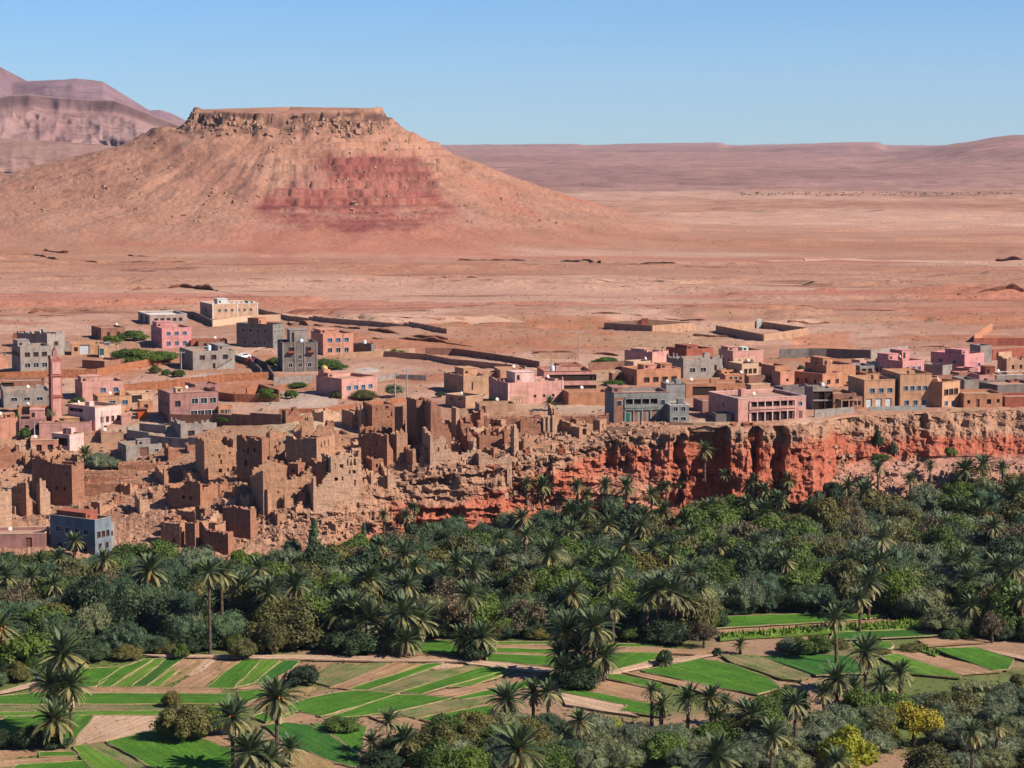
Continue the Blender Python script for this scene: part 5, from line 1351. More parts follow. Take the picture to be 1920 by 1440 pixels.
# ------------------------------------------------------------------ loose rubble
def rubble(label_parts, n, region, rmin, rmax, mat, name='rubble', seed=1):
    rng = np.random.RandomState(seed)
    V = []; Q = []
    base = np.array([(-1,-1,-1),(1,-1,-1),(1,1,-1),(-1,1,-1),(-1,-1,1),(1,-1,1),(1,1,1),(-1,1,1)], float)
    qf = np.array([(0,3,2,1),(4,5,6,7),(0,1,5,4),(1,2,6,5),(2,3,7,6),(3,0,4,7)])
    cnt = 0
    while cnt < n:
        px, py = rng.uniform(region[0], region[2]), rng.uniform(region[1], region[3])
        p = G(px, py)
        for _ in range(4):
            x = p.x + rng.normal(0, 2.0); y = p.y + rng.normal(0, 3.0); z = ground(x, y)
            r = rmin + (rmax - rmin) * rng.rand() ** 3
            b = base * (r * rng.uniform(.5, 1.2, 3)) * rng.uniform(.75, 1.1, (8, 3))
            a = rng.uniform(0, 6.28); c, s_ = math.cos(a), math.sin(a); t = rng.uniform(-.5, .5)
            b = b @ np.array([[c, s_, 0], [-s_, c, 0], [0, 0, 1]]) @ np.array([[1, 0, 0], [0, math.cos(t), math.sin(t)], [0, -math.sin(t), math.cos(t)]])
            V.append(b + (x, y, z + r * .2)); Q.append(qf + 8 * cnt); cnt += 1
    me = np_mesh(name, np.concatenate(V), np.concatenate(Q), mat, None, False)
    return tag(link(name, me), label_parts, None, None, 'stuff')
M_rub = mud('fallen earth blocks', (.54, .30, .195)); M_rubr = mud('fallen red clay', (.46, .15, .08)); M_stone = mud('desert stones', (.50, .28, .19))
rubble('earth rubble strewn below the central ruins', 700, (470, 920, 760, 1010), .12, .5, M_rub, seed=2)
rubble('earth rubble among the left ruins', 900, (0, 850, 460, 1010), .12, .55, M_rub, seed=3)
rubble('earth rubble around the spur ruins', 1300, (660, 840, 1060, 895), .15, .7, M_rub, seed=4)
rubble('stones on the rim below the arcade house', 700, (960, 805, 1240, 835), .12, .6, M_rub, seed=5)
rubble('red clay blocks at the foot of the cliff', 700, (900, 930, 1560, 985), .15, .9, M_rubr, seed=6)
rubble('stones on the pink scree slope at the right', 900, (1560, 850, 1930, 940), .12, .6, M_rub, seed=7)
rubble('boulders scattered on the flank of the table mountain', 700, (60, 245, 1150, 420), .25, 1.1, M_stone, seed=8)
rubble('boulders under the caprock of the table mountain', 300, (350, 226, 740, 255), .4, 2.0, M_stone, seed=9)
# ================================================================== FIELDS
def crop_mat(name, c1, c2, rows=None):
    m, nt, b = _base(name)
    P = mapped(nt, 'Position', (1, 1, 1))
    n1 = noise(nt, P, 0.25, 4, 0.6); n2 = noise(nt, P, 3.5, 4, 0.7)
    RW = mapped(nt, 'Object', (0.06, 1.1, 1))                     # sowing rows run along the plot
    n3 = noise(nt, RW, 1.0, 5, 0.7)
    c = mixrgb(nt, 'MIX', ramp(nt, n1, [(0.35, 0.0), (0.65, 1.0)]), c1, c2)
    c = mixrgb(nt, 'MULTIPLY', 1.0, c, ramp(nt, n3, [(0.38, 0.72), (0.48, .95), (0.56, 1.05), (0.66, 1.35)]))
    c = mixrgb(nt, 'MULTIPLY', 1.0, c, ramp(nt, n2, [(0.3, 0.6), (0.5, 1.0), (0.7, 1.3)]))
    nt.links.new(c, b.inputs['Base Color'])
    bump(nt, b, n2, 0.12)
    return m
FM = {
 'g': crop_mat('green crop', (.034,.096,.007), (.052,.122,.010)),
 'd': crop_mat('deep green crop', (.018,.064,.007), (.028,.082,.008)),
 'l': crop_mat('light green crop', (.080,.145,.016), (.060,.125,.012)),
 'y': crop_mat('yellow green reeds', (.11,.165,.025), (.07,.125,.016)),
 'b': crop_mat('blue green crop', (.020,.075,.010), (.034,.096,.012)),
 'o': crop_mat('thin weedy ground', (.075,.100,.028), (.17,.130,.062)),
 's': crop_mat('bare brown soil', (.27,.160,.092), (.21,.118,.062)),
 'p': crop_mat('pale dry soil', (.36,.235,.160), (.30,.19,.12)),
 't': crop_mat('tan fallow soil', (.22,.140,.066), (.19,.125,.050)),
}
FL = {'g':'green crop plot','d':'deep green crop plot','l':'light green crop plot','y':'yellow-green reed bed','b':'blue-green crop plot','o':'weedy fallow plot','s':'bare brown soil plot','p':'pale ploughed plot','t':'tan fallow plot'}
FH = {'g':.05,'d':.06,'l':.05,'y':.25,'b':.05,'o':.03,'s':.02,'p':.02,'t':.02}
M_bund = crop_mat('dry earth bund', (.25, .165, .10), (.13, .13, .045))
PLOTS = [
('g',[(95,1258),(157,1255),(230,1252),(176,1287),(95,1290)]),('g',[(272,1237),(284,1237),(208,1287),(188,1287),(188,1278),(232,1251)]),('l',[(289,1237),(311,1236),(246,1287),(214,1287)]),
('d',[(314,1236),(344,1235),(304,1262),(274,1287),(249,1287)]),('l',[(318,1259),(335,1258),(300,1287),(277,1287)]),('s',[(346,1237),(384,1237),(340,1261),(320,1257)]),
('t',[(372,1240),(386,1240),(346,1268),(304,1287),(318,1268),(340,1263)]),('p',[(387,1237),(408,1237),(372,1269),(350,1266)]),('s',[(411,1237),(449,1238),(416,1258),(382,1258)]),('s',[(381,1260),(414,1260),(378,1289),(325,1288),(350,1274)]),
('g',[(452,1240),(465,1238),(490,1238),(440,1290),(388,1290)]),('l',[(491,1238),(525,1238),(498,1262),(474,1281),(440,1290)]),('b',[(530,1240),(560,1241),(536,1264),(512,1279),(480,1280),(498,1264)]),
('s',[(60,1291),(420,1290),(414,1301),(60,1303)]),('g',[(-20,1309),(75,1301),(440,1304),(440,1320),(-20,1321)]),('o',[(-20,1324),(312,1324),(312,1334),(-20,1336)]),('l',[(-20,1338),(300,1335),(300,1342),(-20,1343)]),
('g',[(15,1346),(174,1344),(158,1364),(134,1394),(-20,1402),(-20,1368)]),('p',[(178,1345),(300,1345),(322,1358),(290,1371),(245,1380),(140,1398),(156,1368)]),
('s',[(-20,1411),(112,1405),(124,1411),(-20,1426)]),('g',[(75,1413),(135,1412),(142,1418),(76,1420)]),('s',[(-20,1429),(138,1421),(143,1426),(-20,1441)]),('g',[(35,1437),(160,1429),(172,1452),(0,1460)]),
('l',[(138,1402),(164,1400),(250,1446),(262,1470),(190,1470)]),('o',[(170,1400),(192,1397),(320,1460),(270,1462)]),('g',[(200,1394),(300,1369),(328,1371),(432,1408),(446,1465),(330,1462)]),
('s',[(324,1373),(398,1363),(432,1366),(432,1404),(400,1399)]),('b',[(494,1364),(540,1358),(580,1362),(640,1392),(672,1418),(672,1440),(625,1430),(540,1394)]),('g',[(585,1360),(650,1362),(684,1366),(672,1414),(640,1390)]),
('t',[(518,1407),(545,1401),(622,1432),(650,1470),(520,1470)]),('s',[(490,1361),(570,1337),(610,1338),(600,1343),(532,1357)]),('g',[(446,1299),(492,1296),(500,1305),(456,1319)]),('s',[(455,1323),(492,1310),(520,1311),(500,1321)]),
('s',[(442,1293),(500,1283),(543,1257),(545,1275),(482,1296)]),('t',[(532,1300),(580,1290),(592,1293),(560,1310)]),('g',[(476,1346),(552,1322),(580,1313),(622,1303),(664,1298),(744,1303),(700,1319),(600,1345),(560,1335),(500,1356)]),
('g',[(612,1349),(742,1306),(790,1307),(848,1312),(808,1322),(738,1337),(684,1343)]),('o',[(586,1280),(620,1248),(730,1246),(700,1257),(652,1277),(620,1289)]),('s',[(618,1291),(737,1245),(764,1246),(652,1294)]),
('t',[(700,1274),(768,1247),(790,1247),(700,1281)]),('g',[(658,1294),(800,1248),(831,1247),(692,1296)]),('p',[(808,1256),(836,1247),(866,1250),(832,1259)]),('o',[(694,1297),(800,1261),(880,1251),(894,1252),(742,1299)]),
('g',[(752,1300),(902,1255),(960,1256),(792,1303)]),('l',[(845,1290),(937,1263),(962,1262),(880,1289)]),('s',[(797,1304),(900,1284),(965,1275),(1008,1263),(1026,1263),(962,1283),(852,1308)]),('g',[(852,1311),(962,1286),(1040,1266),(1066,1275),(1000,1290),(932,1304),(868,1314)]),
('o',[(737,1340),(860,1313),(920,1308),(930,1314),(780,1349)]),('g',[(792,1350),(890,1331),(928,1326),(920,1350),(830,1362)]),('s',[(692,1346),(738,1342),(812,1362),(772,1376)]),
('g',[(720,1202),(865,1205),(862,1230),(778,1227),(720,1222)]),('g',[(915,1207),(1045,1208),(1045,1211),(915,1210)]),('s',[(932,1213),(1050,1215),(1050,1220),(930,1217)]),('g',[(924,1219),(1048,1222),(1048,1228),(924,1225)]),('s',[(920,1227),(1045,1230),(1045,1232),(918,1229)]),
('g',[(917,1230),(1044,1235),(1048,1253),(916,1242)]),('p',[(860,1241),(905,1243),(1042,1256),(1052,1262),(1002,1262),(880,1249)]),('g',[(1142,1211),(1240,1213),(1240,1216),(1142,1215)]),('s',[(1138,1217),(1234,1218),(1234,1226),(1138,1224)]),
('s',[(1237,1219),(1338,1223),(1302,1230),(1237,1227)]),('g',[(1143,1228),(1234,1229),(1234,1240),(1162,1257),(1143,1256)]),('g',[(1202,1262),(1312,1240),(1368,1250),(1440,1275),(1460,1292),(1418,1305),(1340,1290)]),
('s',[(1166,1265),(1200,1265),(1340,1293),(1414,1310),(1400,1326),(1300,1295)]),('g',[(1137,1270),(1160,1269),(1238,1285),(1240,1297),(1142,1276)]),('s',[(1082,1290),(1130,1279),(1230,1300),(1238,1321),(1200,1318),(1102,1300)]),
('g',[(1052,1291),(1074,1294),(1200,1321),(1240,1324),(1240,1347),(1162,1336),(1172,1326),(1052,1301)]),('p',[(1052,1304),(1168,1327),(1162,1334),(1198,1347),(1062,1326)]),
('g',[(1350,1161),(1540,1154),(1662,1158),(1656,1161),(1540,1169),(1346,1181)]),('s',[(1344,1184),(1420,1180),(1560,1172),(1664,1164),(1690,1170),(1540,1178),(1352,1189)]),('y',[(1347,1195),(1540,1181),(1720,1171),(1738,1179),(1700,1184),(1560,1189),(1352,1203)]),
('d',[(1562,1191),(1700,1186),(1758,1194),(1560,1203)]),('s',[(1722,1204),(1800,1198),(1843,1207),(1742,1214)]),('b',[(1430,1236),(1560,1226),(1600,1240),(1620,1265),(1532,1270)]),('o',[(1352,1233),(1420,1233),(1518,1269),(1500,1280),(1462,1276),(1372,1246)]),
('l',[(1652,1236),(1680,1231),(1788,1265),(1798,1275),(1702,1266)]),('s',[(1667,1226),(1700,1223),(1780,1240),(1878,1262),(1800,1268)]),('y',[(1702,1218),(1720,1216),(1758,1230),(1752,1236)]),('g',[(1752,1221),(1830,1219),(1898,1240),(1888,1259),(1860,1261),(1802,1240)]),
('p',[(1837,1221),(1940,1236),(1940,1246)]),('p',[(1125,1266),(1225,1245),(1300,1235),(1342,1228),(1342,1231),(1300,1239),(1228,1250),(1150,1268)]),('p',[(250,1232),(560,1233),(700,1236),(900,1240),(900,1244),(700,1243),(560,1239),(300,1236)]),
('p',[(-20,1305),(70,1283),(84,1280),(84,1286),(60,1292),(-20,1308)]),('s',[(690,1226),(760,1224),(860,1236),(860,1239),(690,1235)]),
('g',[(1060,1250),(1130,1246),(1136,1264),(1066,1268)]),('o',[(1460,1215),(1660,1206),(1668,1222),(1600,1235),(1470,1226)]),('g',[(1600,1212),(1668,1208),(1668,1220),(1610,1224)]),
]
rngp = np.random.RandomState(5)
def place_words(px, py):
    a = 'far left' if px < 190 else 'left' if px < 520 else 'left centre' if px < 800 else 'centre' if px < 1100 else 'right centre' if px < 1400 else 'right'
    b = 'nearest the bottom edge' if py > 1385 else 'in the near row' if py > 1330 else 'in the middle row' if py > 1270 else 'in the back row by the trees'
    return a, b
used = {}
plots_lab = []
for i, (k, poly) in enumerate(PLOTS):
    cx_, cy_ = np.mean([q[0] for q in poly]), np.mean([q[1] for q in poly])
    poly = [(x + np.sign(x - cx_) * 1.6, y + np.sign(y - cy_) * .8) for x, y in poly]
    pts = [tpx(x, y) for x, y in poly]
    W3 = []
    for x, y in poly:
        Y = Yz(y, 0.0); W3.append(np.array([tpx(x, y) * Y, Y]))
    # wavy hand-cut edges
    E = []
    for j in range(len(W3)):
        A, B = W3[j], W3[(j + 1) % len(W3)]
        L = np.linalg.norm(B - A); n = max(1, int(L / 1.3))
        nr = np.array([-(B - A)[1], (B - A)[0]]) / (L + 1e-6)
        for q in range(n):
            E.append(A + (B - A) * q / n + (nr * (fbm(np.array([i * 9.1 + j * 3.3 + q * .35]), np.array([0.]), 2, 400)[0]) * .28 if q else 0))
    E = np.array(E)
    z = .03 + .0045 * i; h = FH[k]
    # grid of surface points inside the polygon keeps the crop canopy uneven
    c = E.mean(0)
    mb = MB()
    n = len(E)
    low = [(p[0] - c[0], p[1] - c[1], z - .2) for p in E]
    top = [((p[0] - c[0]), (p[1] - c[1]), z + h * (.85 + .3 * rngp.rand())) for p in E]
    mb.v = low + top
    mb.f = [(a_, (a_ + 1) % n, (a_ + 1) % n + n, a_ + n) for a_ in range(n)] + [tuple(range(n, 2 * n))]
    area = 0.5 * abs(np.sum(E[:, 0] * np.roll(E[:, 1], -1) - E[:, 1] * np.roll(E[:, 0], -1)))
    dens = {'g': 1.2, 'd': 1.2, 'l': 1.2, 'y': 7, 'b': 1.4, 'o': 1.2, 's': .1, 'p': .05, 't': .3}[k]
    m = int(min(area * dens, 1600))
    mn_, mx_ = E.min(0), E.max(0)
    cand = rngp.uniform(0, 1, (m * 3, 2)) * (mx_ - mn_) + mn_
    ins = np.zeros(len(cand), bool); jn = n - 1
    for q in range(n):
        a_, b_ = E[q], E[jn]
        cond = ((a_[1] > cand[:, 1]) != (b_[1] > cand[:, 1])) & (cand[:, 0] < (b_[0] - a_[0]) * (cand[:, 1] - a_[1]) / (b_[1] - a_[1] + 1e-12) + a_[0])
        ins ^= cond; jn = q
    cand = cand[ins][:m]
    for p in cand:
        a_ = rngp.uniform(0, 6.28); r = rngp.uniform(.15, .32); hh = rngp.uniform(.02, .09) * (10.0 if k == 'y' else 1)
        x, y = p - c; dx, dy = math.cos(a_) * r, math.sin(a_) * r
        mb.tri((x - dx, y - dy, z + h * .8), (x + dx, y + dy, z + h * .8), (x + dy * .8, y - dx * .8, z + h * .8 + hh))
    cx, cy = np.mean([p[0] for p in poly]), np.mean([p[1] for p in poly])
    ev, vec = np.linalg.eigh(np.cov((E - c).T)); ax = vec[:, 1]; th_ = math.atan2(ax[1], ax[0]); ct_, st_ = math.cos(-th_), math.sin(-th_)
    mb.v = [(v[0] * ct_ - v[1] * st_, v[0] * st_ + v[1] * ct_, v[2]) for v in mb.v]
    o = mb.build('crop_plot' if k in 'gdlyb' else 'soil_plot', FM[k]); o.location = (c[0], c[1], 0); o.rotation_euler = (0, 0, th_)
    if k in 'gdlb':
        bm_ = MB(); rr_ = []
        for q in range(n):
            a_, b_ = E[q - 1], E[(q + 1) % n]; tg = (b_ - a_) / (np.linalg.norm(b_ - a_) + 1e-6); nr_ = np.array([-tg[1], tg[0]]); 
            sg_ = 1 if np.dot(E[q] - c, nr_) > 0 else -1
            w_ = .16 + .5 * max(0, float(fbm(np.array([q * .3 + i]), np.array([1.0]), 2, 402)[0]))
            e_ = E[q] - c
            for d_, zz in ((-.05, z + h + .005), (w_ * .5, z + .12), (w_, z - .05)):
                x_, y_ = e_ + nr_ * sg_ * d_; rr_.append((x_ * ct_ - y_ * st_, x_ * st_ + y_ * ct_, zz))
        bm_.v = rr_
        for q in range(n):
            q2 = (q + 1) % n
            for j in range(2): bm_.f.append((q * 3 + j, q2 * 3 + j, q2 * 3 + j + 1, q * 3 + j + 1))
        bm_.build('earth_bund', M_bund, o)
    plots_lab.append((o, k, cx, cy))
grp = {}
for o, k, cx, cy in plots_lab: grp.setdefault((k,) + place_words(cx, cy), []).append((cx, o))
ORD = ['first', 'second', 'third', 'fourth', 'fifth', 'sixth', 'seventh', 'eighth', 'ninth', 'tenth', 'eleventh', 'twelfth', 'thirteenth', 'fourteenth', 'fifteenth', 'sixteenth', 'seventeenth', 'eighteenth', 'nineteenth', 'twentieth', 'twenty-first', 'twenty-second', 'twenty-third', 'twenty-fourth']
for (k, a, b), lst in grp.items():
    lst.sort(key=lambda q: q[0])
    for i, (cx, o) in enumerate(lst):
        l = FL[k] + ' at the ' + a + ', ' + b + (', ' + ORD[i] + ' from the left' if len(lst) > 1 else '')
        tag(o, l, None, None, 'stuff')

# ================================================================== TREES
F_olive = foliage('olive leaves', (.165, .195, .108), .25, .15)
F_tam = foliage('tamarisk foliage', (.066, .114, .056), .25, .15)
F_green = foliage('green broad leaves', (.092, .150, .024), .3, .25)
F_dark = foliage('dark evergreen leaves', (.028, .055, .018), .3, .1)
F_yg = foliage('yellow green leaves', (.26, .29, .02), .2, .3)
F_yel = foliage('yellow autumn leaves', (.42, .34, .02), .15, .3)
F_brown = foliage('dry brown twigs and leaves', (.165, .122, .07), .25, .15)
F_moss = foliage('olive brown leaves', (.118, .115, .034), .25, .2)
F_bark = flat('tree bark', (.12, .08, .055), .95, .3)
F_palm = foliage('date palm fronds', (.105, .150, .070), .2, .2, .8)
F_palmy = foliage('pale date palm fronds', (.36, .35, .17), .2, .25, .8)
F_dead = foliage('dead palm fronds', (.56, .40, .24), .25, .15, .8, (1.15, 1.0, .9))
F_trunk = mud('palm trunk bark', (.17, .11, .075))
F_fruit = flat('orange date clusters', (.72, .23, .02), .7)
def crown_mesh(name, seed, nl, nleaf, leaf, sx=1, sz=.85, cone=False, droop=0.0, sparse=0.0, lobe=.36):
    rng = np.random.RandomState(seed)
    u = rng.normal(0, 1, (nl, 3)); u /= np.linalg.norm(u, axis=1)[:, None]; u[:, 2] = np.abs(u[:, 2]) * 1.0 - .35 * rng.rand(nl)
    rad = rng.uniform(.55, .86, nl)[:, None]
    C = u * rad * np.array([sx, sx, sz]); R = rng.uniform(.7, 1.15, nl) * lobe
    if cone:
        z = rng.uniform(-.9, 1.2, nl); w = (1.25 - z) / 2.2 * .62; a = rng.uniform(0, 6.28, nl)
        C = np.stack([np.cos(a) * w * .8, np.sin(a) * w * .8, z], 1); R = .16 + w * .42
    k = rng.randint(0, nl, nleaf)
    n = rng.normal(0, 1, (nleaf, 3)); n /= np.linalg.norm(n, axis=1)[:, None]
    n[:, 2] = np.where(n[:, 2] < -.2, -n[:, 2], n[:, 2])
    P = C[k] + n * (R[k] * rng.uniform(.7, 1.1, nleaf))[:, None]
    if droop: P[:, 2] -= droop * rng.rand(nleaf) ** 2
    # leave gaps where the noise says so
    keep = fbm(P[:, 0] * 3 + seed, P[:, 1] * 3 + P[:, 2] * 4, 2, seed) > (-1 if not sparse else -.35 + sparse)
    P = P[keep]; n = n[keep]
    nn = n + rng.normal(0, .38, n.shape); nn /= np.linalg.norm(nn, axis=1)[:, None]
    t = np.cross(nn, rng.normal(0, 1, n.shape)); t /= np.linalg.norm(t, axis=1)[:, None]; b = np.cross(nn, t)
    if droop: b = b * .4 + np.array([0, 0, -1.]) * .9
    s1 = (leaf * rng.uniform(.5, 1.5, len(P)))[:, None]
    V = np.stack([P - t * s1 * .5, P + b * s1, P + t * s1 * .5, P - b * s1 * .8], 1).reshape(-1, 3)
    Q = np.arange(len(P) * 4).reshape(-1, 4)
    # inner masses so that the crown is not hollow
    ico_v = []; ico_f = []
    bm = bmesh.new(); bmesh.ops.create_icosphere(bm, subdivisions=1, radius=1); iv = np.array([v.co[:] for v in bm.verts]); fi = np.array([[v.index for v in f.verts] for f in bm.faces]); bm.free()
    if not sparse:
        off = len(V); VV = []; QQ = []
        for j in range(nl):
            VV.append(C[j] * .9 + iv * R[j] * .74 * (1 + .15 * rng.normal(0, 1, (len(iv), 1)))); QQ.append(fi + j * len(iv))
        VV = np.concatenate(VV); QQ = np.concatenate(QQ) + off
        QQ = np.concatenate([QQ, QQ[:, -1:]], 1)
        V = np.concatenate([V, VV])
        me = bpy.data.meshes.new(name)
        me.from_pydata(V.tolist(), [], Q.tolist() + [tuple(q[:3]) for q in QQ.tolist()])
    else:
        me = bpy.data.meshes.new(name); me.from_pydata(V.tolist(), [], Q.tolist())
    me.materials.append(F_green)
    me.polygons.foreach_set('use_smooth', [False] * len(me.polygons))
    me.update()
    return me
CM = {
 'round': [crown_mesh('leafy_crown', 1, 34, 6500, .060), crown_mesh('leafy_crown', 2, 40, 6500, .056, sz=.95), crown_mesh('leafy_crown', 3, 28, 6500, .062, sx=1.05, sz=.7, lobe=.42)],
 'soft': [crown_mesh('soft_crown', 11, 60, 11000, .030, lobe=.26, droop=.12), crown_mesh('soft_crown', 12, 48, 11000, .031, lobe=.30, droop=.18, sz=.9), crown_mesh('soft_crown', 13, 66, 11000, .030, lobe=.24, droop=.1, sz=.75)],
 'cone': [crown_mesh('conical_crown', 21, 44, 6000, .045, cone=True)],
 'thin': [crown_mesh('thin_crown', 31, 30, 5000, .045, sparse=.25, lobe=.42), crown_mesh('thin_crown', 32, 34, 5200, .042, sparse=.2, lobe=.38, sz=.95)],
}
def trunk_mesh(seed):
    rng = random.Random(seed); m = MB()
    m.tube([(0, 0, -.4), (rng.uniform(-.03, .03), 0, .3), (rng.uniform(-.08, .08), rng.uniform(-.08, .08), .62)], [.10, .075, .055], 7)
    for k in range(5):
        a = k * 1.257 + rng.uniform(-.3, .3); l = rng.uniform(.35, .6)
        m.tube([(0, 0, .4 + .04 * k), (math.cos(a) * l * .5, math.sin(a) * l * .5, .75), (math.cos(a) * l, math.sin(a) * l, 1.05 + rng.uniform(-.1, .2))], [.05, .035, .012], 5)
    return m.mesh('trunk', F_bark, True)
TM = [trunk_mesh(s) for s in (1, 2, 3)]
TREES = []
KIND = {'olive': ('soft', F_olive, 'grey-green olive tree'), 'tam': ('soft', F_tam, 'dark blue-green tamarisk'), 'green': ('round', F_green, 'mid-green leafy tree'),
        'dark': ('round', F_dark, 'dark evergreen fruit tree'), 'yg': ('round', F_yg, 'bright yellow-green tree'), 'yel': ('thin', F_yel, 'yellow autumn tree'),
        'brown': ('thin', F_brown, 'brown half-bare tree'), 'moss': ('round', F_moss, 'olive-brown leafy tree'), 'cone': ('cone', F_tam, 'tall conical blue-green poplar')}
rt_ = random.Random(99)
def tree(loc, kind, r, h, label=None, group=None, bush=False):
    """r crown radius, h overall height in metres"""
    shp, mat, words = KIND[kind]
    nm = 'conical_tree' if kind == 'cone' else 'olive_tree' if kind == 'olive' else 'bush' if bush else 'broadleaf_tree'
    o = empty(nm, loc, rt_.uniform(0, 6.28), label, 'bush' if bush else 'tree', group)
    vz = h / (1.5 if h > 5 else 1.6) if not bush else h / 1.45
    tk = link('trunk', rt_.choice(TM), o, scale=(h * .55, h * .55, h * .62))
    c = link('crown', rt_.choice(CM[shp]), o, loc=(0, 0, h - vz * (1.0 if kind != 'cone' else 1.15)), rot=(0, 0, rt_.uniform(0, 6.28)), scale=(r * rt_.uniform(.92, 1.1), r * rt_.uniform(.92, 1.1), vz * (.95 if kind != 'cone' else .9)), mat=mat)
    if not label: TREES.append((o, words + (' bush' if bush else ''), h, loc))
    return o

# ---- date palms
def frond_mesh(name, L, bend, n=18, wid=.40, mat=None, seed=0, vee=.5):
    """arching feather leaf lying along +x, tip bending down"""
    rng = random.Random(seed); m = MB()
    pts = []
    x = z = 0; ang = 0
    for i in range(n + 1):
        pts.append((x, z)); ang -= bend / n * (0.4 + 1.2 * i / n); x += L / n * math.cos(ang); z += L / n * math.sin(ang)
    for i in range(n):
        (x0, z0), (x1, z1) = pts[i], pts[i + 1]; w = .045 * (1 - i / n) + .012
        m.quad((x0, -w, z0), (x0, w, z0), (x1, w * .85, z1), (x1, -w * .85, z1))
    for i in range(2, n + 1):
        f = i / n; x0, z0 = pts[i]; l = wid * (math.sin(math.pi * min(f * .92 + .10, 1)) ** .6) * rng.uniform(.85, 1.1)
        for sg in (-1, 1):
            for q in range(2):
                xx = x0 - q * L / n * .5; dx = l * .55; dz = l * vee * rng.uniform(.1, .5) - l * .22 * f
                m.quad((xx - .07, 0, z0 + q * .01), (xx + .09, 0, z0), (xx + dx * .62 + .10, sg * l * .5, z0 + dz * .62), (xx + dx, sg * l * .85, z0 + dz))
    return m.mesh(name, mat)
FR = {
 'up': [frond_mesh('frond', 3.1, .30, mat=F_palm, seed=1), frond_mesh('frond', 3.4, .50, mat=F_palm, seed=2)],
 'mid': [frond_mesh('frond', 3.5, .75, mat=F_palm, seed=3), frond_mesh('frond', 3.3, 1.0, mat=F_palm, seed=4)],
 'low': [frond_mesh('frond', 3.3, 1.0, mat=F_palmy, seed=5, vee=.1), frond_mesh('frond', 3.1, .7, mat=F_palmy, seed=6, vee=.1)],
 'dead': [frond_mesh('dead_frond', 2.6, 1.0, n=12, wid=.34, mat=F_dead, seed=7, vee=0), frond_mesh('dead_frond', 2.9, .7, n=12, wid=.30, mat=F_dead, seed=8, vee=0)],
}
def palm_trunk(h, lean, seed):
    rng = random.Random(seed); m = MB(); n = max(4, int(h / .45)); P = []; R = []
    for i in range(n + 1):
        f = i / n; P.append((lean[0] * f * f * h, lean[1] * f * f * h, -.4 + (h + .4) * f)); R.append((.27 if h > 3 else .34) * (1 - .22 * f) * (1.12 if i % 2 else .94) * (1.35 if f > .9 else 1))
    m.tube(P, R, 8); return m.mesh('trunk', F_trunk, False)
def fruit_mesh(seed):
    rng = random.Random(seed); m = MB()
    a = rng.uniform(0, 6.28)
    for k in range(26):
        b = rng.uniform(0, 6.28); r = rng.uniform(0, .16); z = -rng.uniform(.2, .8)
        x, y = .5 + r * math.cos(b), r * math.sin(b)
        m.tri((x - .06, y, z), (x + .06, y, z + .03), (x, y + .04, z - .12)); m.tri((x, y - .06, z), (x, y + .06, z + .03), (x + .05, y, z - .12))
    m.tube([(0, 0, .1), (.35, 0, .2), (.5, 0, -.2), (.5, 0, -.7)], [.04, .04, .08, .05], 5)
    return m.mesh('fruit_cluster', F_fruit)
FRM = [fruit_mesh(1), fruit_mesh(2)]
PALMS = []
rp = random.Random(4242)
def palm(loc, h, r, fruit=0, dead=.35, lean=(0, 0), green=1.0, label=None, nf=None):
    """h: height of the heart of the crown; r: crown radius in metres"""
    o = empty('date_palm', loc, rp.uniform(0, 6.28), label, 'palm')
    link('trunk', palm_trunk(h, lean, rp.randint(0, 9999)), o)
    top = Vector((lean[0] * h, lean[1] * h, h)); sc = r / 2.4
    n = nf or (66 if r > 2.4 else 52)
    for i in range(n):
        f = (i + .5) / n
        el = math.radians(82 - 116 * f ** .9 + rp.uniform(-7, 7)); az = i * 2.39996 + rp.uniform(-.2, .2)
        typ = 'up' if f < .36 else 'mid' if f < .66 * green else 'low'
        s_ = sc * rp.uniform(.88, 1.08) * (.86 if f < .15 else 1)
        link('frond', rp.choice(FR[typ]), o, loc=top + Vector((0, 0, .15)), rot=(rp.uniform(-.35, .35), -el, az), scale=(s_, s_, s_))
    nd = int(n * dead)
    for i in range(nd):
        el = math.radians(rp.uniform(-42, -72)); az = rp.uniform(0, 6.28); s_ = sc * rp.uniform(.7, 1.0)
        link('dead_frond', rp.choice(FR['dead']), o, loc=top + Vector((0, 0, -.1)), rot=(rp.uniform(-.4, .4), -el, az), scale=(s_, s_, s_))
    for i in range(fruit):
        az = rp.uniform(0, 6.28)
        link('fruit_cluster', rp.choice(FRM), o, loc=top + Vector((0, 0, .0)), rot=(0, 0, az), scale=(1.9 * sc,) * 3)
    if not label: PALMS.append((o, h, r, fruit, dead, loc))
    return o
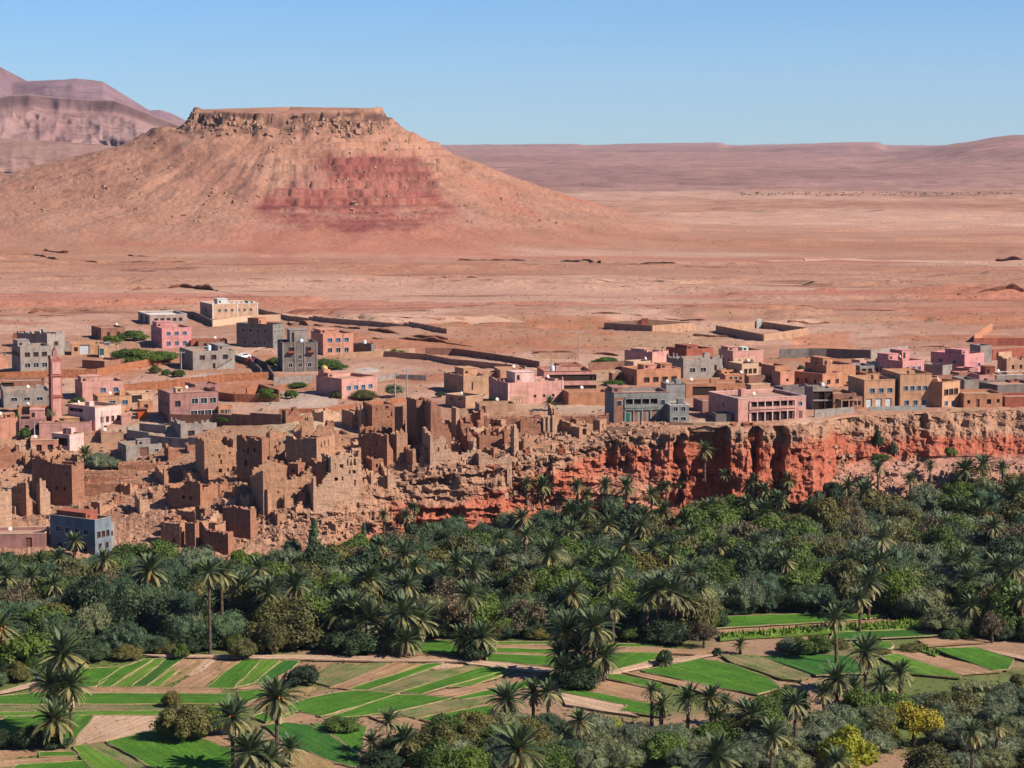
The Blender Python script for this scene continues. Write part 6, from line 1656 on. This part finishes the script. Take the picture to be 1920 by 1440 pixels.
# (heart x, heart y, crown radius in photo px, base row or height in metres, fruit clusters, share of dead fronds)
PAL_B = [ # standing in the open: base row known
(122,1226,44,1378,3,.7),(98,1283,36,1388,0,.6),(134,1286,36,1390,0,.7),(103,1350,38,1405,7,.5),(437,1343,36,1468,2,.6),(520,1308,40,1452,5,.35),
(468,1410,40,1470,0,.5),(505,1425,34,1468,0,.6),(545,1405,26,1440,0,.1),(1063,1182,36,1272,5,.4),(1113,1178,38,1278,2,.5),(1050,1228,26,1272,0,.3),(1132,1232,32,1282,0,.4),(1094,1255,28,1286,0,.1),(1058,1252,26,1284,0,.4),(1084,1222,30,1276,0,.2),
(1585,1164,25,1250,2,.35),(1622,1224,34,1300,0,.9),(1568,1275,32,1345,0,.8),(1652,1282,28,1312,0,1.6),(1600,1292,26,1322,0,.3),(1688,1262,24,1300,0,.1),
(880,1116,28,1212,0,.7),(902,1196,30,1236,3,.4),(864,1196,26,1234,0,.5),(884,1208,24,1238,0,.4),(394,1072,26,1226,0,.6),(417,1074,28,1208,1,.4),
(757,1150,34,1226,0,.7),(787,1164,33,1222,5,.6),(762,1202,30,1234,0,.7),(690,1162,38,1222,0,.4),(662,1146,38,1216,2,.4),(728,1195,26,1226,0,.5),(635,1150,32,1216,0,.4),
(1233,1105,33,1205,0,.6),(1262,1112,34,1203,0,.6),(1213,1120,28,1205,0,.5),(1285,1125,28,1200,0,.8),(1222,1296,18,1366,0,.3),(1247,1242,14,1252,0,.2),(1388,1210,14,1226,0,.1)]
PAL_H = [ # hidden base: height in metres
(712,1026,20,9,4,.4),(757,1040,25,10,0,.5),(695,1088,29,9,8,.6),(763,1098,27,9,2,.5),(833,1080,24,9,0,.3),(858,1060,27,10,0,.5),(887,1070,24,10,0,1.0),(985,1005,14,10,0,1.6),
(1030,1037,26,9,3,.4),(1065,1077,23,8,6,.2),(968,1082,18,8,0,.3),(1073,1113,27,8,1,.6),(1143,1064,26,10,0,.7),(1142,1096,24,8,0,.5),(1150,1142,24,7,0,1.6),(1173,1023,22,9,2,.5),(1223,1030,23,9,0,.5),(1257,1042,19,8,0,.4),
(1073,998,19,9,0,.7),(1203,987,20,9,0,.3),(283,1070,31,9,4,.5),(450,1104,30,9,6,.7),(486,1068,24,9,0,.2),(503,1114,31,9,0,.7),(555,1098,30,9,0,.6),(197,1050,20,8,2,.4),(110,1048,20,8,0,.3),(74,1052,18,7,1,.2),(14,1082,24,9,0,.3),(60,1082,22,8,0,.3),(100,1098,22,8,0,.3),(0,1178,32,8,4,.5),(-30,1150,30,8,0,.5),
(140,965,16,6,0,.2),(139,1016,17,4,0,1.4),(160,852,16,4.5,0,.2),(1031,757,13,2.2,0,.2),
(1322,845,17,10,0,.3),(1358,892,12,10,0,.3),(1410,905,18,9,0,.4),(1480,902,17,8,0,.3),(1435,922,18,9,0,.4),(1463,938,18,8,0,.6),(1590,915,19,9,0,.5),(1623,924,24,9,9,.6),(1647,878,13,8,0,.3),(1745,874,12,6,0,.3),(1843,872,21,8,1,.4),(1810,882,22,7,0,.1),(1880,878,14,9,0,.3),(1905,925,23,10,0,.5),(1800,958,25,8,0,.4),(1840,964,25,8,4,.4),(1707,900,14,7,0,.1),(1433,962,25,9,0,.6),(1403,944,18,9,0,.4),(1520,954,20,8,0,.5),(1330,955,20,8,0,.2),
(1350,1024,21,9,0,.6),(1417,1018,21,8,0,.2),(1447,1050,20,8,0,.5),(1470,1054,20,8,0,.7),(1652,1010,23,11,0,.5),(1647,1054,20,8,0,.1),(1630,1094,29,8,0,.7),(1613,1124,22,7,0,.6),(1813,1052,25,9,6,.4),(1815,1088,28,8,0,.7),(1867,1064,25,9,0,.6),(1867,1104,25,8,0,.7),(1903,1068,24,9,0,.4),(1863,988,21,10,0,.6),(1823,1138,22,6,0,1.4),(1297,1078,24,9,3,.6),(1313,1104,24,8,0,1.0),(1917,1124,22,8,0,.4),(1290,975,18,9,0,.4),(1295,1004,20,9,0,.6),
(1082,912,15,10,1,.6),(1135,912,17,10,0,.4),(1174,913,20,10,0,.3),(1222,928,16,9,0,.3),(1249,913,11,8,0,.3),(1276,910,9,7,0,.3),(1103,928,14,8,0,.3),(1069,958,22,9,0,.4),(1098,960,22,9,0,.5),(1205,972,22,9,0,.3),(1244,963,22,9,0,.4),(1285,976,20,9,0,.6),(1066,989,18,8,0,.8),(988,908,13,9,0,.2),(1018,912,20,9,0,.1),(979,973,19,8,0,.2),(777,953,11,7,0,.2),(720,968,13,7,0,.2),(761,968,14,7,0,.2),(1140,985,20,8,0,.3),(940,1010,18,8,0,.3),
(1447,1381,30,8,0,.9),(1492,1321,28,7,0,.8),(1333,1311,26,5,7,.5),(1290,1311,26,5,1,.5),(1410,1345,26,4,0,.4),(1395,1330,22,4,0,.2),(1825,1374,27,9,1,1.4),(1870,1364,18,6,0,.5),(1343,1424,44,7,0,.8),(1570,1428,26,5,0,.2),
(952,1314,33,4,0,.6),(1000,1301,25,3.5,0,.4),(1028,1301,25,4,0,.5),(1087,1354,25,5,2,.2),(973,1408,47,6,1,.7),(760,1388,29,3.5,0,.3),(727,1354,24,4.5,0,.4),(1240,1324,22,3,0,.4),(1360,1320,20,3,0,.5),(697,1394,22,2.5,0,.5),(1545,1300,20,4,0,.2),(1345,1345,20,3,0,.3),(700,1040,18,8,3,.2),(735,1075,22,8,4,.2),(780,1065,20,8,0,.4),
]
for (x, y, r, yb, fr, dd) in PAL_B:
    p = G(x, yb) if yb > 1100 else G(x, yb); s = mpp(p)
    lean = (-.0, 0)
    if (x, y) == (1585, 1164): p = G(1568, 1247); lean = (.175, 0)
    palm(p, max((yb - y) / mpp(p), .6), r / s * 1.02, fr, dd, lean) 
for (x, y, r, h, fr, dd) in PAL_H:
    h = h * (.66 if (y < 985 and x > 640 and (x, y) != (1322, 845)) else .82 if y < 1180 else 1)
    p = GH(x, y, h); s = mpp(p)
    palm(p, h, r / s * 1.02, fr, dd, (rp.uniform(-.03, .03), 0))
for (x, y, r, h) in ((163, 852, 16, 0),): pass

# ---- individually placed trees and bushes: (x, top row, radius px, base row, kind, label)
ONE = [
(590,972,31,1062,'cone','tall conical blue-green poplar rising in front of the rubble slope'),
(682,980,22,1050,'cone','smaller conical poplar right of the tall one, below the red ledges'),
(548,1002,20,1052,'tam','soft blue-green tree left of the tall conical poplar'),
(250,1008,36,1072,'green','big round bright tree right of the blue-grey house'),
(305,1010,38,1075,'green','second big round bright tree, right of the blue-grey house'),
(352,1022,32,1075,'green','third round bright tree below the square mud house'),
(452,1028,26,1074,'green','round green tree below the dark retaining wall'),
(338,1204,18,1236,'green','small bright green orchard tree at the back edge of the left fields'),
(455,1190,24,1238,'moss','loose olive-brown orchard tree behind the left field strips'),
(510,1150,28,1228,'moss','tall feathery orchard tree between the twin palms and the dark grove'),
(567,1240,28,1284,'dark','round dark bush alone in the fields, left of centre'),
(345,1308,46,1388,'moss','wide dark fruit tree casting a shadow on the pale ploughed plot'),
(400,1318,34,1380,'green','green fruit tree right of the wide dark one'),
(322,1292,18,1326,'moss','small round tree behind the wide dark fruit tree'),
(430,1320,22,1378,'green','leafy young tree left of the near palm group'),
(52,1352,26,1404,'dark','small dark orchard tree in the green plot at the bottom left'),
(8,1366,20,1402,'dark','dark bush cut by the left edge of the picture'),
(1480,1186,26,1227,'olive','tall clump of reeds in front of the far right plots'),
(1530,1188,30,1228,'green','dense dark shrub right of the reed clump'),
(1500,1190,26,1228,'green','shrub between the reed clump and the dense one'),
(1571,1195,20,1220,'moss','low shrub at the foot of the leaning palm'),
(1246,1216,15,1248,'dark','dark round bush on the path between the right centre plots'),
(1344,1213,9,1230,'dark','tiny dark bush at the corner of the long green plot'),
(1177,1165,20,1202,'green','small round green tree right of the central palm clump'),
(1320,1155,30,1215,'brown','grey-brown tree beside the big palm group at the right centre'),
(1712,1298,62,1400,'yel','wide golden yellow tree in the bottom right grove'),
(1588,1362,50,1445,'yg','bright yellow-green tree below the golden one, bottom right'),
(1480,1278,34,1340,'green','bright bush at the near corner of the long green plot'),
(1438,1296,28,1350,'green','dark green bush left of the bright one, near plots'),
(1740,1392,44,1470,'moss','olive-brown tree with yellow tint at the bottom right'),
(1300,920,24,1000,'olive','pale grey-green tree under the tall palm at the cliff'),
(1345,915,26,990,'olive','second pale grey-green tree under the cliff alcove'),
(1530,905,22,975,'olive','pale tree under the dark red buttress'),
(1210,1008,34,1075,'yg','olive-yellow round tree in the middle of the grove'),
(1170,1022,26,1085,'moss','olive tree left of the olive-yellow one'),
(1560,1005,40,1090,'moss','big olive-green round tree in the right grove'),
(1530,1040,36,1120,'green','tall green tree in the right grove'),
(1500,1055,34,1120,'green','green tree left of the tall green one, right grove'),
(1395,1062,46,1150,'olive','wide grey-green olive at the edge of the far right plots'),
(1660,970,34,1060,'brown','brown leafless tree in the middle of the right grove'),
(1745,955,40,1050,'brown','large brown leafless tree in the right grove'),
(1610,955,30,1040,'brown','brown tree below the palm with orange dates'),
(1780,1180,20,1200,'dark','dark shrub in the shade at the right end of the plots'),
(1860,1135,24,1205,'brown','grey thorny tree in the deep shade at the right edge'),
(1140,1180,16,1206,'dark','shaded shrub behind the central palm clump'),
(1710,1205,24,1222,'moss','low ragged shrub beside the far right brown plot'),
(1645,1215,22,1226,'moss','low shrub right of the leaning palm'),
(890,1195,34,1238,'dark','dense dark thicket at the foot of the lone tall palm, centre'),
(1085,1240,42,1290,'dark','dense dark thicket under the central palm clump'),
(660,1170,46,1226,'dark','dark thicket under the left centre palms'),
(485,1410,44,1462,'dark','dark thicket under the near palm group'),
(106,1372,26,1404,'dark','dark shrub at the foot of the left palm stack'),
(1250,1160,44,1206,'dark','dark thicket under the right centre palm group'),
(642,1340,30,1372,'green','pale green reed hedge beside the near blue-green plot'),
(740,1378,34,1420,'dark','dark thicket between the two low palms at the bottom centre'),
(830,1352,44,1430,'moss','sunlit olive-brown tree at the bottom centre'),
(1130,1338,34,1372,'yg','light green bush behind the bottom olive grove'),
# village planting
(182,838,30,882,'olive','grey-green tree beside the date palm in the left ruins'),
(205,850,24,884,'olive','second grey-green tree beside the date palm in the left ruins'),
(98,752,13,790,'olive','cypress-like tree in front of the minaret'),
(32,775,12,805,'green','dark green tree between the peach and mauve houses'),
(46,800,12,822,'green','small green tree below the mauve house'),
(145,744,16,760,'green','shrub in front of the pink house behind the minaret'),
(262,652,42,684,'green','big dark garden tree below the bright pink house'),
(232,650,24,680,'green','left garden tree below the bright pink house'),
(295,654,34,680,'green','right garden tree below the bright pink house'),
(245,618,30,638,'green','tree left of the bright pink house'),
(210,628,20,644,'green','small tree in front of the brown mud shed'),
(291,684,12,700,'moss','round shrub on the pale lot'),
(312,692,10,704,'green','second round shrub on the pale lot'),
(334,692,16,706,'green','wide shrub on the pale lot by the stair house'),
(512,670,18,686,'green','shrub left of the grey tower house'),
(505,726,26,750,'green','trees in the yard right of the red yard walls'),
(546,728,12,746,'green','shrub at the corner of the pale yard'),
(612,672,30,692,'green','garden trees right of the grey tower house'),
(634,680,20,692,'green','smaller garden tree right of the grey tower house'),
(558,716,20,726,'green','low hedge left of the golden dome house'),
(633,730,12,746,'moss','bush at the left corner of the golden dome house'),
(684,730,24,748,'moss','bright bush in front of the golden dome house'),
(740,714,20,744,'olive','grey-green tree between the two concrete poles'),
(825,732,9,744,'dark','bush left of the tan unfinished house'),
(925,742,13,760,'dark','bush in the shade of the big pink house'),
(742,652,20,666,'green','shrub inside the low pale yard walls'),
(1136,668,26,684,'green','green hedge behind the low brown wall'),
(1150,712,20,722,'green','hedge behind the plain orange yard wall'),
(1502,684,8,700,'dark','tree right of the triangular-window house'),
(1600,712,12,722,'green','rooftop plants left of the first ochre house'),
(430,778,26,792,'green','garden behind the long brown yard wall'),
(470,772,18,790,'olive','olive behind the long brown yard wall'),
(495,776,18,790,'green','shrubs at the right end of the long brown yard wall'),
(1780,838,16,854,'green','green bush on the pink scree slope'),
(1652,850,20,862,'green','green shrubs at the foot of the rock, right'),
(1675,815,9,860,'olive','climbing shrub in the cleft of the rock, right'),
(1645,805,10,840,'dark','dark palm-like shrub on the rock face, right'),
(1537,862,8,880,'dark','shrub beside the big red buttress'),
]
for (x, yt, r, yb, kind, lab) in ONE:
    p = G(x, yb); s = mpp(p)
    h = (yb - yt) / s
    tree(p, kind, r / s, max(h, .8), lab, None, bush=(h < 3.2 or 'bush' in lab or 'shrub' in lab or 'thicket' in lab or 'hedge' in lab))

# ---- the grove between the cliff and the fields, and the one at the bottom right
FRONTSHIFT = 6
FRONT = ([-100, 0, 80, 160, 280, 330, 540, 620, 720, 780, 900, 1040, 1200, 1335, 1350, 1500, 1660, 1740, 1780, 1920, 2050],
         [1290, 1285, 1262, 1240, 1232, 1222, 1216, 1218, 1208, 1196, 1198, 1196, 1200, 1205, 1158, 1148, 1152, 1168, 1196, 1206, 1206])
BACK = ([-100, 100, 215, 230, 430, 560, 640, 760, 880, 960, 1060, 1250, 1400, 1560, 1700, 1850, 1950, 2050],
        [1062, 1060, 1068, 1080, 1078, 1072, 1052, 1030, 1012, 988, 982, 972, 952, 944, 936, 908, 896, 896])
rg = random.Random(77)
def fill(y0f, y1f, x0, x1, step_px, pick, hrange, seed):
    row = 0
    y = y0f
    Ymin = 280.0
    out = []
    Yw = Ymin
    while Yw < 480:
        stepw = step_px
        n = int((x1 - x0) / F * Yw / stepw)
        for i in range(n + 1):
            px = x0 + (x1 - x0) * (i + (.5 if row % 2 else 0) + rg.uniform(-.3, .3)) / max(n, 1)
            yy_ = Yw + rg.uniform(-.35, .35) * stepw
            t = (px - 960) / F
            z = ground(t * yy_, yy_)
            qx, qy = proj(t * yy_, yy_, z)
            if y0f(qx) <= qy <= y1f(qx): out.append((Vector((t * yy_, yy_, z)), qx, qy))
        Yw += stepw * .82; row += 1
    return out
pts = fill(lambda x: np.interp(x, *BACK), lambda x: np.interp(x, *FRONT), -60, 1985, 7.0, None, None, 1)
for p, x, y in pts:
    u = rg.random()
    nz = float(fbm(np.array([x * .006]), np.array([y * .02]), 3, 500)[0])
    if x < 1150: kind = 'tam' if u < .46 else 'olive' if u < .62 else 'green' if u < .74 else 'dark' if u < .86 else 'moss' if u < .93 else 'brown'
    else: kind = 'olive' if u < .28 else 'green' if u < .50 else 'tam' if u < .62 else 'moss' if u < .80 else 'brown' if u < .88 else 'dark'
    if x > 1150 and y > 1110 and kind == 'brown': kind = 'olive'
    fr = (y - np.interp(x, *BACK)) / (np.interp(x, *FRONT) - np.interp(x, *BACK))
    h = rg.uniform(5.8, 9.4) * (.82 if fr < .15 else 1)
    r = rg.uniform(3.7, 5.5) * (.85 if fr < .15 else 1)
    if x < 640 and fr < .12: h = rg.uniform(3.2, 4.6); r *= .85
    tree(p, kind, r, h)
for i in range(150):
    x = -40 + 2000 * (i + rg.random()) / 150
    y = np.interp(x, *FRONT) + rg.uniform(-12, 3)
    p = G(x, y)
    tree(p, rg.choice(('dark', 'tam', 'green', 'dark', 'moss', 'tam')), rg.uniform(1.5, 2.8), rg.uniform(1.8, 3.6), bush=True)
FR2 = ([600, 665, 690, 760, 830, 900, 960, 1060, 1150, 1240, 1300, 1400, 1500, 1600, 1700, 1800, 1860, 1950],
       [1560, 1470, 1440, 1430, 1400, 1378, 1375, 1385, 1395, 1400, 1395, 1372, 1368, 1352, 1336, 1330, 1310, 1296])
pts = fill(lambda x: np.interp(x, *FR2), lambda x: 1530 + 0 * x, 640, 1985, 5.2, None, None, 2)
for p, x, y in pts:
    if math.hypot(x - 1712, (y - 1425) * .8) < 52 or math.hypot(x - 1588, (y - 1462) * .8) < 44: continue
    u = rg.random()
    if x < 930: kind = 'moss' if u < .35 else 'green' if u < .65 else 'dark' if u < .85 else 'olive'
    else: kind = 'olive' if u < .72 else 'green' if u < .84 else 'moss' if u < .94 else 'tam'
    tree(p, kind, rg.uniform(2.6, 3.6), rg.uniform(3.6, 5.4))
# ---- labels for the grove: kind, size, depth, landmark, then order from the left
def landmark(x):
    for lim, w in ((215, 'below the blue-grey house'), (440, 'below the square mud house'), (640, 'below the rubble slope'), (860, 'below the spur ruins'), (1060, 'below the red ledges'), (1290, 'below the arcade house'), (1420, 'below the dark alcove'), (1560, 'below the red buttress'), (1740, 'below the ochre houses'), (9999, 'at the right edge')):
        if x < lim: return w
def depthw(y, x):
    if y > 1420: return 'at the bottom edge'
    if y > 1290: return 'in the near grove'
    f = (y - np.interp(x, *BACK)) / (np.interp(x, *FRONT) - np.interp(x, *BACK))
    return 'at cliff foot' if f < .25 else 'deep in grove' if f < .62 else 'by the fields'
def ordinal_labels(lst, grpf):
    g = {}
    for o, words, loc in lst:
        x, y = proj(*loc)
        g.setdefault((words, depthw(y, x), landmark(x)), []).append((x, y, o))
    for (w, dpt, lm), q in g.items():
        q.sort(key=lambda v: v[0])
        for i, (x, y, o) in enumerate(q):
            o['label'] = (ORD[min(i, 23)] + ' ' if len(q) > 1 else '') + w + (' from left' if len(q) > 1 else '') + ' ' + dpt + ' ' + lm
            if len(o['label'].split()) > 16: o['label'] = o['label'].replace(' leafy', '').replace(' fruit tree', ' tree').replace('grey-green ', '')
            o['group'] = grpf
ordinal_labels([(o, ('tall ' if h > 6.8 else 'low ' if h < 4.6 else '') + w, loc) for o, w, h, loc in TREES], 'trees of the palm grove')
ordinal_labels([(o, ('tall ' if h > 9.5 else 'low ' if h < 4 else '') + 'date palm' + (' with orange fruit' if fr >= 3 else ' with dead fronds' if dd >= .8 else ''), loc) for o, h, r, fr, dd, loc in PALMS], 'date palms')

# scrub tufts on the plain and the slopes
def scrub(label, n, region, rmin, rmax, mat, seed):
    rng = np.random.RandomState(seed); V = []; Q = []; k = 0
    for i in range(n):
        p = G(rng.uniform(region[0], region[2]), rng.uniform(region[1], region[3]))
        r = rng.uniform(rmin, rmax)
        for q in range(7):
            a = rng.uniform(0, 6.28); c = np.array([p.x, p.y, p.z]); d1 = np.array([math.cos(a), math.sin(a), rng.uniform(.2, .9)]) * r
            d2 = np.array([-math.sin(a), math.cos(a), .1]) * r * .6
            V += [c - d2 * .5, c + d2 * .5, c + d1]; Q.append((k, k + 1, k + 2)); k += 3
    me = np_mesh('scrub', np.array(V), np.array(Q), mat, None, False)
    return tag(link('scrub', me), label, None, None, 'stuff')
F_scrub = foliage('desert scrub', (.17, .12, .07), .2, 0)
scrub('small dark desert bushes dotted over the plain', 1500, (-20, 490, 1940, 660), .2, .6, F_scrub, 1)
scrub('weeds and bushes in the village lots', 900, (0, 650, 1900, 860), .25, .7, F_scrub, 2)
scrub('bushes on the scree at the right', 260, (1560, 850, 1920, 920), .25, .8, F_scrub, 3)
scrub('distant oasis bushes on the far plain', 260, (1380, 361, 1900, 367), .9, 2.2, F_scrub, 4)

# ---- two field workers, a few pixels tall
def person(px, py, rz, shirt, label, bend=0.0):
    p = G(px, py); r = empty('person', p, rz, label, 'person')
    me = bpy.data.meshes.new('body')
    b = bend
    vs = [(0, 0, .92), (0, .25 * b, 1.2), (0, .45 * b, 1.42 - .2 * b), (0, .55 * b, 1.55 - .25 * b), (0, .62 * b, 1.68 - .3 * b), (.11, 0, .88), (.12, .03, .48), (.12, 0, .06), (.12, .14, .03), (-.11, 0, .88), (-.12, .06, .48), (-.13, -.03, .06), (-.13, .11, .03),
          (.2, .45 * b, 1.40 - .2 * b), (.26, .3 * b + .05, 1.12 - .2 * b), (.25, .4 * b + .16, .88), (-.2, .45 * b, 1.40 - .2 * b), (-.26, .3 * b + .02, 1.12 - .2 * b), (-.27, .4 * b + .1, .88)]
    es = [(0, 1), (1, 2), (2, 3), (3, 4), (0, 5), (5, 6), (6, 7), (7, 8), (0, 9), (9, 10), (10, 11), (11, 12), (2, 13), (13, 14), (14, 15), (2, 16), (16, 17), (17, 18)]
    me.from_pydata(vs, es, []); me.update()
    o = link('body', me, r)
    sk = o.modifiers.new('skin', 'SKIN'); su = o.modifiers.new('smooth', 'SUBSURF'); su.levels = su.render_levels = 1
    rad = [.15, .15, .15, .065, .11, .10, .075, .05, .045, .10, .075, .05, .045, .07, .05, .035, .07, .05, .035]
    for i, v in enumerate(me.skin_vertices[0].data): v.radius = (rad[i], rad[i]); v.use_root = (i == 0)
    me.materials.append(flat('cloth ' + label[:12], shirt, .9))
    h = MB(); h.tube([(0, .62 * b, 1.62 - .3 * b), (0, .62 * b - .02, 1.72 - .3 * b), (0, .62 * b - .02, 1.82 - .3 * b)], [.125, .14, .07], 8); h.build('headscarf', flat('red scarf', (.55, .06, .04), .9) if 'red' in label else M_whitefr, r, True)
person(454, 1240, .4, (.03, .03, .04), 'person in dark clothes with a red headscarf standing at the field edge')
person(70, 1284, -.5, (.12, .17, .30), 'person in blue with a pale headscarf on the shaded path at the left')

scrub('green weeds on the field edges and paths', 3200, (-10, 1225, 1930, 1430), .12, .42, foliage('field weeds', (.085, .13, .02), .3, 0), 5)
scrub('dry weeds on the field edges', 900, (-10, 1225, 1930, 1430), .10, .3, foliage('dry weeds', (.22, .18, .09), .3, 0), 6)
# ================================================================== AIR
hz = MB(); hz.box(-9000, -60, -2.0, 9000, 16800, 620)
hm = bpy.data.materials.new('haze'); hm.use_nodes = True
ht = hm.node_tree
for n in list(ht.nodes): ht.nodes.remove(n)
ho = ht.nodes.new('ShaderNodeOutputMaterial'); hv = ht.nodes.new('ShaderNodeVolumePrincipled')
hv.inputs['Color'].default_value = (0.80, 0.82, 1.0, 1)
hv.inputs['Density'].default_value = 0.000021
hv.inputs['Anisotropy'].default_value = 0.2
ht.links.new(hv.outputs[0], ho.inputs['Volume'])
tag(hz.build('haze', hm), kind='stuff')
